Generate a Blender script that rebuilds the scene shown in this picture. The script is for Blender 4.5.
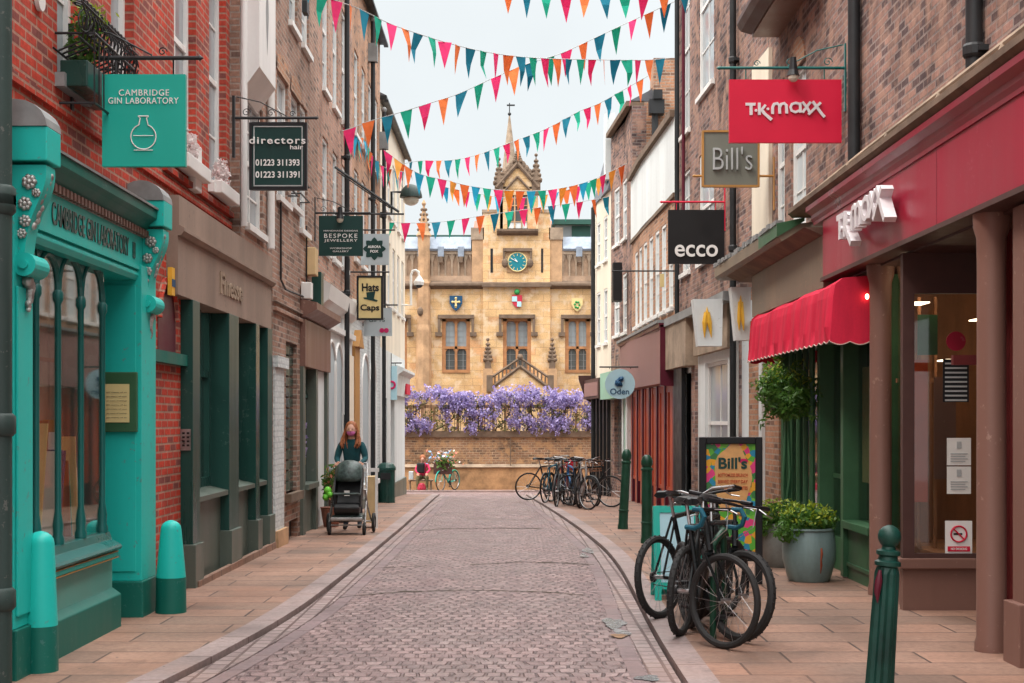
import bpy, bmesh, math, random
from mathutils import Vector, Matrix
R = math.radians
rnd = random.Random(7)
for o in list(bpy.data.objects): bpy.data.objects.remove(o)
sc = bpy.context.scene
COL = sc.collection
# ------------------------------------------------------------------ camera
F = 50.0 / 36.0 * 1024.0
EYE = 1.65
HZ = 420.0
cam = bpy.data.cameras.new('camera'); cam.lens = 50; cam.sensor_width = 36
cam.shift_y = (HZ - 341.5) / 1024.0
cam.clip_start = 0.1; cam.clip_end = 2000
camo = bpy.data.objects.new('camera', cam); COL.objects.link(camo)
camo.location = (0, 0, EYE); camo.rotation_euler = (R(90), 0, 0)
sc.camera = camo
# ------------------------------------------------------------------ sky and sun (overcast)
SUN_EL, SUN_AZ = 52.0, -118.0        # azimuth measured from +Y towards +X
w = bpy.data.worlds.new('World'); sc.world = w; w.use_nodes = True
wn = w.node_tree; wn.nodes.clear()
wo = wn.nodes.new('ShaderNodeOutputWorld'); bg = wn.nodes.new('ShaderNodeBackground')
sky = wn.nodes.new('ShaderNodeTexSky'); sky.sky_type = 'NISHITA'; sky.sun_disc = False
sky.sun_elevation = R(SUN_EL); sky.sun_rotation = R(SUN_AZ)
sky.air_density = 1.0; sky.dust_density = 3.0
tc = wn.nodes.new('ShaderNodeTexCoord'); sx = wn.nodes.new('ShaderNodeSeparateXYZ')
wn.links.new(tc.outputs['Generated'], sx.inputs[0])
# overcast cloud deck: pale near the horizon and up to three times brighter overhead
ramp = wn.nodes.new('ShaderNodeValToRGB')
ramp.color_ramp.elements[0].position = 0.0; ramp.color_ramp.elements[0].color = (7.0, 7.45, 7.6, 1)
ramp.color_ramp.elements[1].position = 1.0; ramp.color_ramp.elements[1].color = (56, 54.5, 53, 1)
e = ramp.color_ramp.elements.new(0.33); e.color = (7.2, 7.6, 7.7, 1)
cl = wn.nodes.new('ShaderNodeTexNoise'); cl.inputs['Scale'].default_value = 3.0; cl.inputs['Detail'].default_value = 5
wn.links.new(tc.outputs['Generated'], cl.inputs['Vector'])
mr = wn.nodes.new('ShaderNodeMapRange'); mr.inputs[1].default_value = .3; mr.inputs[2].default_value = .7; mr.inputs[3].default_value = 0.90; mr.inputs[4].default_value = 1.05
wn.links.new(cl.outputs['Fac'], mr.inputs[0])
wn.links.new(sx.outputs['Z'], ramp.inputs[0])
ml = wn.nodes.new('ShaderNodeMixRGB'); ml.blend_type = 'MULTIPLY'; ml.inputs[0].default_value = 1
wn.links.new(ramp.outputs[0], ml.inputs[1]); wn.links.new(mr.outputs[0], ml.inputs[2])
mx = wn.nodes.new('ShaderNodeMixRGB'); mx.inputs[0].default_value = 0.93
wn.links.new(sky.outputs[0], mx.inputs[1]); wn.links.new(ml.outputs[0], mx.inputs[2])
wn.links.new(mx.outputs[0], bg.inputs[0]); bg.inputs[1].default_value = 0.098
wn.links.new(bg.outputs[0], wo.inputs[0])
sl = bpy.data.lights.new('sun', 'SUN'); sl.energy = 1.5; sl.angle = R(18); sl.color = (1.0, 0.93, 0.84)
so = bpy.data.objects.new('sun', sl); COL.objects.link(so)
sd = Vector((math.sin(R(SUN_AZ)) * math.cos(R(SUN_EL)), math.cos(R(SUN_AZ)) * math.cos(R(SUN_EL)), math.sin(R(SUN_EL))))
so.rotation_euler = (-sd).to_track_quat('-Z', 'Y').to_euler()
sc.view_settings.view_transform = 'Standard'; sc.view_settings.look = 'None'
sc.view_settings.exposure = 0.47; sc.view_settings.gamma = 1.0
sc.render.engine = 'CYCLES'
sc.cycles.max_bounces = 6; sc.cycles.diffuse_bounces = 4; sc.cycles.glossy_bounces = 3
sc.cycles.transparent_max_bounces = 8; sc.cycles.caustics_reflective = False; sc.cycles.caustics_refractive = False

# ------------------------------------------------------------------ materials
def nodes(name):
    m = bpy.data.materials.new(name); m.use_nodes = True
    nt = m.node_tree; b = nt.nodes['Principled BSDF']
    return m, nt, b
def wpos(nt, sc_=None):
    g = nt.nodes.new('ShaderNodeNewGeometry'); return g.outputs['Position']
def noise(nt, scale, detail=4, vec=None, rough=.6):
    n = nt.nodes.new('ShaderNodeTexNoise'); n.inputs['Scale'].default_value = scale
    n.inputs['Detail'].default_value = detail; n.inputs['Roughness'].default_value = rough
    if vec is not None: nt.links.new(vec, n.inputs['Vector'])
    return n.outputs['Fac']
def rng(nt, v, a, b, lo=.3, hi=.7):
    m = nt.nodes.new('ShaderNodeMapRange'); m.inputs[1].default_value = lo; m.inputs[2].default_value = hi
    m.inputs[3].default_value = a; m.inputs[4].default_value = b; nt.links.new(v, m.inputs[0]); return m.outputs[0]
def mixc(nt, f, a, b, mode='MIX'):
    m = nt.nodes.new('ShaderNodeMixRGB'); m.blend_type = mode
    for i, v in enumerate((f, a, b)):
        if isinstance(v, (int, float)): m.inputs[i].default_value = v
        elif isinstance(v, tuple): m.inputs[i].default_value = (*v[:3], 1)
        else: nt.links.new(v, m.inputs[i])
    return m.outputs[0]
def bump(nt, b, h, st=.3, dist=.01):
    n = nt.nodes.new('ShaderNodeBump'); n.inputs['Strength'].default_value = st; n.inputs['Distance'].default_value = dist
    nt.links.new(h, n.inputs['Height']); nt.links.new(n.outputs[0], b.inputs['Normal'])
def plain(name, c, rough=.5, var=.25, scale=3.0, metal=0.0, bmp=0.0, streak=False, spec=.35, coat=0.0, wear=None, wt=.64):
    m, nt, b = nodes(name)
    b.inputs['Roughness'].default_value = rough; b.inputs['Metallic'].default_value = metal
    b.inputs['Specular IOR Level'].default_value = spec
    b.inputs['Coat Weight'].default_value = coat
    p = wpos(nt)
    if var > 0:
        vec = p
        if streak:
            mp = nt.nodes.new('ShaderNodeMapping'); mp.inputs['Scale'].default_value = (1, 1, .12)
            nt.links.new(p, mp.inputs[0]); vec = mp.outputs[0]
        n1 = noise(nt, scale, 6, vec); n2 = noise(nt, scale * 9, 3, p)
        f = rng(nt, n1, 1 - var, 1 + var * .7)
        f2 = rng(nt, n2, 1 - var * .16, 1 + var * .12)
        mm = nt.nodes.new('ShaderNodeMath'); mm.operation = 'MULTIPLY'
        nt.links.new(f, mm.inputs[0]); nt.links.new(f2, mm.inputs[1])
        colr = mixc(nt, 1.0, c, mm.outputs[0], 'MULTIPLY')
        if wear:
            w1 = noise(nt, 17, 5, p, .7); w2 = noise(nt, 1.7, 3, p)
            wa = nt.nodes.new('ShaderNodeMath'); wa.operation = 'MULTIPLY_ADD'; nt.links.new(w2, wa.inputs[0]); wa.inputs[1].default_value = .35; nt.links.new(w1, wa.inputs[2])
            colr = mixc(nt, rng(nt, wa.outputs[0], 0, .85, wt + .17, wt + .21), colr, wear)
        nt.links.new(colr, b.inputs['Base Color'])
        nt.links.new(rng(nt, n1, max(rough - .08, .03), min(rough + .12, 1)), b.inputs['Roughness'])
        if bmp: bump(nt, b, n2, bmp, .004)
    else: b.inputs['Base Color'].default_value = (*c, 1)
    return m
def wallvec(nt):
    g = nt.nodes.new('ShaderNodeNewGeometry')
    sp = nt.nodes.new('ShaderNodeSeparateXYZ'); nt.links.new(g.outputs['Position'], sp.inputs[0])
    sn = nt.nodes.new('ShaderNodeSeparateXYZ'); nt.links.new(g.outputs['True Normal'], sn.inputs[0])
    ab = nt.nodes.new('ShaderNodeMath'); ab.operation = 'ABSOLUTE'; nt.links.new(sn.outputs[0], ab.inputs[0])
    gt = nt.nodes.new('ShaderNodeMath'); gt.operation = 'GREATER_THAN'; gt.inputs[1].default_value = .6
    nt.links.new(ab.outputs[0], gt.inputs[0])
    mx_ = nt.nodes.new('ShaderNodeMix'); mx_.data_type = 'FLOAT'
    nt.links.new(gt.outputs[0], mx_.inputs[0]); nt.links.new(sp.outputs[0], mx_.inputs[2]); nt.links.new(sp.outputs[1], mx_.inputs[3])
    cb = nt.nodes.new('ShaderNodeCombineXYZ'); nt.links.new(mx_.outputs[0], cb.inputs[0]); nt.links.new(sp.outputs[2], cb.inputs[1])
    return cb.outputs[0], g.outputs['Position']
def brick(name, c1, c2, mortar, dark=(.05, .04, .04), darkf=.3, w_=.225, h_=.075, ms=.011, bmp=.6, rough=.85, stain=.35, hue=None):
    m, nt, b = nodes(name)
    v, p = wallvec(nt)
    def bt(ca, cb_, cm):
        t = nt.nodes.new('ShaderNodeTexBrick'); nt.links.new(v, t.inputs['Vector'])
        t.inputs['Scale'].default_value = 1; t.inputs['Brick Width'].default_value = w_; t.inputs['Row Height'].default_value = h_
        t.inputs['Mortar Size'].default_value = ms; t.inputs['Mortar Smooth'].default_value = .2; t.inputs['Bias'].default_value = 0
        t.inputs['Color1'].default_value = (*ca, 1); t.inputs['Color2'].default_value = (*cb_, 1); t.inputs['Mortar'].default_value = (*cm, 1)
        return t
    t = bt(c1, c2, mortar)
    # random darker bricks
    t2 = bt((0, 0, 0), (1, 1, 1), (0, 0, 0)); t2.inputs['Bias'].default_value = -0.1
    wn_ = nt.nodes.new('ShaderNodeTexWhiteNoise'); wn_.noise_dimensions = '1D'
    nt.links.new(t2.outputs['Color'], wn_.inputs['W'])
    dk = rng(nt, wn_.outputs['Value'], 0, 1, 1 - darkf, 1 - darkf + .05)
    nf = nt.nodes.new('ShaderNodeMath'); nf.operation = 'SUBTRACT'; nf.inputs[0].default_value = 1; nt.links.new(t.outputs['Fac'], nf.inputs[1])
    dm = nt.nodes.new('ShaderNodeMath'); dm.operation = 'MULTIPLY'; nt.links.new(dk, dm.inputs[0]); nt.links.new(nf.outputs[0], dm.inputs[1])
    dm2 = nt.nodes.new('ShaderNodeMath'); dm2.operation = 'MULTIPLY'; nt.links.new(dm.outputs[0], dm2.inputs[0]); dm2.inputs[1].default_value = .75
    col = mixc(nt, dm2.outputs[0], t.outputs['Color'], dark)
    n1 = noise(nt, 1.1, 7, p); n2 = noise(nt, 28, 4, p)
    col = mixc(nt, 1.0, col, rng(nt, n1, 1 - stain, 1 + stain), 'MULTIPLY')
    col = mixc(nt, 1.0, col, rng(nt, n2, .78, 1.2), 'MULTIPLY')
    if hue: col = mixc(nt, rng(nt, noise(nt, 3.2, 5, p), 0, .8, .48, .62), col, hue)
    nt.links.new(col, b.inputs['Base Color']); b.inputs['Roughness'].default_value = rough
    b.inputs['Specular IOR Level'].default_value = .12
    hh = nt.nodes.new('ShaderNodeMath'); hh.operation = 'MULTIPLY_ADD'; nt.links.new(n2, hh.inputs[0]); hh.inputs[1].default_value = .4
    nt.links.new(nf.outputs[0], hh.inputs[2]); bump(nt, b, hh.outputs[0], bmp, .012)
    return m
M = {}
M['brick_red'] = brick('brick red', (.50, .062, .038), (.38, .062, .044), (.36, .20, .15), (.15, .075, .07), .22, stain=.3)
M['brick_brown'] = brick('brick brown', (.34, .20, .145), (.28, .17, .13), (.33, .27, .23), (.13, .09, .075), .25)
M['brick_pink'] = brick('brick pink brown', (.46, .26, .19), (.37, .215, .165), (.38, .31, .26), (.16, .11, .09), .2)
M['brick_dark'] = brick('brick weathered purple', (.31, .18, .145), (.19, .115, .10), (.22, .18, .165), (.055, .045, .05), .4, stain=.5, hue=(.36, .225, .17))
M['brick_warm'] = brick('brick warm orange', (.43, .22, .13), (.36, .20, .13), (.36, .28, .22), (.14, .09, .07), .2)
M['brick_white'] = brick('brick painted white', (.62, .66, .66), (.58, .62, .62), (.5, .54, .55), (.5, .52, .52), .1, stain=.12, bmp=.35)
M['ashlar'] = brick('college ashlar', (.68, .46, .24), (.62, .40, .20), (.42, .26, .14), (.56, .30, .15), .16, .62, .30, .009, .25, .9, .2, hue=(.70, .54, .37))
M['wallstone'] = brick('boundary wall brick', (.30, .17, .10), (.22, .13, .085), (.33, .24, .16), (.10, .07, .055), .3, .23, .085, .014, .7, .9, .4, hue=(.45, .27, .14))
M['stone_orange'] = plain('orange weathered stone', (.50, .315, .18), .9, .35, 2.2, bmp=.3)
M['stone_parapet'] = plain('grey pink parapet stone', (.42, .29, .20), .9, .4, 2.0, bmp=.3)
M['stone_frame'] = plain('reddish window stone', (.40, .19, .085), .9, .3, 3, bmp=.2)
M['stone_plinth'] = plain('sandy plinth stone', (.40, .235, .12), .9, .5, 2, bmp=.4)
M['stone_grey'] = plain('grey weathered stone', (.34, .26, .19), .9, .4, 2.5, bmp=.4)
M['stone_dark'] = plain('dark carved stone', (.17, .12, .085), .9, .35, 4, bmp=.4)
M['render_cream'] = plain('cream render', (.72, .65, .53), .85, .15, 1.5, streak=True)
M['stucco_brown'] = plain('brown stucco fascia', (.29, .215, .17), .7, .25, 2, streak=True, bmp=.1, wear=(.20, .15, .12))
M['copper_brown'] = plain('tarnished metal fascia', (.22, .175, .125), .55, .3, 1.6, streak=True, wear=(.32, .20, .13))
M['teal'] = plain('teal gloss paint', (.016, .50, .44), .45, .10, 2, streak=True, wear=(.10, .30, .27))
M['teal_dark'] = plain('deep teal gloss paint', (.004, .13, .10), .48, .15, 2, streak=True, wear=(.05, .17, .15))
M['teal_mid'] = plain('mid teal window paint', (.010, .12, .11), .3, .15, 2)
M['teal_pale'] = plain('dull teal panel paint', (.11, .36, .31), .45, .12, 2)
M['teal_sign'] = plain('teal sign paint', (.012, .40, .32), .45, .03, 2)
M['green_dark'] = plain('dark green paint', (.015, .060, .050), .28, .2, 2, streak=True, wear=(.06, .11, .095))
M['green_grey'] = plain('grey green paint', (.10, .125, .105), .38, .2, 2, streak=True, wear=(.16, .17, .15))
M['green_shop'] = plain('mid green shop paint', (.045, .125, .06), .4, .2, 2)
M['green_pale'] = plain('pale green paint', (.30, .52, .40), .6, .15, 2)
M['pipe_green'] = plain('dark green iron', (.03, .055, .05), .5, .35, 4, streak=True, bmp=.2, wear=(.12, .13, .12))
M['iron'] = plain('black iron', (.018, .020, .022), .45, .3, 4)
M['black'] = plain('black paint', (.012, .013, .015), .4, .2, 4)
M['silver'] = plain('dull silver leaf', (.42, .42, .40), .4, .5, 18, metal=.6, bmp=.6)
M['lead'] = plain('grey lead', (.26, .27, .27), .55, .3, 3, metal=.2)
M['white'] = plain('white paint', (.74, .74, .72), .5, .10, 2, streak=True)
M['white_wall'] = plain('white wall paint', (.66, .70, .70), .7, .15, 1.4, streak=True, wear=(.50, .52, .50))
M['white_pure'] = plain('white lettering', (.82, .82, .80), .6, 0)
M['crimson'] = plain('crimson gloss fascia', (.33, .010, .036), .38, .12, 1.2, streak=True, wear=(.36, .05, .08))
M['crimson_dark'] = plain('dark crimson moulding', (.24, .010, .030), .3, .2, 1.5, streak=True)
M['maroon'] = plain('maroon paint', (.10, .008, .022), .35, .2, 2)
M['mauve'] = plain('mauve brown sign board', (.30, .165, .15), .6, .12, 1, streak=True)
M['orange_paint'] = plain('orange red paint', (.48, .075, .03), .4, .2, 2)
M['taupe'] = plain('brown taupe paint', (.20, .105, .082), .42, .10, 2, streak=True, wear=(.30, .19, .15))
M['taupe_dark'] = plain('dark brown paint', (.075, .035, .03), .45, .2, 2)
M['awning'] = plain('red awning canvas', (.60, .024, .060), .8, .3, 5, streak=True, bmp=.15, spec=.15)
M['awning_trim'] = plain('awning trim', (.5, .4, .35), .8, .1, 3)
M['grey_board'] = plain('sage grey sign board', (.17, .175, .145), .6, .08, 3)
M['gold_frame'] = plain('ochre frame', (.44, .22, .06), .5, .15, 5)
M['sign_black'] = plain('black sign face', (.008, .008, .009), .5, .05, 3)
M['sign_green'] = plain('dark green sign face', (.006, .040, .036), .4, .1, 3)
M['sign_red'] = plain('red sign face', (.62, .008, .045), .5, .04, 3)
M['sign_cream'] = plain('cream sign face', (.72, .58, .27), .6, .08, 6)
M['sign_pale'] = plain('pale blue grey sign face', (.42, .49, .52), .6, .06, 3)
M['sign_blue'] = plain('pale aqua sign face', (.42, .66, .74), .5, .05, 3)
M['navy'] = plain('navy lettering', (.01, .07, .16), .5, 0)
M['gold'] = plain('yellow gold', (.75, .42, .04), .5, .1, 8)
M['slate'] = plain('slate roof', (.12, .13, .15), .6, .3, 4)
M['roof_blue'] = plain('blue grey lead coping', (.26, .31, .38), .5, .25, 5)
M['roof_green'] = plain('green copper roof', (.03, .10, .08), .6, .2, 3)
M['tile_red'] = plain('red roof tile', (.30, .12, .08), .8, .3, 8, bmp=.4)
M['terra'] = plain('mossy hopper', (.10, .10, .03), .8, .4, 8)
M['clock_blue'] = plain('clock face blue', (.01, .19, .24), .4, 0)
M['red_sh'] = plain('heraldic red', (.5, .03, .06), .5, 0)
M['green_sh'] = plain('heraldic green', (.03, .3, .08), .5, 0)
M['rubber'] = plain('tyre rubber', (.022, .022, .022), .7, .2, 30, bmp=.2)
M['chrome'] = plain('scuffed alloy', (.42, .42, .42), .32, .25, 14, metal=.9)
M['pot_blue'] = plain('glazed blue grey pot', (.19, .27, .27), .38, .3, 4, streak=True, bmp=.1)
M['pot_grey'] = plain('grey stone pot', (.20, .21, .20), .6, .3, 4)
M['rust'] = plain('rust stain', (.30, .07, .03), .8, .3, 8)
M['skin'] = plain('skin', (.60, .34, .25), .55, .05, 8)
M['hair'] = plain('auburn hair', (.32, .11, .045), .6, .4, 40)
M['mask'] = plain('pink face mask', (.62, .17, .42), .8, .05, 8)
M['jumper'] = plain('dark teal jumper', (.012, .075, .09), .85, .3, 6, bmp=.3)
M['denim'] = plain('dark trousers', (.03, .035, .05), .85, .2, 8)
M['camo'] = plain('olive patterned trousers', (.13, .12, .06), .9, .6, 9)
M['pinkcloth'] = plain('bright pink cloth', (.62, .04, .12), .8, .2, 6)
M['grey_fab'] = plain('grey sheen fabric', (.055, .085, .08), .35, .7, 16, bmp=.5)
M['lime'] = plain('lime green', (.16, .55, .05), .5, .2, 8)
M['beige'] = plain('beige wood board', (.62, .45, .24), .6, .15, 4)
M['paper'] = plain('paper notice', (.75, .74, .70), .8, .04, 5)
M['paper_white'] = plain('off white letter face', (.70, .68, .70), .5, .05, 5)
M['paper_grey'] = plain('grey print', (.42, .44, .44), .8, .1, 30)
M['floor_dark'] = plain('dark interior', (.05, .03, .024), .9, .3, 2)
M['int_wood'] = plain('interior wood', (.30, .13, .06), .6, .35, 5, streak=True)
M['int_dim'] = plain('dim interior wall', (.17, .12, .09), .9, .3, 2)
M['dark_red_door'] = plain('dark red frame', (.12, .02, .02), .4, .2, 3)
M['bollard'] = plain('green bollard paint', (.008, .055, .03), .38, .3, 6, bmp=.15, wear=(.03, .03, .02))
M['bollard_teal'] = plain('worn teal green bollard paint', (.005, .045, .034), .42, .45, 5, bmp=.5)
M['wood_int'] = M['int_wood']
for n_, c_ in (('flag_pink', (.82, .035, .20)), ('flag_orange', (.85, .24, .06)), ('flag_blue', (.01, .26, .38)), ('flag_teal', (.01, .48, .32)),
               ('flag_yellow', (.85, .42, .07)), ('flag_sky', (.02, .42, .62))):
    m, nt, b = nodes(n_.replace('_', ' ')); b.inputs['Roughness'].default_value = .8
    nt.links.new(mixc(nt, 1.0, c_, rng(nt, noise(nt, 6, 3, wpos(nt)), .8, 1.15), 'MULTIPLY'), b.inputs['Base Color'])
    tr = nt.nodes.new('ShaderNodeBsdfTranslucent'); tr.inputs[0].default_value = (*c_, 1)
    ms_ = nt.nodes.new('ShaderNodeMixShader'); ms_.inputs[0].default_value = .4
    out = nt.nodes['Material Output']; nt.links.new(b.outputs[0], ms_.inputs[1]); nt.links.new(tr.outputs[0], ms_.inputs[2]); nt.links.new(ms_.outputs[0], out.inputs[0])
    M[n_] = m
def leafmat(name, c, c2, tr_=.3):
    m, nt, b = nodes(name); b.inputs['Roughness'].default_value = .5
    p = wpos(nt)
    col = mixc(nt, rng(nt, noise(nt, 14, 3, p), 0, 1), c, c2)
    nt.links.new(col, b.inputs['Base Color'])
    t = nt.nodes.new('ShaderNodeBsdfTranslucent'); nt.links.new(col, t.inputs[0])
    ms_ = nt.nodes.new('ShaderNodeMixShader'); ms_.inputs[0].default_value = tr_
    out = nt.nodes['Material Output']; nt.links.new(b.outputs[0], ms_.inputs[1]); nt.links.new(t.outputs[0], ms_.inputs[2]); nt.links.new(ms_.outputs[0], out.inputs[0])
    return m
M['leaf'] = leafmat('bay leaf green', (.045, .13, .02), (.10, .22, .03))
M['leaf_lime'] = leafmat('yellow green leaf', (.16, .30, .02), (.36, .38, .03))
M['leaf_olive'] = leafmat('young bronze green leaf', (.08, .14, .03), (.20, .17, .05))
M['blossom'] = leafmat('wisteria blossom', (.21, .155, .40), (.50, .44, .70), .3)
M['fl_white'] = leafmat('white bloom', (.7, .68, .66), (.75, .6, .6))
M['fl_mix'] = leafmat('mixed pink orange blooms', (.8, .2, .25), (.85, .5, .2))
M['fl_blue'] = leafmat('blue blooms', (.1, .3, .65), (.35, .6, .8))
def glass(name, tint, refl=.5, rough=.03):
    m, nt, b = nodes(name); nt.nodes.remove(b)
    gl = nt.nodes.new('ShaderNodeBsdfGlossy'); gl.inputs['Roughness'].default_value = rough; gl.inputs[0].default_value = (.95, .95, .95, 1)
    tr_ = nt.nodes.new('ShaderNodeBsdfTransparent'); tr_.inputs[0].default_value = (*tint, 1)
    fr = nt.nodes.new('ShaderNodeLayerWeight'); fr.inputs[0].default_value = .5
    pw = nt.nodes.new('ShaderNodeMath'); pw.operation = 'POWER'; pw.inputs[1].default_value = 4.0; nt.links.new(fr.outputs['Facing'], pw.inputs[0])
    pm = nt.nodes.new('ShaderNodeMath'); pm.operation = 'MULTIPLY_ADD'; pm.inputs[1].default_value = .7; pm.inputs[2].default_value = .05; nt.links.new(pw.outputs[0], pm.inputs[0])
    ms_ = nt.nodes.new('ShaderNodeMixShader'); nt.links.new(pm.outputs[0], ms_.inputs[0])
    nt.links.new(tr_.outputs[0], ms_.inputs[1]); nt.links.new(gl.outputs[0], ms_.inputs[2])
    nt.links.new(ms_.outputs[0], nt.nodes['Material Output'].inputs[0]); return m
M['glass'] = glass('shop glass', (.93, .94, .92), .5)
M['glass_dark'] = glass('dark tinted shop glass', (.7, .72, .7), .5)
m, nt, b = nodes('upper window pane'); b.inputs['Base Color'].default_value = (.30, .34, .36, 1); b.inputs['Roughness'].default_value = .12  # reflected sky put into the pale base colour
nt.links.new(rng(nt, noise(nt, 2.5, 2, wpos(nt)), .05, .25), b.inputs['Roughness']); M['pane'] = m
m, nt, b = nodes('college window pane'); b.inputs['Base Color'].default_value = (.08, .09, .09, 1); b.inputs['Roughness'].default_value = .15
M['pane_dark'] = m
m, nt, b = nodes('sky tinted pane'); b.inputs['Base Color'].default_value = (.50, .56, .58, 1); b.inputs['Roughness'].default_value = .3; M['pane_pale'] = m  # sky's pale reflection painted as the pane colour
m, nt, b = nodes('lamp glow'); b.inputs['Emission Color'].default_value = (1, .45, .25, 1); b.inputs['Emission Strength'].default_value = 8; M['glow'] = m
m, nt, b = nodes('tube lamp glow'); b.inputs['Emission Color'].default_value = (1, .75, .5, 1); b.inputs['Emission Strength'].default_value = 4; M['glow2'] = m
m, nt, b = nodes('lamp globe'); b.inputs['Base Color'].default_value = (.62, .60, .5, 1); b.inputs['Roughness'].default_value = .15; M['globe'] = m

def setts(name):
    m, nt, b = nodes(name); p = wpos(nt)
    dn = nt.nodes.new('ShaderNodeTexNoise'); dn.inputs['Scale'].default_value = 3.4; nt.links.new(p, dn.inputs['Vector'])
    ad = nt.nodes.new('ShaderNodeVectorMath'); ad.operation = 'MULTIPLY_ADD'; nt.links.new(dn.outputs['Color'], ad.inputs[0])
    ad.inputs[1].default_value = (.13, .15, 0); nt.links.new(p, ad.inputs[2])
    def bt(c1, c2, cm, ms):
        t = nt.nodes.new('ShaderNodeTexBrick'); nt.links.new(ad.outputs[0], t.inputs['Vector']); t.inputs['Scale'].default_value = 1
        t.inputs['Brick Width'].default_value = .112; t.inputs['Row Height'].default_value = .150; t.inputs['Mortar Size'].default_value = ms; t.inputs['Mortar Smooth'].default_value = .6
        t.inputs['Color1'].default_value = (*c1, 1); t.inputs['Color2'].default_value = (*c2, 1); t.inputs['Mortar'].default_value = (*cm, 1); return t
    t = bt((0, 0, 0), (1, 1, 1), (.5, .5, .5), .017)
    wv = nt.nodes.new('ShaderNodeTexWhiteNoise'); wv.noise_dimensions = '1D'; nt.links.new(t.outputs['Color'], wv.inputs['W'])
    n1 = noise(nt, .9, 6, p); n2 = noise(nt, 34, 4, p); n3 = noise(nt, 5, 4, p); n4 = noise(nt, 11, 3, p)
    col = mixc(nt, rng(nt, wv.outputs['Value'], 0, 1, 0, 1), (.315, .215, .205), (.175, .112, .108))
    col = mixc(nt, 1, col, rng(nt, n1, .72, 1.18), 'MULTIPLY'); col = mixc(nt, 1, col, rng(nt, n2, .72, 1.22), 'MULTIPLY')
    col = mixc(nt, rng(nt, n3, 0, .5, .5, .7), col, (.36, .275, .265))
    # long stained wheel lines
    mp = nt.nodes.new('ShaderNodeMapping'); mp.inputs['Scale'].default_value = (1.6, .07, 1); nt.links.new(p, mp.inputs[0])
    col = mixc(nt, rng(nt, noise(nt, 1.6, 4, mp.outputs[0]), .0, .55, .52, .68), col, (.17, .10, .105))
    # joints fade in and out, their shadow put into the dark colour
    jn = nt.nodes.new('ShaderNodeMath'); jn.operation = 'MULTIPLY'; nt.links.new(t.outputs['Fac'], jn.inputs[0]); nt.links.new(rng(nt, n4, .12, 1.0, .42, .58), jn.inputs[1])
    gr = mixc(nt, jn.outputs[0], col, (.075, .042, .042))
    gr = mixc(nt, rng(nt, noise(nt, 1.9, 6, p, .75), 0, .6, .55, .66), gr, (.10, .065, .065))
    nt.links.new(gr, b.inputs['Base Color']); nt.links.new(rng(nt, n1, .34, .62), b.inputs['Roughness'])
    hs_ = nt.nodes.new('ShaderNodeMath'); hs_.operation = 'MULTIPLY_ADD'; nt.links.new(t.outputs['Fac'], hs_.inputs[0]); hs_.inputs[1].default_value = -1.0; nt.links.new(n2, hs_.inputs[2])
    bump(nt, b, hs_.outputs[0], .85, .016); return m
M['setts'] = setts('granite setts')
def flags_mat(name, c1, c2, mortar, w_, h_, ms, swap=False):
    m, nt, b = nodes(name); p = wpos(nt); vec = p
    if swap:
        sp = nt.nodes.new('ShaderNodeSeparateXYZ'); nt.links.new(p, sp.inputs[0]); cb = nt.nodes.new('ShaderNodeCombineXYZ')
        nt.links.new(sp.outputs[1], cb.inputs[0]); nt.links.new(sp.outputs[0], cb.inputs[1]); vec = cb.outputs[0]
    t = nt.nodes.new('ShaderNodeTexBrick'); nt.links.new(vec, t.inputs['Vector']); t.inputs['Scale'].default_value = 1
    t.inputs['Brick Width'].default_value = w_; t.inputs['Row Height'].default_value = h_; t.offset = .37
    t.inputs['Mortar Size'].default_value = ms; t.inputs['Mortar Smooth'].default_value = .4
    t.inputs['Color1'].default_value = (*c1, 1); t.inputs['Color2'].default_value = (*c2, 1); t.inputs['Mortar'].default_value = (*mortar, 1)
    n1 = noise(nt, 1.3, 7, p); n2 = noise(nt, 22, 4, p); n3 = noise(nt, .6, 5, p)
    col = mixc(nt, 1, t.outputs['Color'], rng(nt, n1, .60, 1.35), 'MULTIPLY')
    col = mixc(nt, 1, col, rng(nt, n2, .80, 1.15), 'MULTIPLY')
    col = mixc(nt, rng(nt, n3, 0, .3, .5, .7), col, tuple(x * y for x, y in zip(c1, (1.2, .9, .7))))
    col = mixc(nt, rng(nt, noise(nt, 2.6, 7, p, .75), 0, .6, .49, .64), col, tuple(x * .42 for x in c1))
    col = mixc(nt, rng(nt, noise(nt, 13, 2, p), 0, .7, .70, .73), col, (.06, .05, .045))
    nt.links.new(col, b.inputs['Base Color']); nt.links.new(rng(nt, n1, .5, .8), b.inputs['Roughness'])
    inv = nt.nodes.new('ShaderNodeMath'); inv.operation = 'SUBTRACT'; inv.inputs[0].default_value = 1; nt.links.new(t.outputs['Fac'], inv.inputs[1])
    ma = nt.nodes.new('ShaderNodeMath'); ma.operation = 'MULTIPLY_ADD'; nt.links.new(n2, ma.inputs[0]); ma.inputs[1].default_value = .3; nt.links.new(inv.outputs[0], ma.inputs[2])
    bump(nt, b, ma.outputs[0], .5, .01); return m
M['paving'] = flags_mat('sandstone flags', (.35, .20, .14), (.21, .135, .10), (.07, .044, .036), .95, .46, .011)
M['kerbstone'] = flags_mat('kerb granite', (.34, .26, .245), (.27, .205, .195), (.17, .10, .09), .9, 6.0, .012, True)
M['channel'] = flags_mat('channel setts', (.36, .28, .265), (.25, .18, .175), (.10, .055, .05), .17, .13, .014, True)
M['slabline'] = flags_mat('wheel track slabs', (.25, .18, .18), (.20, .14, .145), (.13, .07, .065), .6, 5.0, .012, True)
M['asphalt'] = plain('asphalt', (.10, .085, .085), .8, .25, 2, bmp=.3)

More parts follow.
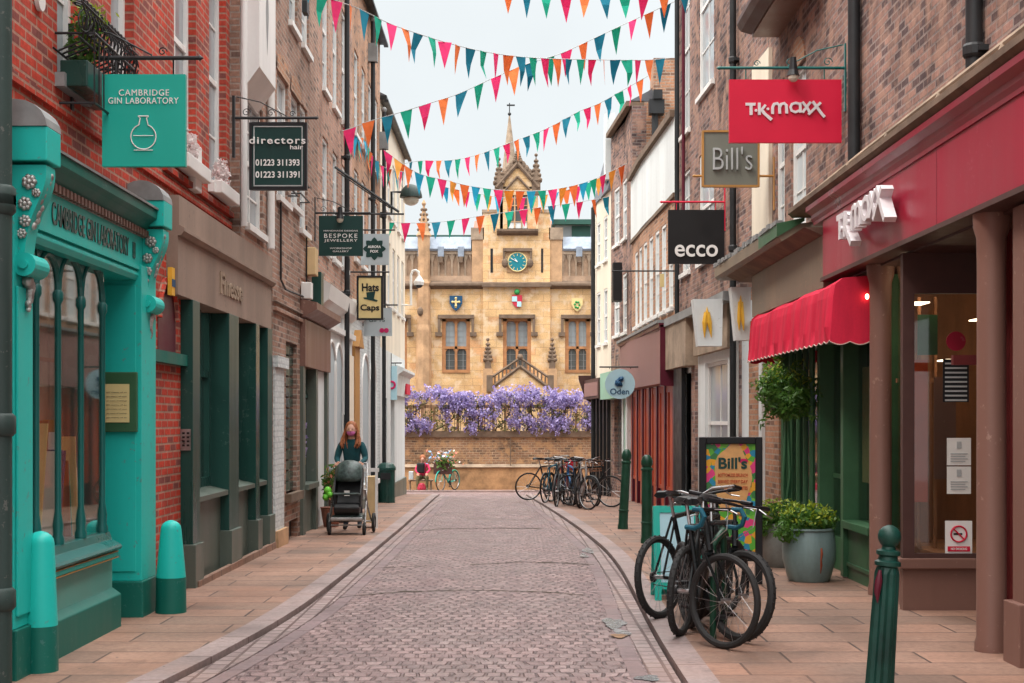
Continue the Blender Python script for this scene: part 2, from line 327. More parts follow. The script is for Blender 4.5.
# ------------------------------------------------------------------ mesh builder
ORG = {}
SPLIT = {'pier', 'pier_base', 'collar', 'parapet', 'brick_pier', 'pilaster', 'pilaster_base', 'colonnette', 'crocket', 'carved_boss', 'carved_head', 'slot_window', 'gilt_line', 'white_pilaster', 'clock_stage', 'centre_bay', 'display_stand', 'tube_lamp', 'eye', 'pedal', 'shop_window', 'bottle', 'shelf', 'pink_spot', 'button', 'pier_cap', 'stall_riser', 'lead_coping', 'baluster', 'string_course', 'brick_band', 'wheel_disc', 'side_panel', 'slim_post', 'white_parapet', 'panel_joint', 'roof', 'brick_arch', 'mullion', 'hopper_head', 'brake_lever', 'stem', 'cap_stone', 'poster_text', 'openwork_gable', 'leg', 'blind_tracery', 'black_pilaster', 'shop_fascia', 'dentil', 'finial'}
class MB:
    def __init__(s, T=None): s.v = []; s.f = []; s.T = T or (lambda a, b, c: (a, b, c)); s.smooth = False
    def add(s, vs, fs, raw=False):
        n = len(s.v); s.v += [Vector(v if raw else s.T(*v)) for v in vs]; s.f += [tuple(i + n for i in f) for f in fs]; return s
    def box(s, a0, a1, b0, b1, c0, c1):
        vs = [(a, b, c) for a in (a0, a1) for b in (b0, b1) for c in (c0, c1)]
        return s.add(vs, [(0, 1, 3, 2), (4, 6, 7, 5), (0, 4, 5, 1), (2, 3, 7, 6), (0, 2, 6, 4), (1, 5, 7, 3)])
    def quad(s, *p): return s.add(p, [tuple(range(len(p)))])
    def prism(s, prof, axis, a0, a1):       # prof: 2-D points, extruded along axis 0,1,2 from a0 to a1
        def pt(p, a):
            q = list(p); q.insert(axis, a); return tuple(q)
        n = len(prof); vs = [pt(p, a0) for p in prof] + [pt(p, a1) for p in prof]
        fs = [tuple(range(n)), tuple(range(2 * n - 1, n - 1, -1))] + [(i, (i + 1) % n, (i + 1) % n + n, i + n) for i in range(n)]
        return s.add(vs, fs)
    def tube(s, pts, r, seg=8, closed=False, caps=True):
        P = [Vector(s.T(*p)) for p in pts]; n = len(P); rr = r if isinstance(r, (list, tuple)) else [r] * n
        vs = []; prev = None
        for i, p in enumerate(P):
            if closed: t = (P[(i + 1) % n] - P[i - 1])
            else: t = P[min(i + 1, n - 1)] - P[max(i - 1, 0)]
            if t.length < 1e-9: t = Vector((0, 0, 1))
            t.normalize()
            if prev is None:
                a = Vector((0, 0, 1)) if abs(t.z) < .9 else Vector((1, 0, 0)); nn = t.cross(a).normalized()
            else:
                nn = prev - t * prev.dot(t)
                nn = nn.normalized() if nn.length > 1e-6 else t.orthogonal().normalized()
            prev = nn; bb = t.cross(nn)
            for k in range(seg):
                an = 2 * math.pi * k / seg; vs.append(p + (nn * math.cos(an) + bb * math.sin(an)) * rr[i])
        fs = []
        for i in range(n if closed else n - 1):
            j = (i + 1) % n
            for k in range(seg): fs.append((i * seg + k, i * seg + (k + 1) % seg, j * seg + (k + 1) % seg, j * seg + k))
        if caps and not closed: fs += [tuple(range(seg - 1, -1, -1)), tuple(range((n - 1) * seg, n * seg))]
        return s.add(vs, fs, raw=True)
    def lathe(s, prof, c=(0, 0, 0), seg=16, sx=1, sy=1):   # prof: (r,z)
        vs = []; n = len(prof)
        for r, z in prof:
            for k in range(seg):
                a = 2 * math.pi * k / seg; vs.append((c[0] + r * sx * math.cos(a), c[1] + r * sy * math.sin(a), c[2] + z))
        fs = [(i * seg + k, i * seg + (k + 1) % seg, (i + 1) * seg + (k + 1) % seg, (i + 1) * seg + k) for i in range(n - 1) for k in range(seg)]
        fs += [tuple(range(seg - 1, -1, -1)), tuple(range((n - 1) * seg, n * seg))]
        return s.add(vs, fs)
    def ball(s, c, r, seg=10, sz=1.0, sx=1.0, sy=1.0):
        prof = [(r * math.sin(math.pi * i / seg) + 1e-4, -r * sz * math.cos(math.pi * i / seg)) for i in range(seg + 1)]
        return s.lathe(prof, c, seg + 2, sx, sy)
    def disc(s, c, r, axis, t, seg=24):   # short cylinder along axis
        prof = [(r * math.cos(2 * math.pi * k / seg), r * math.sin(2 * math.pi * k / seg)) for k in range(seg)]
        oth = [i for i in range(3) if i != axis]
        return s.prism([(c[oth[0]] + p[0], c[oth[1]] + p[1]) for p in prof], axis, c[axis] - t / 2, c[axis] + t / 2)
    def leaf(s, c, size, asp=.5, r=rnd):
        c = Vector(s.T(*c)); a = Vector((r.gauss(0, 1), r.gauss(0, 1), r.gauss(0, 1))).normalized(); b = a.orthogonal().normalized()
        b = (Matrix.Rotation(r.uniform(0, 6.28), 3, a) @ b); a *= size; b *= size * asp
        return s.add([c - a, c + b * .8, c + a, c - b * .8], [(0, 1, 2, 3)], raw=True)
    def islands(s):
        par = list(range(len(s.v)))
        def fd(i):
            while par[i] != i: par[i] = par[par[i]]; i = par[i]
            return i
        for f in s.f:
            for k in f[1:]: par[fd(k)] = fd(f[0])
        comp = {}
        for i, f in enumerate(s.f): comp.setdefault(fd(f[0]), []).append(i)
        cs = []
        for r_, fl in comp.items():
            vv = set(k for i in fl for k in s.f[i]); lo = [min(s.v[k][j] for k in vv) - .004 for j in range(3)]; hi = [max(s.v[k][j] for k in vv) + .004 for j in range(3)]
            cs.append([fl, lo, hi])
        ch = True
        while ch:
            ch = False
            for i in range(len(cs)):
                for j in range(i + 1, len(cs)):
                    if all(cs[i][1][k] <= cs[j][2][k] and cs[j][1][k] <= cs[i][2][k] for k in range(3)):
                        cs[i][0] += cs[j][0]; cs[i][1] = [min(a, b_) for a, b_ in zip(cs[i][1], cs[j][1])]; cs[i][2] = [max(a, b_) for a, b_ in zip(cs[i][2], cs[j][2])]
                        cs.pop(j); ch = True; break
                if ch: break
        out = []
        for fl, _, _ in cs:
            vv = sorted(set(k for i in fl for k in s.f[i])); mp_ = {k: q for q, k in enumerate(vv)}
            m_ = MB(); m_.v = [s.v[k] for k in vv]; m_.f = [tuple(mp_[k] for k in s.f[i]) for i in fl]; out.append(m_)
        return out
    def build(s, name, mat, parent=None, smooth=False, bevel=0, nosplit=False):
        if name in SPLIT and not nosplit:
            isl = s.islands()
            if len(isl) > 1:
                return [m_.build(name, mat, parent, smooth, bevel, True) for m_ in isl][0]
        me = bpy.data.meshes.new(name); org = ORG.get(parent.name, Vector((0, 0, 0))) if parent else Vector((0, 0, 0))
        me.from_pydata([v - org for v in s.v], [], s.f); me.validate()
        bm = bmesh.new(); bm.from_mesh(me); bmesh.ops.recalc_face_normals(bm, faces=bm.faces[:])
        bm.to_mesh(me); bm.free()
        me.materials.append(M[mat] if isinstance(mat, str) else mat)
        if smooth:
            for p in me.polygons: p.use_smooth = True
            me.set_sharp_from_angle(angle=R(42))
        o = bpy.data.objects.new(name, me); COL.objects.link(o)
        if parent: o.parent = parent; ORG[o.name] = org
        else: ORG[o.name] = org
        if bevel:
            bv = o.modifiers.new('bevel', 'BEVEL'); bv.width = bevel; bv.segments = 2; bv.limit_method = 'ANGLE'; bv.angle_limit = R(40)
        return o
def empty(name, loc, label, cat, group=None, rot=0.0, local=False):
    o = bpy.data.objects.new(name, None); COL.objects.link(o); o.location = loc; o.empty_display_size = .2
    o.rotation_euler = (0, 0, rot)
    o['label'] = label; o['category'] = cat
    if group: o['group'] = group
    ORG[o.name] = Vector((0, 0, 0)) if local else Vector(loc)
    return o
def tag(o, label, cat, group=None):
    o['label'] = label; o['category'] = cat
    if group: o['group'] = group
    return o
def struct(o): o['kind'] = 'structure'; return o
def text_polys(body, bold=0.0, ext=.004, spacing=1.0):
    c = bpy.data.curves.new('t', 'FONT'); c.body = body; c.align_x = 'CENTER'; c.offset = bold; c.extrude = ext; c.space_character = spacing
    c.resolution_u = 4
    o = bpy.data.objects.new('t', c); COL.objects.link(o); bpy.context.view_layer.update()
    dg = bpy.context.evaluated_depsgraph_get(); ev = o.evaluated_get(dg); me = ev.to_mesh()
    vs = [v.co.copy() for v in me.vertices]; fs = [tuple(p.vertices) for p in me.polygons]
    ev.to_mesh_clear(); bpy.data.objects.remove(o); bpy.data.curves.remove(c)
    return vs, fs
def add_text(mb, body, ctr, width, height, xd, nd, bold=0.0, ext=.004, spacing=1.0, slant=0):
    """centre, total width and height in metres, x direction and face normal"""
    vs, fs = text_polys(body, bold, 1.0, spacing)
    if not vs: return
    x0, x1 = min(v.x for v in vs), max(v.x for v in vs); y0, y1 = min(v.y for v in vs), max(v.y for v in vs)
    xd = Vector(xd).normalized(); nd = Vector(nd).normalized(); zd = Vector((0, 0, 1))
    C = Vector(ctr); out = []
    for v in vs:
        fx = ((v.x - x0) / (x1 - x0) - .5) * width; fy = ((v.y - y0) / (y1 - y0) - .5) * height
        out.append(C + xd * (fx + slant * fy) + zd * fy + nd * (v.z * ext))
    mb.add(out, fs, raw=True)
def G(d): return -.00052 * max(0.0, min(d, 50.0) - 10.0) ** 2
def interp(tab, d):
    if d <= tab[0][0]: return tab[0][1]
    for (a, x), (b_, y) in zip(tab, tab[1:]):
        if d <= b_: return x + (y - x) * (d - a) / (b_ - a)
    return tab[-1][1]
XRT = [(0, 3.45), (19, 3.45), (32, 2.95), (36.5, 2.9), (41, 2.45), (60, 2.45)]
def XR(d): return interp(XRT, d)
TL = lambda u, o, z: (-3.15 + o, u, z)
TR = lambda u, o, z: (XR(u) - o, u, z)
def LD(px, o=0.0): return F * (3.15 - o) / (512 - px)
def RDp(px, o=0.0):
    d = 15.0
    for _ in range(60): d = .5 * d + .5 * F * (XR(d) - o) / (px - 512)
    return d
def ZP(py, d): return EYE + (HZ - py) * d / F
def XP(px, d): return (px - 512) * d / F
def PT(px, py, d): return (XP(px, d), d, ZP(py, d))

# ------------------------------------------------------------------ ground
def strip(name, x0f, x1f, y0, y1, dz, mat, step=1.0, kind=True, th=0):
    mb = MB(); ys = []; y = y0
    while y < y1 - 1e-6: ys.append(y); y += step
    ys.append(y1); vs = []; fs = []
    for y in ys: vs += [(x0f(y), y, G(y) + dz), (x1f(y), y, G(y) + dz)]
    for i in range(len(ys) - 1): fs.append((2 * i, 2 * i + 1, 2 * i + 3, 2 * i + 2))
    mb.add(vs, fs)
    if th:
        vs2 = []; fs2 = []
        for fx in (x0f, x1f):
            b0 = len(vs2)
            for y in ys: vs2 += [(fx(y), y, G(y) + dz), (fx(y), y, G(y) + dz - th)]
            for i in range(len(ys) - 1): fs2.append((b0 + 2 * i, b0 + 2 * i + 1, b0 + 2 * i + 3, b0 + 2 * i + 2))
        mb.add(vs2, fs2)
    o = mb.build(name, mat); 
    return struct(o)
def smooth_tab(tab):
    def f(d):
        return sum(interp(tab, d + k * .8) for k in (-2, -1, 0, 1, 2)) / 5
    return f
KR = smooth_tab([(-5, 1.12), (9, 1.10), (12, 1.13), (14, 1.20), (17.6, 1.26), (20, 1.2), (23.3, 1.08), (30, .80), (36.5, .55), (42, .40)])
KL = smooth_tab([(-5, -2.9), (7, -2.45), (9.4, -2.16), (11.6, -1.88), (17, -1.80), (23.3, -1.80), (30, -1.88), (36.5, -2.02), (42, -2.15)])
END = 41.8
big = MB(); n = 0
g = MB(); g.box(-400, 400, -60, 900, -2.2, -2.0); struct(g.build('ground', 'asphalt'))
strip('road', lambda d: KL(d) + .05, lambda d: KR(d) - .05, -6, END, -.042, 'setts', .5)
strip('cross_street', lambda d: -40, lambda d: 40, END, 50, -.042, 'setts', 1)
strip('pavement', lambda d: -4.2, lambda d: KL(d) - .19, -6, END, 0, 'paving', .5)
strip('pavement', lambda d: KR(d) + .19, lambda d: 5.6, -6, END, 0, 'paving', .5)
strip('kerb', lambda d: KL(d) - .20, lambda d: KL(d), -6, END, .004, 'kerbstone', .5, th=.09)
strip('kerb', lambda d: KR(d), lambda d: KR(d) + .20, -6, END, .004, 'kerbstone', .5, th=.09)
for sgn, K in ((1, KL), (-1, KR)):
    strip('gutter_channel', lambda d: K(d) + sgn * .02, lambda d: K(d) + sgn * .20, -6, END, -.036, 'channel', .5)
    strip('gutter_channel', lambda d: K(d) + sgn * .215, lambda d: K(d) + sgn * .33, -6, END, -.038, 'slabline', .5)
strip('pavement', lambda d: -40, lambda d: 40, 48.2, 50.3, .02, 'paving', 2, th=.09)
kb = MB(); kb.box(-40, 40, 47.98, 48.2, -1.2, G(48) + .023); struct(kb.build('kerb', 'kerbstone'))
# iron gully grates and wet patches, sky reflection put into their grey, in the right hand channel
M['wet_patch'] = plain('wet grey patch', (.21, .215, .22), .25, .5, 9)
M['moss'] = plain('mossy open joint', (.05, .045, .02), .9, .5, 12)
M['rustwash'] = plain('rusty wash', (.28, .17, .10), .8, .5, 9)
def road_d(py, drop=.04):
    d = 12.0
    for _ in range(60): d = .5 * d + .5 * F * (EYE - G(d) + drop) / (py - HZ)
    return d
rp_ = random.Random(21)
def patch(px, py, w_, l_, mat, dz, name):
    d = road_d(py); x = XP(px, d); mb = MB(); pts = []; ph = rp_.uniform(0, 6)
    for k in range(40):
        a = 6.283 * k / 40; rr = 1 + .20 * math.sin(3 * a + ph) + .06 * math.sin(7 * a + 2 * ph) + rp_.uniform(-.03, .03)
        pts.append((x + math.cos(a) * w_ * rr, d + math.sin(a) * l_ * rr, G(d + math.sin(a) * l_ * rr) + dz))
    mb.add(pts + [(x, d, G(d) + dz)], [(k, (k + 1) % 40, 40) for k in range(40)]); return struct(mb.build(name, mat))
for px, py, w_, l_ in ((614, 624, .09, .30), (622, 634, .06, .22), (588, 551, .07, .42), (584, 556, .05, .3), (648, 679, .08, .10)):
    patch(px, py, w_, l_, 'wet_patch', -.032, 'road_patch')
patch(619, 637, .06, .10, 'rustwash', -.029, 'road_patch')
def joint(pts, w_, name='road_joint'):
    mb = MB(); P = []
    for (px, py) in pts: d = road_d(py); P.append((XP(px, d), d))
    Q = []
    for (a, b_) in zip(P, P[1:]):
        n_ = max(2, int(math.hypot(b_[0] - a[0], b_[1] - a[1]) / .05))
        for k in range(n_): Q.append((a[0] + (b_[0] - a[0]) * k / n_, a[1] + (b_[1] - a[1]) * k / n_))
    vs = []; off = 0
    for (x, d) in Q:
        off = .7 * off + rp_.uniform(-.02, .02); w2 = w_ * rp_.uniform(.25, 1.2); vs += [(x, d + off - w2, G(d) - .037), (x, d + off + w2, G(d) - .037)]
    mb.add(vs, [(2 * i, 2 * i + 1, 2 * i + 3, 2 * i + 2) for i in range(len(Q) - 1)]); struct(mb.build(name, 'moss'))
joint([(283, 608), (315, 603), (350, 596), (400, 592), (470, 590), (540, 592), (590, 596)], .022)
joint([(470, 565), (520, 562), (560, 563), (598, 565)], .03)
joint([(400, 533), (440, 529), (500, 528), (545, 529)], .045)
joint([(330, 575), (380, 568), (430, 566)], .018)

# ------------------------------------------------------------------ facade helpers
def wall(T, u0, u1, z0, z1, holes, o=0.0, th=.35, rev=.14, cuts=()):
    """a wall sheet with real openings: front, reveals and a back"""
    mb = MB(T)
    us = sorted(set([u0, u1] + [h[0] for h in holes] + [h[1] for h in holes] + [c for c in cuts if u0 < c < u1]))
    zs = sorted(set([z0, z1] + [h[2] for h in holes] + [h[3] for h in holes]))
    us = [u for u in us if u0 <= u <= u1]; zs = [z for z in zs if z0 <= z <= z1]
    for a, b_ in zip(us, us[1:]):
        for c, d in zip(zs, zs[1:]):
            mu, mz = (a + b_) / 2, (c + d) / 2
            if any(h[0] < mu < h[1] and h[2] < mz < h[3] for h in holes): continue
            mb.quad((a, o, c), (b_, o, c), (b_, o, d), (a, o, d))
    for h in holes:
        a, b_, c, d = h[:4]; q = o - rev
        mb.quad((a, o, c), (b_, o, c), (b_, q, c), (a, q, c)); mb.quad((a, o, d), (b_, o, d), (b_, q, d), (a, q, d))
        mb.quad((a, o, c), (a, o, d), (a, q, d), (a, q, c)); mb.quad((b_, o, c), (b_, o, d), (b_, q, d), (b_, q, c))
    q = o - th
    mb.quad((u0, o, z0), (u0, o, z1), (u0, q, z1), (u0, q, z0)); mb.quad((u1, o, z0), (u1, o, z1), (u1, q, z1), (u1, q, z0))
    mb.quad((u0, o, z1), (u1, o, z1), (u1, q - 3, z1), (u0, q - 3, z1))
    return mb
def sash(T, h, parent, o=0.0, rev=.14, frame='white', pane='pane', bars=(2, 4), sill='white', arch=False, so_=.06):
    a, b_, c, d = h[:4]; t = .06; q = o - rev
    f = MB(T); f.box(a, a + t, q, q + .07, c, d); f.box(b_ - t, b_, q, q + .07, c, d)
    f.box(a + t, b_ - t, q, q + .07, c, c + t); f.box(a + t, b_ - t, q, q + .07, d - t, d)
    f.box(a + t, b_ - t, q + .008, q + .055, (c + d) / 2 - .03, (c + d) / 2 + .03)
    nu, nz = bars
    for i in range(1, nu): 
        u = a + (b_ - a) * i / nu; f.box(u - .012, u + .012, q + .012, q + .045, c + t, d - t)
    for i in range(1, nz):
        if i * 2 == nz: continue
        z = c + (d - c) * i / nz; f.box(a + t, b_ - t, q + .014, q + .043, z - .012, z + .012)
    fo = f.build('window', frame, parent)
    p = MB(T); p.box(a + t * .5, b_ - t * .5, q + .02, q + .03, c + t * .5, d - t * .5); p.build('pane', pane, fo)
    if sill:
        s_ = MB(T); s_.box(a - .06, b_ + .06, o - .1, o + so_, c - .08, c - .002); s_.build('sill', sill, fo)
    return fo
def pipe(T, u, o, z0, z1, r, parent, mat='iron', collars=(), name='downpipe'):
    mb = MB(T); mb.tube([(u, o, z0), (u, o, z1)], r, 12)
    o_ = mb.build(name, mat, parent, smooth=True)
    if collars:
        c_ = MB(T)
        for z in collars:
            c_.tube([(u, o, z - .05), (u, o, z - .03), (u, o, z + .03), (u, o, z + .05)], [r * 1.15, r * 1.35, r * 1.35, r * 1.15], 12)
            c_.box(u - r * 1.9, u + r * 1.9, 0 if o < .2 else o - .1, o, z - .02, z + .02)
        c_.build('collar', mat, o_)
    return o_

#==SECTION LEFT==
exec_left = True
# ================================================================== LEFT SIDE
# ---- red brick building with the teal gin shop and the brown shop fascia
OB = -.12
L1 = empty('brick_building', (-3.3, 12.5, 0), 'red brick building with a teal arched shopfront and a brown fascia beside it', 'building', 'buildings on the left side')
uE = LD(240)
hs = []
for px0, px1, zb in ((57, 81, 4.15), (111, 134, 4.15), (174, 196, 4.22), (209, 226, 4.22)):
    hs.append((LD(px0, OB), LD(px1, OB), zb, 6.7))
hs2 = [(h[0] - .05, h[1] + .1, 7.6, 9.4) for h in hs]
arch = (13.12, 13.80, 2.32, 2.62)
wall(TL, 3.0, uE, 3.45, 11.5, hs + hs2, OB, rev=.2).build('wall', 'brick_red', L1)
wall(TL, 3.0, 14.03, -.6, 3.45, [(9.0, 12.0, .0, 2.93), arch], OB, rev=.2).build('ground_floor_wall', 'brick_red', L1)
for h in hs: sash(TL, h, L1, OB, .15, sill=None)
for h in hs2: sash(TL, h, L1, OB, .15)
for i, h in enumerate(hs):
    s_ = MB(TL); s_.box(h[0] - .05, h[1] + .06, OB - .12, OB + .07, h[2] - .11, h[2] - .01); s_.build('window_sill', 'white' if i > 1 else 'lead', L1)
# lead flashing over cornice and brick string course
s_ = MB(TL); s_.box(9.0, uE, OB - .02, OB + .03, 3.86, 3.93); s_.box(13.3, uE, OB, OB + .05, 3.99, 4.05); s_.build('brick_band', 'brick_red', L1)
# arched alley door
r_ = (arch[1] - arch[0]) / 2; cu = (arch[0] + arch[1]) / 2
ab = MB(TL); n = 10
for k in range(n):
    a0, a1 = math.pi * k / n, math.pi * (k + 1) / n
    ab.tube([(cu + r_ * math.cos(a0), OB + .012, 2.60 + r_ * 1.1 * math.sin(a0)), (cu + r_ * math.cos(a1), OB + .012, 2.60 + r_ * 1.1 * math.sin(a1))], .035, 6)
ab.build('arch', 'brick_red', L1)
s_ = MB(TL); s_.prism([(arch[0], 2.3), (arch[1], 2.3)] + [(cu + r_ * math.cos(math.pi * k / 10), 2.6 + r_ * 1.1 * math.sin(math.pi * k / 10)) for k in range(11)], 1, OB + .001, OB + .006); s_.build('blind_arch', 'maroon', L1)
s_ = MB(TL); s_.box(12.40, 14.03, OB, OB + .07, 2.18, 2.29); s_.build('timber_band', 'teal_dark', L1)
s_ = MB(TL); s_.box(13.3, 13.42, OB + .05, OB + .09, 2.82, 3.08); 
so2 = s_.build('wall_notice', 'gold', L1)
s_ = MB(TL); s_.box(13.3, 13.42, OB + .09, OB + .095, 2.90, 2.97); s_.build('notice_print', 'navy', so2)
# first downpipe, near
pp = pipe(TL, 8.74, .0, -.05, 9.5, .075, L1, 'pipe_green', collars=())
cc = MB(TL)
for z in (.55, 1.62, 2.98, 3.02): cc.tube([(8.74, .0, z - .07), (8.74, .0, z - .05), (8.74, .0, z + .05), (8.74, .0, z + .07)], [.08, .098, .098, .08], 14)
cc.build('collar', 'pipe_green', pp, smooth=True)
# shallow oval plaque
s_ = MB(TL); s_.disc((LD(37, OB), OB + .02, ZP(0, LD(37, OB))), .075, 1, .03); s_.build('round_plaque', 'white', L1)
# --- gin shopfront
uA, uB_ = 8.99, 9.43
s_ = MB(TL); s_.box(uA, uB_ - .08, -.2, .0, .32, 3.0); s_.box(uA + .03, uB_ - .13, .0, .018, .40, 2.5)
s_.build('pilaster', 'teal', L1, bevel=.006)
s_ = MB(TL); s_.box(uA - .02, uB_ - .06, -.2, .025, -.1, .32); s_.build('pilaster_base', 'teal_dark', L1, bevel=.008)
s_ = MB(TL); s_.box(11.92, 12.40, -.4, .045, .30, 2.95); s_.box(11.905, 11.92, -.36, .0, .38, 2.78); s_.build('pilaster', 'teal', L1, bevel=.005)
s_ = MB(TL); s_.box(11.89, 12.43, -.4, .065, -.1, .30); s_.build('pilaster_base', 'teal_dark', L1, bevel=.01)
# framed menu on the camera-facing side of the pier
fm = MB(TL); fm.box(11.86, 11.905, -.30, .02, 1.55, 2.05); fmo = fm.build('menu_case', 'green_shop', L1, bevel=.006)
pz = MB(TL); pz.box(11.852, 11.858, -.25, -.04, 1.63, 1.95); pz.build('menu_sheet', 'sign_cream', fmo)
tx = MB()
for k in range(7): add_text(tx, 'gin menu of tastings'[: 14 + (k % 3) * 3], (-3.15 - .145, 11.848, 1.88 - k * .035), .17, .012, (1, 0, 0), (0, -1, 0), ext=.001)
tx.build('print', 'stone_dark', fmo)
# stall riser and bay
b0, b1 = 9.37, 11.38
s_ = MB(TL); s_.prism([(.02, -.1), (.02, .26), (-.05, .31), (-.4, .31), (-.4, -.1)], 0, b0, b1 + .02); s_.build('plinth', 'teal_dark', L1, bevel=.01)
s_ = MB(TL); s_.box(b0, b1, -.4, -.05, .31, .56); s_.build('stall_riser', 'teal_pale', L1)
s_ = MB(TL); s_.prism([(-.40, .62), (.02, .62), (.035, .64), (.02, .66), (-.05, .70), (-.07, .76), (-.40, .76)], 0, b0, b1); s_.build('sill', 'teal_mid', L1, bevel=.004)
s_ = MB(TL); s_.box(b0, b1, -.4, -.0, .56, .60); s_.build('sill_band', 'teal', L1, bevel=.01)
s_ = MB(TL); s_.box(b0, b1 - .004, -.4, .004, .600, .607); s_.box(b0, b1 - .004, -.4, .004, .553, .56); s_.build('gilt_line', 'gold_frame', L1)
cols = [9.71, 10.18, 10.72, 11.28]
bay = MB(TL)
for u in cols:
    bay.tube([(u, -.10, .76), (u, -.10, .80), (u, -.10, .83), (u, -.10, .90), (u, -.10, 1.0), (u, -.10, 2.48), (u, -.10, 2.51), (u, -.10, 2.56), (u, -.10, 2.58)],
             [.045, .045, .034, .038, .023, .023, .038, .038, .026], 10)
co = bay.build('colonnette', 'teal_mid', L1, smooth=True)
ar = MB(TL)
for a, b_ in zip(cols, cols[1:]):
    c = (a + b_) / 2; rr = (b_ - a) / 2
    n = 12
    ar.tube([(c + rr * math.cos(math.pi * k / n), -.10, 2.58 + rr * 1.0 * math.sin(math.pi * k / n)) for k in range(n + 1)], .026, 8)
    for k in range(n):
        a0, a1 = math.pi * k / n, math.pi * (k + 1) / n
        p0 = (c + rr * math.cos(a0), 2.58 + rr * math.sin(a0)); p1 = (c + rr * math.cos(a1), 2.58 + rr * math.sin(a1))
        ar.quad((p0[0], -.092, p0[1]), (p1[0], -.092, p1[1]), (p1[0], -.092, 2.92), (p0[0], -.092, 2.92))
    for w2 in (.33, .67): ar.box(a + (b_ - a) * w2 - .006, a + (b_ - a) * w2 + .006, -.13, -.11, .76, 2.6) if False else None
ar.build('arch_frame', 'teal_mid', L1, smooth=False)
gl = MB(TL); gl.box(b0 + .02, b1 - .05, -.104, -.100, .76, 2.92); gl.build('shop_window', 'glass', L1)
# return side of bay (faces camera: thin) and door recess
s_ = MB(TL); s_.box(b1 - .08, b1, -.45, -.13, .31, 2.92); s_.build('bay_return', 'teal_mid', L1)
s_ = MB(TL); s_.box(b1, 11.92, -1.2, -1.1, -.1, 2.86); s_.box(11.92, 12.0, -1.2, -.4, -.1, 2.86); s_.build('door_recess', 'teal', L1)
# interior
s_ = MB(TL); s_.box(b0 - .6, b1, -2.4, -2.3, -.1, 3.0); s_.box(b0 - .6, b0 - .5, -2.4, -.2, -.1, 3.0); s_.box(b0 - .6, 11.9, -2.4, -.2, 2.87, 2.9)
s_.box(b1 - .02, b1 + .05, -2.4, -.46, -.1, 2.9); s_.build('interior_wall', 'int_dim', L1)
s_ = MB(TL); s_.box(b0, b1, -.9, -.135, .70, .745); s_.build('display_shelf', 'int_wood', L1)
for k in range(32):
    u = 9.5 + k * .055 + rnd.uniform(-.01, .01); hh = rnd.uniform(.5, .95); lean = rnd.uniform(-.12, .2)
    s_ = MB(TL); o0 = -rnd.uniform(.16, .34); t_ = rnd.uniform(.012, .03)
    s_.add([(u, o0, .747), (u + t_, o0, .747), (u + t_ + lean, o0, .747 + hh), (u + lean, o0, .747 + hh),
            (u, o0 - .16, .747), (u + t_, o0 - .16, .747), (u + t_ + lean, o0 - .16, .747 + hh), (u + lean, o0 - .16, .747 + hh)],
           [(0, 1, 2, 3), (4, 5, 6, 7), (0, 1, 5, 4), (2, 3, 7, 6), (1, 2, 6, 5), (0, 3, 7, 4)])
    ob_ = s_.build('book', ('orange_paint', 'paper', 'gold_frame', 'navy', 'int_wood', 'teal_sign', 'sign_cream')[k % 7])
    tag(ob_, 'book or print leaning among others inside the arched teal shop window', 'book', 'books in the teal shop window')
s_ = MB(TL)
for k in range(5): s_.box(9.45 + k * .4, 9.80 + k * .4, -.46, -.44, 1.5, 2.75)
s_.build('reflection_board', 'stone_grey', L1)  # boards added behind the glass to imitate the reflected houses opposite
s_ = MB(TL); s_.box(9.4, 11.35, -.47, -.43, 1.44, 1.5); s_.box(9.4, 11.35, -.47, -.43, 2.1, 2.13); s_.build('reflection_board_rail', 'int_wood', L1)
s_ = MB(TL)
for k in range(4): s_.box(b0 - .2, b1, -2.3, -2.15, .9 + k * .45, .93 + k * .45)
s_.build('shelf', 'int_wood', L1)
s_ = MB(TL)
for k in range(3):
    for j in range(14): 
        u = b0 + .0 + j * .11; s_.tube([(u, -2.2, .93 + k * .45), (u, -2.2, 1.1 + k * .45), (u, -2.2, 1.14 + k * .45), (u, -2.2, 1.22 + k * .45)], [.035, .035, .014, .014], 6)
s_.build('bottle', 'pot_blue', L1)
# fascia, cornice, consoles
s_ = MB(TL); s_.box(9.3, 12.3, -.3, .0, 2.94, 3.20); s_.box(9.3, 12.3, -.02, .03, 2.91, 2.94); s_.prism([(-.3, 2.82), (.0, 2.82), (.02, 2.86), (.02, 2.88), (.0, 2.91), (-.3, 2.91)], 0, 9.3, 12.3)
s_.box(9.7, 12.0, -1.1, -.3, 2.92, 2.94)
s_.build('fascia', 'teal', L1)
tx = MB(); add_text(tx, 'CAMBRIDGE GIN LABORATORY', (-3.146, 10.70, 3.07), 1.95, .155, (0, 1, 0), (1, 0, 0), ext=.004, bold=.008); tx.build('fascia_lettering', 'green_dark', L1)
s_ = MB(TL); s_.box(11.80, 11.88, .0, .006, 3.0, 3.13); s_.build('fascia_emblem', 'green_dark', L1)
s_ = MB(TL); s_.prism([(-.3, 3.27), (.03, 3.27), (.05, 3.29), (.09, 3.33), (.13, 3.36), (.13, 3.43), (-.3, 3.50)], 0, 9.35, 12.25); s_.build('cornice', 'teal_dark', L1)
s_ = MB(TL); s_.prism([(-.3, 3.507), (.145, 3.432), (.145, 3.45), (-.3, 3.53)], 0, 9.3, 12.3); s_.build('cornice_lead', 'lead', L1)
s_ = MB(TL); s_.box(9.3, 12.3, -.3, .01, 3.20, 3.27)
s_.build('frieze', 'silver', L1)
s_ = MB(TL); u = 9.4
while u < 12.2: s_.box(u, u + .045, .01, .05, 3.205, 3.26); u += .085
s_.build('dentil', 'taupe', L1)
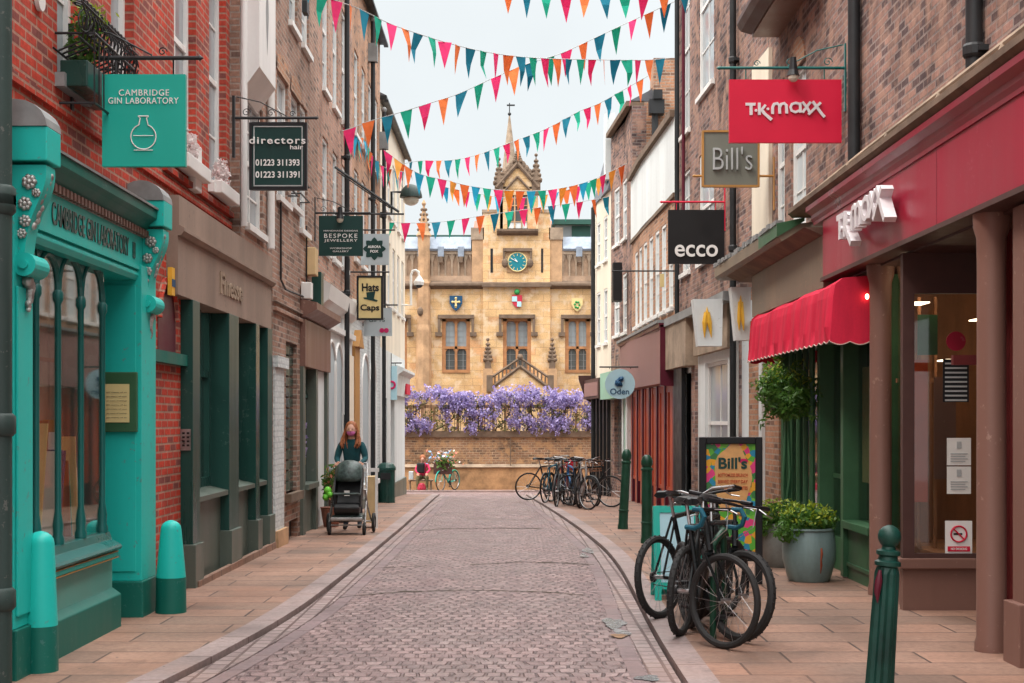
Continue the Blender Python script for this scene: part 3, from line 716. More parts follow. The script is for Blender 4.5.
def console(u0, u1, s0):
    k = MB(TL); k.box(u0 - .02, u1 + .04, -.2, .27 * s0, 3.30, 3.52)
    n = 10; c_ = (-.2 + .27 * s0) / 2; rr = (.27 * s0 + .2) / 2
    ko = k.build('console_bracket', 'teal', L1, bevel=.008)
    cap = MB(TL); cap.prism([(c_ + rr * math.cos(math.pi * i / n), 3.52 + .17 * math.sin(math.pi * i / n)) for i in range(n + 1)], 0, u0 - .03, u1 + .05)
    cap.build('cap', 'lead', ko)
    ins = MB(TL); ins.prism([(c_ + rr * .45 * math.cos(math.pi * i / n), 3.50 + .12 * math.sin(math.pi * i / n)) for i in range(n + 1)] + [(c_ - rr * .45, 3.36), (c_ + rr * .45, 3.36)], 0, u0 - .045, u0 - .028)
    # S scroll
    pts = []
    for i in range(25):
        t = i / 24; z = 3.28 - .62 * t; o_ = .20 * s0 * (1 - t) ** 1.2 * (1 + .25 * math.sin(t * 6.28)) + .03
        pts.append((o_, z))
    prof = pts + [(-.19, 2.66), (-.19, 3.28)]
    sc_ = MB(TL); sc_.prism(prof, 0, u0 + .02, u1 - .02); sc_.build('scroll', 'teal', ko)
    v = MB(TL); v.disc(((u0 + u1) / 2, .05, 2.64), .075, 0, (u1 - u0) + .06, 18); v.disc(((u0 + u1) / 2, .05, 2.64), .03, 0, (u1 - u0) + .10, 12); v.build('volute', 'teal', ko)
    c2 = MB(TL)
    for (oo, zz, r3) in ((.14 * s0, 3.17, .05), (.10 * s0, 3.03, .045), (.10 * s0, 2.92, .04), (.05, 2.84, .035), (.2 * s0, 3.10, .03)):
        for q in range(7):
            a = q * .9; c2.ball((u0 + .012, oo - .03 + r3 * .6 * math.cos(a), zz + r3 * .6 * math.sin(a)), r3 * .42, 6)
        c2.ball((u0 + .005, oo - .03, zz), r3 * .4, 6)
    for q in range(9): c2.ball(((u0 + u1) / 2 + rnd.uniform(-.04, .04), .22 * s0 - q * .012, 3.22 - q * .04), .03, 6)
    for q in range(10): c2.ball(((u0 + u1) / 2 + rnd.uniform(-.03, .03), .035, 2.54 - q * .02), .04 - q * .0025, 6)
    c2.build('carved_foliage', 'silver', ko, smooth=True)
console(9.06, 9.28, .72); console(12.12, 12.36, .70)
# corner guards shaped like bollards
def guard(px, py_b, label, rb, rt, h):
    d = F * EYE / (py_b - HZ); x = XP(px, d)
    t = empty('corner_guard', (x, d, 0), label, 'corner guard', 'teal corner guards')
    a = MB(); a.lathe([(rb, -.02), (rb * .96, .30)], (x, d, 0), 20); a.build('base', 'teal_dark', t, smooth=True)
    a = MB(); a.lathe([(rb * .955, .30), (rt, h - rt * .9)] + [(rt * math.cos(R(q)), h - rt * .9 + rt * .9 * math.sin(R(q))) for q in (20, 40, 60, 80, 89)], (x, d, 0), 20)
    a.build('shaft', 'teal', t, smooth=True)
guard(40.5, 671, 'rounded teal corner guard nearest the camera, beside the dark downpipe', .115, .088, .92)
guard(171, 612, 'tapering teal corner guard at the far pier, beside the red brick strip', .132, .088, .79)

# --- brown fascia shop with dark green windows
v0 = 13.45
s_ = MB(TL)
zt, zb_ = 3.74, 2.92
z1_, z2_ = 3.30, 2.82
s2a, s2b = 13.45, 18.7
s_.box(s2a, s2b, -.3, .0, 3.50, 3.78); s_.prism([(-.3, 3.40), (.02, 3.40), (.05, 3.44), (.05, 3.47), (.0, 3.50), (-.3, 3.50)], 0, s2a, s2b)
s_.box(s2a, s2b, -.3, -.01, 2.84, 3.40)
s_.build('shop_fascia', 'stucco_brown', L1)
tx = MB(); add_text(tx, 'Finesse', (-3.155, 16.0, 3.14), 1.25, .24, (0, 1, 0), (1, 0, 0), ext=.012, bold=.02); tx.build('shop_lettering', 'stone_grey', L1)
s_ = MB(TL)
segs = [(13.45, 13.62), (14.0 + .15, 14.32), (15.62, 16.45), (17.5, 17.85), (18.35, 18.7)]
piers = [(14.04, 14.36), (15.85, 16.4), (17.5, 17.75), (18.35, 18.7)]
for a, b_ in piers: s_.box(a, b_, -.34, 0, .0, 2.84)
s_.build('pier', 'green_dark', L1, bevel=.006)
s_ = MB(TL)
for a, b_ in piers: s_.box(a - .03, b_ + .03, -.34, .035, -.3, .42); 
s_.build('pier_base', 'green_grey', L1, bevel=.008)
for (a, b_), sz in zip([(14.36, 15.85), (16.4, 17.5), (17.75, 18.35)], (.82, .82, .82)):
    s_ = MB(TL); s_.box(a, b_, -.3, -.10, -.3, sz); s_.build('stall_riser', 'green_grey', L1)
    s_ = MB(TL); s_.prism([(-.3, sz), (-.01, sz), (-.01, sz + .05), (-.22, sz + .1), (-.3, sz + .1)], 0, a, b_); s_.build('sill', 'green_grey', L1)
    fr = MB(TL); fr.box(a, b_, -.30, -.22, 2.12, 2.20); fr.box(a, b_, -.3, -.22, sz + .1, sz + .2)
    nn = 3 if b_ - a > 1.2 else 2
    for k in range(nn + 1):
        u = a + .03 + (b_ - a - .06) * k / nn; fr.box(u - .03, u + .03, -.30, -.21, sz + .1, 2.84)
    fo = fr.build('shop_window', 'green_dark', L1)
    p_ = MB(TL); p_.box(a, b_, -.275, -.27, sz + .1, 2.84); p_.build('pane', 'glass_dark', fo)
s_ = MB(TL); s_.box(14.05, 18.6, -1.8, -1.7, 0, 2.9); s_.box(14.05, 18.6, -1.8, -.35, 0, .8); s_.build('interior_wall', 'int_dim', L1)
s_ = MB(TL); s_.box(14.02, 14.04, -.13, -.02, 1.35, 1.56); 
ic = s_.build('door_entry_panel', 'chrome', L1)
s_ = MB(TL)
for i in range(2):
    for j in range(4): s_.box(14.012, 14.019, -.10 + i * .045, -.075 + i * .045, 1.39 + j * .04, 1.41 + j * .04)
s_.build('button', 'black', ic)
s_ = MB(TL); s_.box(14.1, 18.7, 0, .05, -.3, .05); s_.build('step', 'paving', L1)

# window boxes
def leaves(mb, c, r, n, size, asp=.5, hollow=.5, rr=rnd, lump=0):
    for _ in range(n):
        while True:
            p = Vector((rr.uniform(-1, 1), rr.uniform(-1, 1), rr.uniform(-1, 1)))
            if hollow < p.length < 1: break
        if lump: p *= 1 + lump * math.sin(p.x * 7 + c[0] * 5) * math.sin(p.z * 8 + c[1]) * math.cos(p.y * 6)
        mb.leaf((c[0] + p.x * r[0], c[1] + p.y * r[1], c[2] + p.z * r[2]), size * rr.uniform(.6, 1.3), asp, rr)
h = hs[0]; ucx = (h[0] + h[1]) / 2
wb = empty('window_box', (-3.2, ucx, 3.9), 'dark window box with bright yellow green shrub behind an iron guard on red brick', 'window box')
s_ = MB(TL); s_.box(h[0], h[1] + .25, -.10, .10, 4.05, 4.24); s_.build('trough', 'green_dark', wb, bevel=.01)
s_ = MB(TL); leaves(s_, (ucx - .05, .0, 4.42), (.11, .12, .26), 330, .035, .45, .1); s_.build('foliage', 'leaf', wb)
s_ = MB(TL)
for k in range(260):
    a = rnd.uniform(0, 1); s_.leaf((ucx + rnd.gauss(0, .07) + .02, rnd.gauss(0.02, .05), 4.42 + a * .30), .03, .35)
s_.build('young_shoots', 'leaf_lime', wb)
s_ = MB(TL)
for z in (3.92, 4.42): s_.tube([(h[0] - .04, OB, z), (h[0] - .04, .16, z), (h[1] + .45, .16, z), (h[1] + .45, OB, z)], .010, 6)
for k in range(10): u = h[0] - .04 + (h[1] - h[0] + .49) * k / 9; s_.tube([(u, .16, 3.92), (u, .16, 4.42)], .006, 5)
s_.build('iron_guard', 'iron', wb)
for i, (h, lab) in enumerate(((hs[2], 'white flower box on red brick, the nearer one right beside the teal sign'), (hs[3], 'white flower box on red brick, the farther one beside the white alarm box'))):
    wb = empty('window_box', (-3.2, h[0], 4.1), lab, 'window box', 'white flower boxes on the red brick wall')
    s_ = MB(TL); s_.box(h[0] - .02, h[1] + .05, -.11, .03, 4.10, 4.24); s_.build('trough', 'white', wb, bevel=.01)
    s_ = MB(TL)
    for k in range(5): leaves(s_, (h[0] + .05 + k * .09, -.03, 4.33 + .06 * (k % 2)), (.08, .07, .12), 70, .026, .8, .2)
    s_.build('blossom', 'fl_white', wb)
s_ = MB(TL); s_.box(LD(200), LD(206), OB, -.04, 3.98, 4.45); tag(s_.build('alarm_box', 'white', None, bevel=.01), 'slim white alarm box between two white flower boxes on red brick', 'alarm box')

# ---- brown brick buildings behind
def left_building(name, label, u0, u1, z1, mat, floors, spacing, ww, holes0, roofmat='iron', ground_mat=None, zsplit=3.6, o=0.0, offs=.5):
    b_ = empty(name, (-3.3, (u0 + u1) / 2, 0), label, 'building', 'buildings on the left side')
    hl = []
    for zb, zt_ in floors:
        u = u0 + offs
        while u + ww < u1 - .2: hl.append((u, u + ww, zb, zt_)); u += spacing
    lower = ground_mat is not None
    wall(TL, u0, u1, zsplit if lower else -1.2, z1, hl + ([] if lower else holes0), o, rev=.12).build('wall', mat, b_)
    if lower: wall(TL, u0, u1, -1.2, zsplit, holes0, o, rev=.16).build('ground_floor_wall', ground_mat, b_)
    for h_ in hl: sash(TL, h_, b_, o, .10)
    s_ = MB(TL); s_.box(u0, u1, o - .4, o + .16, z1, z1 + .10); s_.box(u0, u1, o + .10, o + .2, z1 - .06, z1 - .001); s_.build('eaves', roofmat, b_)
    s_ = MB(TL); s_.prism([(o - .4, z1 + .1), (o + .16, z1 + .1), (o - 3.0, z1 + 1.6), (o - 3.2, z1 + .1)], 0, u0, u1); s_.build('roof', 'slate', b_)
    return b_
# L2
u0 = uE + .006
L2 = empty('brick_building', (-3.3, 18, 0), 'brown brick building with a white oriel, second on the left', 'building', 'buildings on the left side')
hA = (LD(246), LD(263), 3.98, 5.55)
h2 = [hA, (LD(277), LD(288), 4.67, 6.35), (LD(291), LD(300), 4.75, 6.35)]
h2b = [(18.4, 19.1, 7.4, 9.2), (20.1, 20.9, 7.3, 9.2), (21.3, 22.1, 7.3, 9.2), (21.1, 21.9, 4.5, 6.4)]
low = [(LD(286), LD(297), .62, 2.75), (LD(289), LD(298), -.3, .22)]
uF = LD(318)
wall(TL, u0, uF, 3.78, 11.5, h2 + h2b, 0).build('wall', 'brick_brown', L2)
wall(TL, 18.7, LD(300), -1, 3.78, low, 0).build('ground_floor_wall', 'brick_brown', L2)
for h_ in h2 + h2b: sash(TL, h_, L2, 0, .11)
s_ = MB(TL); s_.box(u0 + .02, u0 + 1.15, 0, .22, 5.75, 9.4); s_.prism([(0, 5.45), (.22, 5.75), (0, 5.75)], 0, u0 + .02, u0 + 1.15); s_.build('oriel', 'white', L2)
s_ = MB(TL); s_.add([(u0 + .45, .222, 6.5), (u0 + .55, .222, 7.0), (u0 + .65, .222, 6.5), (u0 + .55, .222, 6.0)], [(0, 1, 2, 3)]); s_.build('oriel_ornament', 'lead', L2)
pipe(TL, LD(267), .05, 3.85, 11.0, .05, L2, 'white'); pipe(TL, u0 + .03, .04, 3.9, 11.0, .04, L2, 'white')
s_ = MB(TL)
for h_ in h2[1:]:
    c = (h_[0] + h_[1]) / 2; s_.add([(h_[0] - .08, .015, h_[3]), (h_[1] + .08, .015, h_[3]), (h_[1] + .04, .015, h_[3] + .2), (c, .015, h_[3] + .3), (h_[0] - .04, .015, h_[3] + .2)], [(0, 1, 2, 3, 4)])
s_.build('brick_arch', 'brick_warm', L2)
s_ = MB(TL)
for z in (3.1, 3.22): s_.box(18.75, uF, 0, .05, z, z + .05)
s_.build('brick_band', 'brick_brown', L2)
for a, z in ((h2[1], 4.7), (h2[2], 4.78)):
    g_ = MB(TL)
    for zz in (z + .1, z + .32): g_.tube([(a[0], 0, zz), (a[0], .14, zz), (a[1], .14, zz), (a[1], 0, zz)], .012, 6)
    g_.build('window_guard', 'iron', L2)
s_ = MB(TL); s_.box(18.74, LD(282), -.01, .03, -.3, 2.35); s_.box(18.72, LD(284), 0, .07, 2.35, 2.5); s_.build('white_pilaster', 'brick_white', L2)
s_ = MB(TL)
for h_ in low[:1]:
    for k in range(14): s_.box(h_[0], h_[1], -.10, -.06, h_[2] + .02 + k * .15, h_[2] + .14 + k * .15)
s_.build('shutter', 'green_dark', L2); 
s_ = MB(TL); s_.box(low[0][0] - .08, low[0][1] + .08, -.1, .09, .5, .62); s_.build('stone_sill', 'stone_dark', L2)
s_ = MB(TL); s_.box(low[1][0], low[1][1], -.14, -.1, -.3, .22); s_.build('cellar_grille', 'black', L2)
s_ = MB(TL); s_.box(18.76, 19.6, .0, .07, -.4, .18); s_.build('corner_stone', 'stone_orange', L2)
# shop under L2: grey green front with display window
a, b_ = LD(300), LD(326)
s_ = MB(TL); s_.box(a, b_, -.3, .08, 2.45, 3.15); s_.prism([(0, 3.15), (.25, 3.3), (.25, 3.4), (0, 3.45)], 0, a, b_); s_.build('shop_fascia', 'taupe', L2)
s_ = MB(TL); s_.box(a, b_, -.3, -.02, 3.45, 3.79); s_.build('wall', 'brick_pink', L2)
s_ = MB(TL)
for u in (a, LD(313), b_ - .25): s_.box(u, u + .22, -.3, .05, -.6, 2.45)
s_.box(a + .22, LD(313), -.3, -.02, -.6, .60); s_.box(LD(313) + .22, b_ - .25, -.3, -.2, -.6, 2.45); s_.build('shopfront_frame', 'green_grey', L2)
s_ = MB(TL); s_.box(a + .2, LD(313), -.1, .1, .6, .68); s_.build('sill', 'green_grey', L2)
s_ = MB(TL); s_.box(a + .22, LD(313), -.12, -.10, .68, 2.0); s_.build('shop_window', 'pane_dark', L2)
s_ = MB(TL); s_.box(a + .22, LD(313), -.12, -.08, 2.0, 2.06); s_.box(a + .22, LD(313), -.13, -.10, 2.06, 2.45); s_.build('transom', 'green_dark', L2)
s_ = MB(TL)
for k in range(90):
    s_.leaf((rnd.uniform(a + .3, LD(313) - .1), -.09, rnd.choice((1.55, 1.35, 1.15)) + rnd.uniform(-.06, .06)), .035, .8)
s_.build('flower_reflection', 'blossom', L2)  # petal shapes laid over the pane to imitate reflected flowers
s_ = MB(TL); s_.box(a + .35, LD(313) - .2, -.095, -.088, .95, 1.9); s_.build('window_poster', 'sign_cream', L2)
for (pxa, pya, w_, h_, m_, lab) in ((307, 262, .32, .42, 'beige', 'beige junction box on brown brick above the taupe fascia'), (313, 290, .3, .55, 'green_dark', 'dark green box above the taupe fascia'), (302, 291, .22, .25, 'white', 'small white box beside a dark green box on the wall')):
    u = LD(pxa); z = ZP(pya, u); s_ = MB(TL); s_.box(u - w_ / 2, u + w_ / 2, 0, .15, z - h_ / 2, z + h_ / 2); tag(s_.build('junction_box', m_, None, bevel=.01), lab, 'wall box')
s_ = MB(TL); s_.tube([(19.2, .03, 4.6), (19.2, .03, 3.55), (19.6, .03, 3.45), (21.5, .03, 3.5), (22.4, .03, 3.2)], .015, 5); s_.tube([(21.6, .03, 4.6), (21.6, .03, 3.5)], .012, 5); s_.build('cable', 'iron', L2)
# L3 to L5
uG, uH = LD(352), LD(380)
arches = []
def arched(u0, w_, z0, zs, b_, o=0.0, pane='pane', frame='white'):
    """round arched window on a white wall, with frame ring"""
    n = 10; c = u0 + w_ / 2; r2 = w_ / 2
    fr = MB(TL)
    fr.tube([(u0, o + .01, z0), (u0, o + .01, zs)] + [(c - r2 * math.cos(math.pi * k / n), o + .01, zs + r2 * math.sin(math.pi * k / n)) for k in range(1, n)] + [(u0 + w_, o + .01, zs), (u0 + w_, o + .01, z0)], .03, 6)
    fo = fr.build('arched_window', frame, b_)
    p = MB(TL); pts = [(u0, z0)] + [(c - r2 * math.cos(math.pi * k / n), zs + r2 * math.sin(math.pi * k / n)) for k in range(n + 1)] + [(u0 + w_, z0)]
    p.prism(pts, 1, o - .02, o + .004); p.build('pane', pane, fo)
    s2 = MB(TL); s2.box(u0 - .08, u0 + w_ + .08, o, o + .1, z0 - .1, z0); s2.build('sill', frame, fo)
L3 = left_building('brick_building', 'pinkish brick building above a white arcaded ground floor, third on the left', uF, uG, 11.4, 'brick_pink', [(4.5, 6.4), (7.2, 9.3)], 1.35, .75, [(uF + 3.8, uF + 4.7, -.6, 2.3)], ground_mat='white_wall', zsplit=3.9, offs=.55)
for k, u in enumerate((LD(326.5), LD(334))): arched(u, 1.15, .7, 2.45, L3, 0, 'sign_pale')  # shade of the white recesses put into the grey pane colour
s_ = MB(TL); s_.prism([(0, 3.55), (.12, 3.65), (.16, 3.9), (0, 4.0)], 0, uF + .4, uG); s_.box(uF + .3, uG, 0, .08, 3.2, 3.3); s_.build('string_course', 'white', L3)
s_ = MB(TL); s_.box(LD(343), LD(345), 0, .05, 1.4, 1.75); s_.build('call_panel', 'black', L3)
s_ = MB(TL); s_.box(LD(347), LD(352), -.02, .04, -.6, 2.9); s_.build('door_surround', 'render_cream', L3)
L4 = left_building('brick_building', 'brick and white painted building with tall arches, fourth on the left', uG, uH, 10.6, 'brick_warm', [(4.9, 6.7), (7.4, 9.1)], 1.4, .8, [], ground_mat='brick_white', zsplit=4.0, offs=.4)
for u in (LD(361), LD(369)): arched(u, 1.5, .3, 2.3, L4, 0, 'sign_pale')  # grey pane tone stands in for shade inside the arches
s_ = MB(TL); s_.box(uG + .01, LD(357), 0, .06, -.6, 3.1); s_.prism([(uG, 3.1), (LD(357.5), 3.1), ((uG + LD(357)) / 2, 3.45)], 1, 0, .14); s_.build('door_surround', 'gold_frame', L4)
s_ = MB(TL); s_.prism([(0, 3.7), (.15, 3.85), (.15, 4.0), (0, 4.05)], 0, uG, uH); s_.build('string_course', 'white', L4)
L5 = left_building('brick_building', 'cream rendered building with a red and white shop fascia at the far left corner', uH, 41.8, 9.3, 'render_cream', [(4.6, 6.2), (6.9, 8.4)], 1.5, .8, [(uH + .6, uH + 1.9, .3, 2.2), (uH + 3.0, uH + 4.2, .3, 2.2)], ground_mat='white_wall', zsplit=3.4, offs=.6)
s_ = MB(TL); s_.prism([(0, 2.3), (.10, 2.3), (.16, 2.85), (.30, 2.95), (.30, 3.02), (0, 3.15)], 0, 37.4, 41.8); s_.build('shop_fascia', 'white_wall', L5)
s_ = MB(TL); s_.box(40.2, 41.7, .13, .17, 2.38, 2.68); s_.build('fascia_panel', 'sign_red', L5)
s_ = MB(TL); 
for (u_a, u_b) in ((uH + .6, uH + 1.9), (uH + 3.0, uH + 4.2)): s_.box(u_a, u_b, -.12, -.1, .3, 2.2)
s_.build('shop_window', 'pane_dark', L5)
s_ = MB(TL); s_.box(uG, 41.8, 0, .05, -1, -.02); s_.build('plinth', 'green_grey', L5)
s_ = MB(TL); s_.quad((41.8, 0, -1.2), (41.8, 0, 9.3), (41.8, -6, 9.3), (41.8, -6, -1.2)); s_.build('end_wall', 'render_cream', L5)
for px_, z1_, b2 in ((347, 9.8, L3), (373, 10.4, L4), (384, 9.0, L5)):
    u = LD(px_, .1); pipe(TL, u, .1, -.6, z1_, .048, b2, 'iron', collars=(4.0, 6.5))
    hp = MB(TL); hp.box(u - .1, u + .1, .0, .2, z1_ - .9, z1_ - .5) if px_ != 347 else None; hp.ball((u, .1, z1_ + .04), .07, 8); hp.build('hopper_head', 'lead', b2)

#==SECTION RIGHT==
# ================================================================== RIGHT SIDE
CUTS = [19, 22, 25, 28, 32, 36.5, 41]
R1 = empty('brick_building', (3.6, 10, 0), 'weathered dark brick building with crimson fascia and brown columns on the right', 'building', 'buildings on the right side')
e1 = RDp(740)
h_arch = (RDp(806), RDp(791), 3.95, 5.9)
wall(TR, 3, e1, 3.9, 11.5, [h_arch, (18.0, 18.6, 3.9, 6.0)], 0, rev=.12, cuts=CUTS).build('wall', 'brick_dark', R1)
f_ = sash(TR, h_arch, R1, 0, .10, pane='pane_pale')
f_ = sash(TR, (18.0, 18.6, 3.9, 6.0), R1, 0, .10, sill=None)
s_ = MB(TR); s_.box(18.85, 19.95, 0, .05, 3.9, 6.59); s_.build('pilaster', 'render_cream', R1)
n = 8; c = (h_arch[0] + h_arch[1]) / 2; r2 = (h_arch[1] - h_arch[0]) / 2
s_ = MB(TR); s_.prism([(c - r2 * math.cos(math.pi * k / n), 5.9 + r2 * .8 * math.sin(math.pi * k / n)) for k in range(n + 1)], 1, .0, .02); s_.build('arch_head', 'brick_warm', R1)
# overhanging boxed bay high up
s_ = MB(TR); s_.box(15.6, 18.4, 0, .35, 6.6, 8.8); s_.build('oriel', 'taupe', R1)
s_ = MB(TR); s_.prism([(.36, 6.62), (.50, 6.66), (.55, 6.74), (.55, 6.8), (.36, 6.8)], 0, 15.5, 18.35); s_.build('oriel_gutter', 'taupe_dark', R1)
pipe(TR, RDp(854, .07), .07, 3.98, 11, .062, R1, 'iron', collars=(4.12,)); pipe(TR, RDp(974, .07), .07, 4.1, 11, .062, R1, 'iron', collars=(4.35,))
# parapet gutter ledge
s_ = MB(TR); s_.prism([(0, 3.98), (.22, 3.98), (.27, 4.02), (.27, 4.07), (0, 4.12)], 0, 3, 16.4); s_.build('ledge', 'stone_dark', R1)
s_ = MB(TR); s_.tube([(5, .18, 4.13), (9, .18, 4.14), (13, .18, 4.13), (16.2, .18, 4.10)], .035, 8); s_.tube([(5, .12, 4.2), (11, .10, 4.2), (16.2, .10, 4.16)], .02, 6)
for u in (8, 9.4, 10.8, 12.3, 13.7): s_.tube([(u, .02, 4.2), (u, .2, 4.12), (u, .22, 4.06)], .03, 6)
s_.build('ledge_pipe', 'stone_grey', R1)
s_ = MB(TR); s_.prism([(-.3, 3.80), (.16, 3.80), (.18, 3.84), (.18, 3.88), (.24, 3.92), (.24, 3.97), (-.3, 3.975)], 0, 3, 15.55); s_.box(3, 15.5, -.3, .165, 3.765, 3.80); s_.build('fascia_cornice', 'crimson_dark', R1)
s_ = MB(TR)
s_.box(3, 15.1, -.3, .15, 3.16, 3.765); s_.build('fascia', 'crimson', R1)
s_ = MB(TR)
for u in (7.5, 11.05): s_.box(u, u + .012, .15, .152, 3.17, 3.76)
s_.build('panel_joint', 'crimson_dark', R1)
s_ = MB(TR); s_.box(3, 15.12, -.02, .175, 3.12, 3.16); s_.build('fascia_trim', 'taupe_dark', R1)
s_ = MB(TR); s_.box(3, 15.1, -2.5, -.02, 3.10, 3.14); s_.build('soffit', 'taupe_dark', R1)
FLET = True
# columns
for px_, base_d in ((880.5, 13.5), (991.5, 10.16)):
    x = XP(px_, base_d); t_ = MB()
    t_.lathe([(.118, -.02), (.118, .06), (.105, .10), (.100, 2.7), (.104, 2.95), (.125, 3.02), (.13, 3.12)], (x, base_d, 0), 22)
    t_.build('column', 'taupe', R1, smooth=True)
def cbox(name, mat, x0, x1, y0, y1, z0, z1, parent, bevel=0): 
    t_ = MB(); t_.box(x0, x1, y0, y1, z0, z1); return t_.build(name, mat, parent, bevel=bevel)
# display window facing the camera at d = 12.3
dW = 12.35; xw0, xw1 = XP(903, dW), XP(980, dW)
cbox('stall_riser', 'taupe', xw0, xw1 + .12, dW, dW + .1, -.1, .36, R1)
s_ = MB(); s_.box(xw0 - .04, xw1 + .2, dW - .05, dW + .1, .36, .45); s_.build('sill', 'taupe', R1, bevel=.01)
fr = MB()
for x in (xw0, xw1 + .02): fr.box(x, x + .10, dW, dW + .08, .45, 3.1)
fr.box(xw0 + .1, xw1 + .02, dW, dW + .08, 2.75, 3.1); fr.box(xw0 + .1, xw1 + .02, dW, dW + .08, .45, .49)
fw = fr.build('display_window', 'taupe_dark', R1)
cbox('pane', 'glass', xw0 + .08, xw1 + .04, dW + .035, dW + .042, .47, 2.78, fw)
# street side of the same display case
def slant(name, mat, z0, z1, th):
    t_ = MB(); t_.add([(xw0 + .01, dW + .1, z0), (3.80, 14.2, z0), (3.80 + th, 14.2, z0), (xw0 + .01 + th, dW + .1, z0), (xw0 + .01, dW + .1, z1), (3.80, 14.2, z1), (3.80 + th, 14.2, z1), (xw0 + .01 + th, dW + .1, z1)],
        [(0, 1, 2, 3), (4, 5, 6, 7), (0, 1, 5, 4), (1, 2, 6, 5), (2, 3, 7, 6), (3, 0, 4, 7)]); t_.build(name, mat, R1)
slant('side_riser', 'taupe', -.1, .45, .06); slant('side_pane', 'glass', .45, 3.1, .008)
cbox('display_back', 'int_wood', 3.80, 5.6, 14.3, 14.4, -.1, 3.1, R1)
cbox('display_back', 'int_dim', 5.5, 5.6, 6, 14.3, -.1, 3.1, R1)
cbox('display_floor', 'int_wood', 3.82, 5.5, dW + .1, 14.3, .4, .45, R1)
t_ = MB()
for x in (3.62, 3.80, 3.95): t_.box(x, x + .025, 13.3, 13.34, .45, 2.8)
t_.box(3.6, 4.1, 13.3, 13.34, 2.0, 2.04); t_.build('display_stand', 'int_wood', R1)
cbox('display_panel', 'int_wood', 3.84, 4.1, 13.9, 13.95, .45, 2.3, R1)
cbox('display_panel', 'orange_paint', 3.62, 3.80, 13.0, 13.03, .9, 2.2, R1)
cbox('display_panel', 'taupe', 3.92, 4.12, 13.2, 13.22, 1.1, 2.05, R1)
cbox('added_light_panel', 'glow2', 3.9, 4.9, 12.9, 13.15, 3.02, 3.05, R1)  # unseen light panel added to brighten the display case
cbox('lit_sign', 'green_shop', 3.74, 3.92, 13.1, 13.12, 2.25, 2.62, R1)
for (x0, x1, y_, z0, z1, m_, nm) in ((XP(948, dW), XP(972, dW), 0, ZP(494, dW), ZP(438, dW), 'paper', 'paper_notice'),):
    zm = (z0 + z1) / 2
    a_ = cbox(nm, m_, x0, x1, dW + .028, dW + .032, zm + .006, z1, R1); b2 = cbox(nm, m_, x0, x1, dW + .028, dW + .032, z0, zm - .006, R1)
    for pr, zc in ((a_, (zm + z1) / 2), (b2, (z0 + zm) / 2)):
        t_ = MB(); t_.box((x0 + x1) / 2 - .02, (x0 + x1) / 2 + .02, dW + .024, dW + .027, zc + .03, zc + .09)
        for k in range(4): t_.box(x0 + .03, x1 - .03 - .02 * (k % 2), dW + .024, dW + .027, zc - .02 - k * .022, zc - .012 - k * .022)
        t_.build('print', 'paper_grey', pr)
x0, x1, z0, z1 = XP(946, dW), XP(973, dW), ZP(554, dW), ZP(521, dW)
ns = cbox('no_smoking_sign', 'white_pure', x0, x1, dW + .022, dW + .027, z0, z1, R1)
t_ = MB(); cx_, cz_ = (x0 + x1) / 2, z0 + (z1 - z0) * .60; rr = .068
t_.tube([(cx_ + rr * math.cos(a * .2618), dW + .018, cz_ + rr * math.sin(a * .2618)) for a in range(24)], .008, 6, closed=True)
t_.tube([(cx_ - rr * .7, dW + .016, cz_ + rr * .7), (cx_ + rr * .7, dW + .016, cz_ - rr * .7)], .007, 6); t_.box(x0 + .02, x1 - .02, dW + .016, dW + .02, z0 + .02, z0 + .065); t_.build('symbol', 'sign_red', ns)
t_ = MB(); t_.box(cx_ - .045, cx_ + .03, dW + .0185, dW + .021, cz_ - .008, cz_ + .008); t_.build('cigarette', 'black', ns)
t_ = MB(); add_text(t_, 'NO SMOKING', (cx_, dW + .0145, z0 + .043), .14, .02, (1, 0, 0), (0, -1, 0), ext=.0008, bold=.02); t_.build('lettering', 'white_pure', ns)
t_ = MB(); t_.disc((XP(957, dW), dW + .028, ZP(341, dW)), .085, 1, .006); t_.build('round_sticker', 'crimson', R1)
t_ = MB(); t_.box(XP(944, dW), XP(970, dW), dW + .03, dW + .033, ZP(402, dW), ZP(359, dW)); hs_ = t_.build('opening_hours', 'black', R1)
t_ = MB()
for k in range(9): t_.box(XP(946, dW), XP(968, dW), dW + .026, dW + .029, ZP(401 - k * 4.6, dW), ZP(399.3 - k * 4.6, dW))
t_.build('print', 'paper_grey', hs_)
# entrance: brown frames right of near column
t_ = MB(); t_.box(xw1 + .12, 4.7, 12.2, 12.3, -.1, 3.1); t_.build('lobby_wall', 'taupe_dark', R1)
t_ = MB()
t_.box(3.42, 3.56, 9.5, 9.72, -.1, 3.1); t_.box(3.37, 3.60, 9.45, 9.76, -.1, .42); t_.build('pilaster', 'taupe', R1, bevel=.008)
t_ = MB(); t_.box(3.80, 3.88, 9.8, 10.9, -.1, 3.1); t_.box(3.72, 3.80, 11.0, 11.1, -.1, 3.1); t_.box(3.6, 4.6, 11.6, 11.66, 2.1, 2.18); t_.box(3.70, 3.9, 10.86, 10.94, 0, 3.1); t_.build('door_frame', 'dark_red_door', R1)
t_ = MB(); t_.box(3.42, 3.50, 6.0, 9.4, .52, .60); t_.box(3.47, 3.55, 6.0, 9.2, -.1, .52); t_.build('stall_riser', 'taupe', R1)
t_ = MB(); t_.box(3.5, 3.51, 3, 9.2, .6, 3.1); t_.build('shop_window', 'glass_dark', R1)
t_ = MB()
for (x, y, z) in ((3.66, 13.0, 2.72), (3.95, 13.2, 2.90), (4.0, 13.1, 2.2), (4.4, 13.4, 2.6), (4.9, 12.9, 2.8)): t_.box(x, x + .16, y, y + .3, z, z + .012)
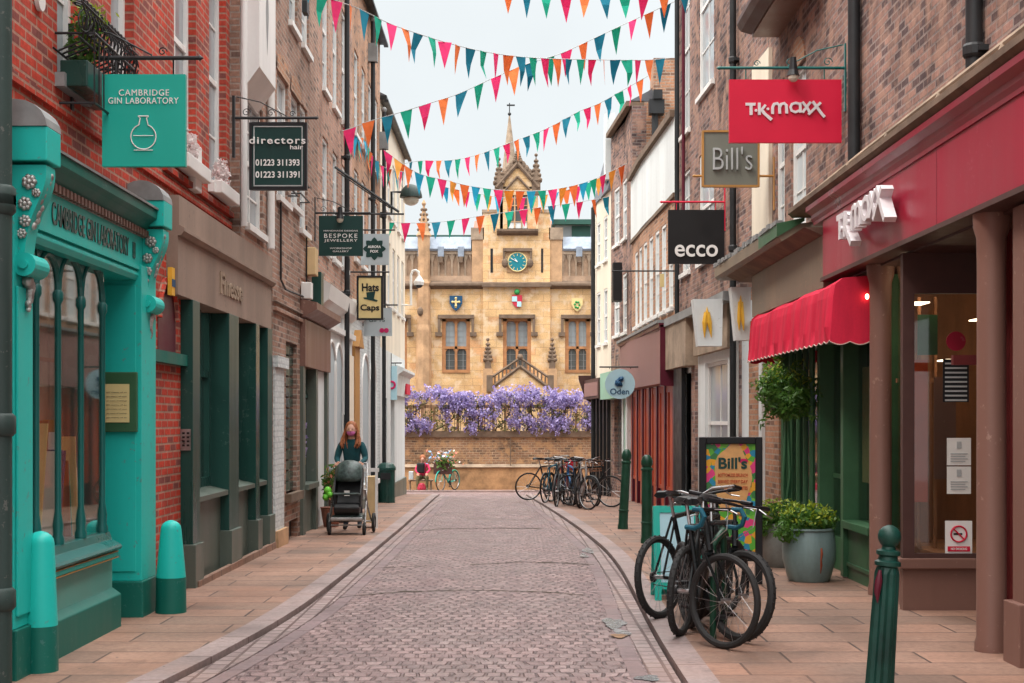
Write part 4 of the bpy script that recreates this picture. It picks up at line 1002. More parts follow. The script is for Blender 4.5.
t_.build('tube_lamp', 'glow2', R1)
t_ = MB(); t_.ball((XP(863, 13.9), 13.74, ZP(298, 13.9)), .018, 8, 1.5); t_.build('wall_lamp', 'glow', R1)

# --- Bill's restaurant front
R2 = empty('restaurant_front', (3.5, 17, 0), 'restaurant front with curved tarnished fascia, red scalloped awning and green doors', 'restaurant', 'buildings on the right side')
fe = 19.5
s_ = MB(TR); s_.box(15.12, fe, -.3, .14, 3.06, 3.62); s_.build('fascia', 'copper_brown', R2)
s_ = MB(TR); s_.prism([(-.3, 3.70), (.36, 3.70), (.40, 3.74), (.40, 3.88), (-.3, 3.95)], 0, 16.3, fe + 1.4); s_.build('canopy_cornice', 'copper_brown', R2)
s_ = MB(TR); s_.prism([(-.3, 3.62), (.16, 3.62), (.34, 3.70), (-.3, 3.70)], 0, 15.12, fe + .8); s_.build('cove', 'stone_dark', R2)
s_ = MB(TR); s_.prism([(.1, 3.93), (.41, 3.75), (.42, 3.75), (.42, 3.90), (.1, 3.97)], 0, 16.28, 17.5); s_.build('cornice_lead', 'green_shop', R2)
s_ = MB(TR)
for k in range(26): 
    u = 16.3 + k * .18; s_.box(u, u + .15, .33 + rnd.uniform(-.02, .02), .43 + rnd.uniform(-.02, .02), 3.89, 3.93 + rnd.uniform(0, .04))
s_.build('ridge_flashing', 'lead', R2)
# awning
a0, a1 = 13.78, 18.6
prof = [(-.02, 3.05), (.24, 3.03), (.315, 2.97), (.335, 2.86), (.345, 2.72), (.355, 2.56), (.37, 2.42)]
aw = MB(TR); n = 60
fold = lambda u, q: .009 * q * (math.sin(u * 11 + 1.3 * math.sin(u * 3.1)) + .6 * math.sin(u * 23 + 2) + .5 * math.sin(u * 5.3 + q))
ring = lambda u: [(u, o_ + (fold(u, j * .45) if j > 0 else 0), z_ - .02 * (u - a0) / (a1 - a0) - (.018 * math.sin((u - a0) / (a1 - a0) * math.pi * 3) ** 2 if j in (1, 2) else 0)) for j, (o_, z_) in enumerate(prof[:-1])] + [(u, prof[-1][0], 2.42 - .022 * abs(math.sin((u - a0) * math.pi / .235)))]
vs = []; fs = []
for i in range(n * 3 + 1):
    u = a0 + (a1 - a0) * i / (n * 3); vs += ring(u)
for i in range(n * 3):
    for j in range(6): fs.append((i * 7 + j, i * 7 + j + 1, i * 7 + j + 8, i * 7 + j + 7))
aw.add(vs, fs)
# camera side end panel with scallops
for ue in (a0, a1):
    pts = [(ue, o_, z_) for o_, z_ in prof[:-1]]
    for k in range(13):
        o_ = .37 - .39 * k / 12; pts.append((ue, o_, 2.41 - .03 * abs(math.sin(k / 12 * math.pi * 2))))
    aw.add(pts, [tuple(range(len(pts)))])
awo = aw.build('awning', 'awning', R2)
tr_ = MB(TR)
pts = [(a0 + (a1 - a0) * i / 160, .375, 2.42 - .022 * abs(math.sin((a1 - a0) * i / 160 * math.pi / .235))) for i in range(161)]
tr_.tube(pts, .006, 5); tr_.tube([(a0, .37 - .39 * k / 12, 2.41 - .03 * abs(math.sin(k / 12 * math.pi * 2))) for k in range(13)], .006, 5); tr_.build('trim', 'awning_trim', awo)
# green doors set back, and green panelled screen facing the street and the camera
s_ = MB(TR)
for u in (13.72, 14.95, 16.1, 18.3): s_.box(u, u + .12, -.28, -.03, .0, 3.06)
s_.box(13.84, 14.95, -.26, -.08, -.1, .52); s_.box(13.84, 14.95, -.2, -.06, .12, .16); s_.box(13.84, 14.95, -.28, -.01, .52, .60); s_.box(16.22, 18.3, -.26, -.1, -.1, .6); s_.box(15.5, 15.56, -.28, -.16, 0, 2.5); s_.box(15.07, 16.1, -.27, -.18, 1.0, 1.05); s_.box(15.07, 16.1, -.27, -.18, -.1, .35)
s_.box(13.84, 18.3, -.26, -.1, 2.5, 2.6); s_.build('door_screen', 'green_shop', R2, bevel=.006)
s_ = MB(TR); s_.box(13.8, 18.3, -.2, -.19, .0, 3.0); s_.build('glazing', 'glass_dark', R2)
s_ = MB(TR)
for u in (16.35, 16.7, 17.1, 17.55): s_.tube([(u, .0, 0), (u, .0, 2.9)], .035, 8)
s_.build('slim_post', 'green_shop', R2)
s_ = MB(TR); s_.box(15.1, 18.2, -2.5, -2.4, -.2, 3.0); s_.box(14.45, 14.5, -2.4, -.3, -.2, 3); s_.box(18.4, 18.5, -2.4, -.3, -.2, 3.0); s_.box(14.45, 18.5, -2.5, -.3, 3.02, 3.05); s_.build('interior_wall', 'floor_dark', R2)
s_ = MB(TR); s_.box(14.3, 14.9, -.24, -.22, 1.0, 2.2); s_.build('window_poster', 'sign_cream', R2)
s_ = MB(TR); s_.box(18.4, fe + .9, -.3, .0, -.3, 3.06); s_.build('brick_pier', 'brick_warm', R2)
s_ = MB(TR); s_.box(fe - .25, fe - .05, -.05, .06, 0, 3.0); s_.build('white_post', 'white_wall', R2)
# blade panels with yellow wheat emblem
def emblem(px0, px1, py0, py1, d, parent):
    a = Vector(PT(px0, py0, d)); b2 = Vector(PT(px1, py0, d)); c2 = Vector(PT(px1 - 1, py1, d)); d2 = Vector(PT(px0 + 5, py1, d))
    t_ = MB(); th = Vector((0, .25, 0)); t_.add([a, b2, c2, d2, a + th, b2 + th, c2 + th, d2 + th], [(0, 1, 2, 3), (4, 5, 6, 7), (0, 1, 5, 4), (1, 2, 6, 5), (2, 3, 7, 6), (3, 0, 4, 7)], raw=True)
    po = t_.build('emblem_panel', 'white_wall', parent)
    cx_ = (px0 + px1) / 2 + 1; h_ = py1 - py0
    e_ = MB()
    wide = (px1 - px0) / 30
    e_.tube([PT(cx_ - 2 * wide, py0 + h_ * .16, d - .02), PT(cx_ - 2 * wide, py0 + h_ * .34, d - .02)], [.004, .03], 6)
    for s2 in (-1, 1):
        e_.tube([PT(cx_ + (-2 + s2 * 1) * wide, py0 + h_ * .28, d - .02 - s2 * .004), PT(cx_ + (-2 + s2 * 2.4) * wide, py0 + h_ * .50, d - .02), PT(cx_ + (-1.6 + s2 * 3.0) * wide, py0 + h_ * .64, d - .02), PT(cx_ + (-1.0 + s2 * 3.4) * wide, py0 + h_ * .82, d - .02)], [.030, .040 * wide, .026, .006], 6)
    e_.build('emblem', 'gold', po)
emblem(731, 751, 287, 340, 20.3, R2)

# ---- ecco building
R3 = empty('brick_building', (3.3, 24, 0), 'brown brick building with tall white sash windows behind the black sign on the right', 'building', 'buildings on the right side')
s3a, s3b = e1, RDp(676)
hw = [(RDp(714), RDp(699), 4.35, 6.2), (RDp(690), RDp(682), 4.35, 6.2), (RDp(714), RDp(699), 7.2, 10.2), (RDp(690), RDp(682), 6.9, 10.0)]
wall(TR, s3a, s3b, 3.55, 10.9, hw, 0, rev=.12, cuts=CUTS).build('wall', 'brick_dark', R3)
for h_ in hw: sash(TR, h_, R3, 0, .09)
pipe(TR, RDp(733, .08), .08, -.3, 11, .05, R3, 'iron', collars=(4.2, 7))
pipe(TR, RDp(683.5, .08), .08, 4.5, 11, .03, R3, 'maroon'); pipe(TR, RDp(677, .08), .08, -.5, 11, .045, R3, 'iron', collars=(3.4,))
s_ = MB(TR); s_.box(s3a, s3b + .02, -.1, .25, 3.42, 3.56); s_.build('shop_cornice', 'lead', R3)
wall(TR, s3a, s3b, -1.2, 3.42, [(22.0, 24.0, .6, 2.6), (25.2, 26.4, -.1, 2.5)], 0, rev=.14, cuts=CUTS).build('ground_floor_wall', 'white_wall', R3)
sash(TR, (22.0, 24.0, .6, 2.6), R3, 0, .12, bars=(2, 2))
s_ = MB(TR); s_.box(25.2, 26.4, -.12, -.08, -.4, 2.5); s_.build('door', 'black', R3)
s_ = MB(TR); s_.box(21.5, 24.6, 0, .10, 2.75, 3.42); s_.build('shop_fascia', 'stone_grey', R3)
s_ = MB(TR); s_.box(24.7, s3b, 0, .22, 2.6, 3.42); s_.build('shop_fascia', 'stone_grey', R3)
s_ = MB(TR); s_.box(s3a, 21.0, -.02, .02, -.3, 3.4); s_.box(24.7, 25.1, 0, .05, -.3, 2.6); s_.build('brick_pier', 'brick_dark', R3)
s_ = MB(TR); s_.box(RDp(688), RDp(680), .05, .12, -.3, 2.6); s_.build('black_pilaster', 'black', R3)
emblem(693, 723, 299, 346, 21.1, R3)
# ---- R4 maroon shop with white parapet panel
R4 = empty('brick_building', (3.0, 31, 0), 'low brick building with blank white upper panel above a maroon and orange shopfront', 'building', 'buildings on the right side')
s4a, s4b = s3b, RDp(632)
wn4 = []
u = s4a + .35
while u < s4b - .7: wn4.append((u, u + .62, 3.85, 5.6)); u += .95
wall(TR, s4a, s4b, 3.1, 6.0, wn4, 0, rev=.10, cuts=CUTS).build('wall', 'brick_warm', R4)
for h_ in wn4: sash(TR, h_, R4, 0, .08, bars=(2, 4), pane='pane_pale')
s_ = MB(TR); s_.box(s4a, 32, -.3, .03, 6.0, 7.45); s_.box(32, s4b, -.3, .03, 6.0, 7.45); s_.build('white_parapet', 'white_wall', R4)
s_ = MB(TR); s_.box(s4a, 32, -.35, .12, 7.45, 7.58); s_.box(32, s4b, -.35, .12, 7.45, 7.58); s_.box(s4a, s4b, .0, .06, 5.92, 6.0); s_.build('coping', 'stone_dark', R4)
s_ = MB(TR); s_.box(s4a - .05, 32, 0, .30, 2.35, 3.42); s_.box(32, s4b, 0, .30, 2.35, 3.42); s_.build('shop_fascia', 'mauve', R4)
s_ = MB(TR); s_.box(s4a - .12, s4a - .055, 0, .32, 2.3, 3.46); s_.box(s4a - .12, s4b, -.05, .34, 3.42, 3.5); s_.build('fascia_end', 'maroon', R4)
s_ = MB(TR); s_.box(s4a - .1, s4b, -.05, .38, 3.5, 3.56); s_.build('fascia_lead', 'lead', R4)
s_ = MB(TR); u = s4a
while u < s4b - .2: s_.box(u, u + .14, -.2, .045, -1.2, 2.35); u += 1.15
s_.build('pilaster', 'maroon', R4)
s_ = MB(TR); s_.box(s4a, s4b, -.2, .0, -1.2, .25); s_.build('stall_riser', 'maroon', R4)
s_ = MB(TR); u = s4a + .2
while u < s4b - .3: s_.box(u, u + .45, -.2, .02, -1.0, 2.33); s_.box(u + .7, u + .86, -.2, .02, .25, 2.33); u += 1.15
s_.box(s4a, s4b, -.2, .03, 2.2, 2.33); s_.box(s4a, s4b, -.2, .03, .25, .33); s_.build('window_frame', 'orange_paint', R4)
s_ = MB(TR); s_.box(s4a, s4b, -.16, -.12, .5, 1.9); s_.build('shop_window', 'pane_dark', R4)
# ---- R5 tall brick behind with gable facing us
R5 = empty('brick_building', (3.0, 36, 0), 'tall warm brick building with its end wall and hopper pipe above the white panel', 'building', 'buildings on the right side')
s5a, s5b = s4b - .0, 38.6
g5 = MB(); xa = XR(s5a)
g5.quad((xa, s5a + .001, 3), (9, s5a + .001, 3), (9, s5a + .001, 10.2), (xa + 1.0, s5a + .001, 10.2), (xa, s5a + .001, 9.3)); 
g5.box(xa + .5, xa + 3.4, s5a - .25, s5a + .6, 8.7, 10.4); g5.build('end_wall', 'brick_warm', R5)
wn5 = [(36.0, 36.8, 3.9, 5.4), (37.3, 38.1, 3.9, 5.4), (36.0, 36.8, 6.3, 7.8), (37.3, 38.1, 6.3, 7.8)]
wall(TR, s5a, s5b, -1.2, 9.3, wn5 + [(s5a + .4, s5b - .5, .2, 2.2)], 0, rev=.1, cuts=CUTS).build('wall', 'brick_dark', R5)
for h_ in wn5: sash(TR, h_, R5, 0, .08)
s_ = MB(TR); s_.box(s5a, s5b, -.3, .14, 9.3, 9.42); s_.build('eaves', 'stone_dark', R5)
s_ = MB(TR); s_.prism([(.1, 9.4), (-3, 11), (-3, 9.4)], 0, s5a, s5b); s_.build('roof', 'slate', R5)
s_ = MB(); xh = XP(655, s5a); s_.box(XP(648, s5a - .2), XP(663, s5a - .2), s5a - .55, s5a - .26, ZP(118, s5a), ZP(104, s5a)); s_.tube([(XP(655, s5a - .4), s5a - .4, ZP(118, s5a)), (XP(655, s5a - .4), s5a - .4, 6)], .08, 8); s_.box(XP(651, s5a), XP(660, s5a), s5a - .6, s5a - .3, ZP(104, s5a), ZP(95, s5a)); s_.build('hopper_pipe', 'iron', R5)
s_ = MB(TR); s_.box(s5a + .1, s5b, 0, .3, 2.2, 2.9); s_.build('shop_fascia', 'green_pale', R5)
s_ = MB(TR); s_.box(s5a + .02, s5a + .5, -.1, .12, -1.2, 2.3); s_.box(s5a + 1.3, s5a + 1.7, -.1, .1, -1.2, 2.3); s_.build('pilaster', 'white_wall', R5)
s_ = MB(TR); s_.box(s5a + .5, s5a + 1.0, -.1, .1, -1.2, 2.3); s_.build('door_frame', 'green_pale', R5)
s_ = MB(TR); s_.box(s5a + .4, s5b - .5, -.12, -.1, 0, 2.2); s_.build('shop_window', 'pane_dark', R5)
# ---- R6 cream corner
R6 = empty('rendered_building', (2.6, 40, 0), 'cream rendered corner building with a slate roof above a black shopfront, far right', 'building', 'buildings on the right side')
wn6 = [(39.2, 39.8, 3.8, 5.3), (40.4, 41.0, 3.8, 5.3), (39.2, 39.8, 6.1, 7.3), (40.4, 41.0, 6.1, 7.3)]
wall(TR, s5b, END, -1.2, 7.9, wn6 + [(s5b + .3, END - .3, .1, 2.2)], 0, rev=.1, cuts=CUTS).build('wall', 'render_cream', R6)
for h_ in wn6: sash(TR, h_, R6, 0, .08)
s_ = MB(TR); s_.quad((END, 0, -1.2), (END, 0, 7.9), (END, -8, 7.9), (END, -8, -1.2)); s_.build('end_wall', 'render_cream', R6)
s_ = MB(TR); s_.prism([(.1, 7.9), (-.5, 10.2), (-6, 10.4), (-6, 7.9)], 0, s5b, END); s_.build('roof', 'slate', R6)
s_ = MB(); s_.box(XP(605, 38.9), XP(611, 38.9) + .1, 38.7, 39.4, 8.2, ZP(115, 39)); s_.build('chimney', 'white_wall', R6)
s_ = MB(TR); s_.box(s5b, END, 0, .35, 2.25, 2.8); s_.build('shop_fascia', 'taupe_dark', R6)
s_ = MB(TR); s_.box(s5b + .1, END - .6, .35, .36, 2.32, 2.7); s_.build('fascia_board', 'mauve', R6)
s_ = MB(TR)
for k in range(6): s_.box(s5b + .05 + k * .6, s5b + .22 + k * .6, -.1, .1, -1.2, 2.25)
s_.box(s5b, END, -.1, .04, -1.2, -.1); s_.build('shopfront_frame', 'black', R6)
s_ = MB(TR); s_.prism([(0, 2.1), (.3, 2.25), (.5, 2.85), (.5, 2.95), (0, 2.95)], 0, END - .25, END); s_.build('corner_console', 'taupe_dark', R6)
s_ = MB(TR); s_.box(s5b + .2, END - .2, -.12, -.1, -.5, 2.2); s_.build('shop_window', 'pane_dark', R6)
pipe(TR, 41.2, .1, -.6, 7.8, .06, R6, 'iron')

#==SECTION COLLEGE==
# ================================================================== COLLEGE
D = 56.0; SC = D / F
cx = lambda p: (p - 512) * SC
cz = lambda p: EYE + (HZ - p) * SC
COLG = empty('college_building', (0, D, -.83), 'honey coloured stone college front with a clock, coloured shields and mullioned windows', 'college')
TC = lambda u, o, z: (u, D - o, z)         # u = world x, o = towards the camera
def cb(mb, a, b_, o0, o1, p0, p1): mb.box(cx(a), cx(b_), o0, o1, cz(p0), cz(p1))
wins = [(442, 470, 372, 319), (503, 531, 372, 319), (565, 590, 372, 319), (388, 407, 372, 319)]
holes = [(cx(a), cx(b_), cz(c), cz(d)) for a, b_, c, d in wins]
for k in (-3, -2, -1): holes.append((cx(442) + k * 3.2, cx(470) + k * 3.2, cz(372), cz(319))) if k < -1 else None
for k in (1, 2): holes.append((cx(565) + k * 3.2, cx(590) + k * 3.2, cz(372), cz(319)))
wall(TC, -14, 14, -1.5, cz(285), holes, 0, rev=.2).build('wall', 'ashlar', COLG)
# centre projecting bay
s_ = MB(TC)
for a, b_ in ((483, 503), (531, 550)): s_.box(cx(a), cx(b_), .0, .14, -1.5, cz(285))
s_.box(cx(503), cx(531), .0, .14, cz(319), cz(285)); s_.box(cx(503), cx(531), 0, .14, -1.5, cz(372)); s_.build('centre_bay', 'ashlar', COLG)
for h_ in holes:
    a, b_, c, d = h_; o_ = .14 if abs((a + b_) / 2 - cx(517)) < .3 else 0
    f = MB(TC); t = .09; w2 = (b_ - a)
    f.box(a, a + t * 1.6, -.16, o_ - .03, c, d); f.box(b_ - t * 1.6, b_, -.16, o_ - .03, c, d); f.box(a, b_, -.16, o_ - .03, d - t, d); f.box(a, b_, -.16, o_ + .04, c - .03, c + t)
    m_ = (a + b_) / 2; f.box(m_ - .05, m_ + .05, -.16, -.02, c, d); zt_ = c + (d - c) * .46; f.box(a, b_, -.16, -.02, zt_ - .05, zt_ + .05)
    for (p, q) in ((a + t * 1.6, m_ - .05), (m_ + .05, b_ - t * 1.6)):
        for zz in (d - t, zt_ - .05):
            ww_ = (q - p) * .8
            for (s0, s1) in ((p, p + ww_ * .3), (q - ww_ * .3, q)):
                x0_, x1_ = (s0, s1); up = zz
                if s0 == p: f.add([(x0_, -.05, up), (x1_, -.05, up), (x0_, -.05, up - .11)], [(0, 1, 2)])
                else: f.add([(x0_, -.05, up), (x1_, -.05, up), (x1_, -.05, up - .11)], [(0, 1, 2)])
    fo = f.build('window', 'stone_frame', COLG)
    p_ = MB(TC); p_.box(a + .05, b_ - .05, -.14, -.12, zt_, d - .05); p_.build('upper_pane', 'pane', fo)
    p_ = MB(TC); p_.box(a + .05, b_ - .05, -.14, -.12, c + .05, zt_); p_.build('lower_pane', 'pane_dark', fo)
    gb = MB(TC)
    for k in range(1, 9):
        z = c + (d - c) * k / 9; gb.box(a + .1, b_ - .1, -.12, -.11, z - .006, z + .006)
    for k in (1, 3): u = a + (b_ - a) * k / 4; gb.box(u - .01, u + .01, -.12, -.108, c, d)
    gb.build('glazing_bar', 'lead', fo)
    hm = MB(TC); hm.box(a - .16, b_ + .16, o_, o_ + .14, d + .02, d + .16)
    for q in (a - .16, b_ + .06): hm.box(q, q + .10, o_, o_ + .12, d - .55, d + .02)
    for q in (a - .20, b_ + .06): hm.box(q - .06, q + .20, o_, o_ + .16, d - .68, d - .53)
    hm.build('hood_mould', 'stone_dark', COLG)
# string course and parapets
s_ = MB(TC); s_.prism([(0, cz(289)), (.10, cz(288)), (.24, cz(286)), (.24, cz(284)), (0, cz(280))], 0, -14, 14); s_.box(cx(482), cx(551), .24, .34, cz(287.5), cz(284)); s_.build('string_course', 'stone_dark', COLG)
s_ = MB(TC); s_.box(-14, cx(405), -.3, .05, cz(282), cz(254)); s_.box(cx(405), cx(472), -.3, .05, cz(282), cz(276)); s_.box(cx(562), cx(640), -.3, .05, cz(282), cz(276))
s_.box(cx(405), cx(472), -.3, -.04, cz(276), cz(252)); s_.box(cx(562), cx(640), -.3, -.04, cz(276), cz(252)); s_.box(cx(640), 14, -.3, .05, cz(282), cz(254))
s_.build('parapet', 'stone_parapet', COLG)
s_ = MB(TC)
for a, b_ in ((405, 472), (562, 640)):
    s_.box(cx(a), cx(b_), -.04, .06, cz(254.5), cz(251))
    p = a
    while p < b_ - 3:
        s_.box(cx(p), cx(p + 1.6), -.04, .05, cz(276), cz(254.5)); q = p + 6.6
        s_.add([(cx(p + 1.6), .03, cz(254.5)), (cx(p + 4.1), .03, cz(254.5)), (cx(p + 1.6), .03, cz(262))], [(0, 1, 2)])
        s_.add([(cx(q), .03, cz(254.5)), (cx(p + 4.1), .03, cz(254.5)), (cx(q), .03, cz(262))], [(0, 1, 2)])
        p += 6.6
s_.build('blind_tracery', 'stone_grey', COLG)
# battlements of blue lead
s_ = MB(TC)
for a, b_ in ((405, 471), (563, 640)):
    s_.prism([(.10, cz(251)), (.14, cz(249)), (-.25, cz(236)), (-.3, cz(251))], 0, cx(a), cx(b_))
    for p in range(a + 16, b_ - 4, 20): s_.box(cx(p - 3), cx(p + 3), .05, .16, cz(257), cz(247))
s_.build('lead_coping', 'roof_blue', COLG)
s_ = MB(TC)
for a, b_ in ((405, 471), (563, 640)):
    for p in range(a + 16, b_ - 4, 20): s_.box(cx(p - 2), cx(p + 2), .06, .2, cz(263), cz(257))
s_.build('carved_boss', 'stone_dark', COLG)
# roofs behind
s_ = MB(TC); s_.prism([(-.6, cz(240)), (-.6, cz(233)), (-5, cz(226)), (-5, cz(240))], 0, cx(395), cx(476)); s_.build('roof', 'roof_green', COLG)
s_ = MB(TC); s_.box(cx(556), cx(620), -4, -1.2, cz(245), cz(221)); ro = s_.build('roof_pavilion', 'pane', COLG)
s_ = MB(TC); s_.box(cx(553), cx(622), -4.2, -.9, cz(221), cz(216)); s_.build('roof', 'roof_green', ro)
s_ = MB(TC); s_.box(cx(573), cx(592), -1.2, -1.15, cz(238), cz(222)); s_.build('dark_pane', 'roof_green', ro)
s_ = MB(TC); s_.prism([(-4.3, cz(217)), (-7, cz(196)), (-9, cz(217))], 0, cx(470), cx(620)); s_.build('roof', 'tile_red', COLG)
# tower centre
s_ = MB(TC); s_.box(cx(483), cx(550), -1.5, .14, cz(284), cz(225)); s_.box(cx(483), cx(498), -1.2, .10, cz(225), cz(213)); s_.box(cx(535), cx(550), -1.2, .10, cz(225), cz(213)); s_.build('clock_stage', 'ashlar', COLG)
s_ = MB(TC); s_.box(cx(472), cx(483), -1.2, .1, cz(284), cz(240)); s_.box(cx(550), cx(562), -1.2, .1, cz(284), cz(240)); s_.build('pier', 'stone_orange', COLG)
s_ = MB(TC); s_.box(cx(471), cx(484), -1.3, .14, cz(240), cz(228)); s_.box(cx(549), cx(563), -1.3, .14, cz(240), cz(228)); s_.box(cx(482), cx(499), -1.25, .14, cz(213), cz(210)); s_.box(cx(534), cx(551), -1.25, .14, cz(213), cz(210)); s_.build('pier_cap', 'stone_grey', COLG)
s_ = MB(TC); s_.box(cx(500), cx(503), .14, .30, cz(232), cz(190)); s_.box(cx(497), cx(507), .0, .3, cz(233), cz(188)); s_.box(cx(528), cx(538), .0, .3, cz(233), cz(188))
s_.box(cx(507), cx(528), 0, .28, cz(196), cz(190)); s_.add([(cx(497), .3, cz(190)), (cx(538), .3, cz(190)), (cx(517.5), .3, cz(166)), (cx(497), -1, cz(190)), (cx(538), -1, cz(190)), (cx(517.5), -1, cz(166))], [(0, 1, 2), (3, 4, 5), (0, 2, 5, 3), (1, 2, 5, 4)])
s_.build('oriel_gable', 'ashlar', COLG)
s_ = MB(TC); s_.box(cx(507), cx(528), -.5, .18, cz(229), cz(196)); gw = s_.build('gable_window', 'pane_dark', COLG)
s_ = MB(TC)
for p in (507, 514, 521, 527): s_.box(cx(p), cx(p + 1.4), .16, .26, cz(229), cz(196))
for p in (206, 222): s_.box(cx(507), cx(528), .16, .25, cz(p + 1), cz(p))
s_.build('mullion', 'stone_orange', gw)
s_ = MB(TC); s_.box(cx(506), cx(529), .2, .22, cz(229), cz(223)); s_.build('net_blind', 'white_wall', gw)
s_ = MB(TC)
for sgn in (-1, 1):
    s_.tube([(cx(517.5), .34, cz(165)), (cx(517.5 + sgn * 21), .34, cz(189))], .09, 6); s_.tube([(cx(517.5), .34, cz(178)), (cx(517.5 + sgn * 12), .34, cz(191))], .05, 6)
    for k in range(6):
        t = (k + .5) / 6; s_.ball((cx(517.5 + sgn * 20 * t), .2, cz(161.5 + 23 * t)), .15, 6, 1.5)
s_.build('gable_coping', 'stone_dark', COLG)
s_ = MB(TC); s_.prism([(.14, cz(236)), (.30, cz(234)), (.36, cz(232)), (.36, cz(230)), (.14, cz(229))], 0, cx(497), cx(538)); s_.build('sill_course', 'stone_dark', COLG)
def pinnacle(px, p_top, p_base, w_, parent, o_=.2, name='pinnacle', mat='stone_dark'):
    s_ = MB(TC); z0, z1 = cz(p_base), cz(p_top); h_ = z1 - z0; u = cx(px)
    s_.box(u - w_, u + w_, o_ - w_, o_ + w_, z0, z0 + h_ * .35)
    s_.add([(u - w_ * 1.15, o_ - w_ * 1.15, z0 + h_ * .35), (u + w_ * 1.15, o_ - w_ * 1.15, z0 + h_ * .35), (u + w_ * 1.15, o_ + w_ * 1.15, z0 + h_ * .35), (u - w_ * 1.15, o_ + w_ * 1.15, z0 + h_ * .35), (u, o_, z1)], [(0, 1, 2, 3), (0, 1, 4), (1, 2, 4), (2, 3, 4), (3, 0, 4)])
    for k in range(5):
        t = k / 5; r_ = w_ * 1.25 * (1 - t) + .02
        for a in range(4): s_.ball((u + r_ * math.cos(a * 1.57 + .78), o_ + r_ * math.sin(a * 1.57 + .78), z0 + h_ * (.37 + .6 * t)), .05 + .03 * (1 - t), 5)
    s_.ball((u, o_, z1), .07, 6)
    return s_.build(name, mat, parent)
pinnacle(499, 160, 198, .17, COLG); pinnacle(536, 156, 196, .17, COLG); pinnacle(517.5, 150, 170, .12, COLG)
# octagonal turret left
s_ = MB(TC); s_.lathe([(.30, -1.5), (.30, cz(330)), (.26, cz(325)), (.26, cz(287)), (.3, cz(284)), (.24, cz(280)), (.24, cz(238)), (.30, cz(236)), (.22, cz(232)), (.04, cz(207)), (.09, cz(204)), (.01, cz(200))], (cx(424), .1, 0), 8); s_.build('turret', 'stone_orange', COLG)
s_ = MB(TC)
for k in range(5):
    for a in range(4): s_.ball((cx(424) + (.22 - .035 * k) * math.cos(a * 1.57), .1 + (.22 - .035 * k) * math.sin(a * 1.57), cz(230 - k * 5)), .06, 5)
s_.build('crocket', 'stone_dark', COLG)
# corbels on turret and gargoyles
s_ = MB(TC)
for px_, py_ in ((421, 312), (404, 318), (505, 264), (530, 264)): s_.ball((cx(px_), .3, cz(py_)), .13, 6, 1.4)
s_.build('carved_head', 'stone_dark', COLG)
# slots
s_ = MB(TC); s_.box(cx(490.5), cx(493), .14, .15, cz(273), cz(249)); s_.box(cx(541), cx(543), .14, .15, cz(273), cz(249)); s_.build('slot_window', 'black', COLG)
s_ = MB(TC); s_.box(cx(503), cx(532), .14, .28, cz(252), cz(249)); s_.box(cx(503), cx(505), .14, .26, cz(262), cz(252)); s_.box(cx(530), cx(532), .14, .26, cz(262), cz(252)); s_.build('clock_hood', 'stone_dark', COLG)
s_ = MB(TC); s_.box(cx(507), cx(528), .14, .17, cz(273), cz(252)); s_.build('clock_panel', 'stone_orange', COLG)
# clock
s_ = MB(TC); s_.disc((cx(517.4), .20, cz(262.5)), .37, 1, .05, 32); ck = s_.build('clock_face', 'clock_blue', COLG)
s_ = MB(TC); s_.tube([(cx(517.4) + .37 * math.cos(k * .196), .21, cz(262.5) + .37 * math.sin(k * .196)) for k in range(32)], .028, 6, closed=True)
for k in range(12):
    a = k * math.pi / 6; s_.tube([(cx(517.4) + .24 * math.cos(a), .225, cz(262.5) + .24 * math.sin(a)), (cx(517.4) + .32 * math.cos(a), .225, cz(262.5) + .32 * math.sin(a))], .014, 4)
s_.build('numeral_ring', 'sign_cream', ck)
s_ = MB(TC)
for a, l_ in ((R(152), .27), (R(128), .18)): s_.tube([(cx(517.4), .235, cz(262.5)), (cx(517.4) + l_ * math.cos(a), .235, cz(262.5) + l_ * math.sin(a))], [.02, .01], 5)
s_.build('clock_hand', 'white', ck)
# shields
def shield(px, py, w_, h_, m1, o_=.02):
    u, z = cx(px), cz(py); s_ = MB(TC)
    s_.prism([(u - w_, z + h_), (u + w_, z + h_), (u + w_, z), (u + w_ * .6, z - h_ * .6), (u, z - h_), (u - w_ * .6, z - h_ * .6), (u - w_, z)], 1, o_, o_ + .08)
    return s_.build('heraldic_shield', m1, COLG), u, z
o1, u, z = shield(456, 303.5, .25, .30, 'navy'); s_ = MB(TC); s_.box(u - .035, u + .035, .1, .12, z - .18, z + .2); s_.box(u - .15, u + .15, .1, .125, z + .02, z + .09)
for a in range(4): s_.ball((u + .13 * math.cos(a * 1.57), .12, z + .05 + .15 * math.sin(a * 1.57)), .05, 6)
s_.build('cross', 'sign_cream', o1)
o1, u, z = shield(517, 302, .20, .25, 'red_sh', .15); s_ = MB(TC); s_.box(u - .2, u, .23, .245, z, z + .2); s_.box(u, u + .17, .23, .245, z - .2, z); s_.build('quarter', 'sign_blue', o1)
s_ = MB(TC); s_.ball((u, .2, z + .38), .11, 8); s_.build('crest', 'green_sh', o1)
o1, u, z = shield(577, 305, .22, .26, 'sign_cream'); s_ = MB(TC)
for a in range(6): s_.ball((u + .09 * math.cos(a), .11, z + .12 * math.sin(a)), .045, 6)
s_.build('leaf_device', 'green_sh', o1)
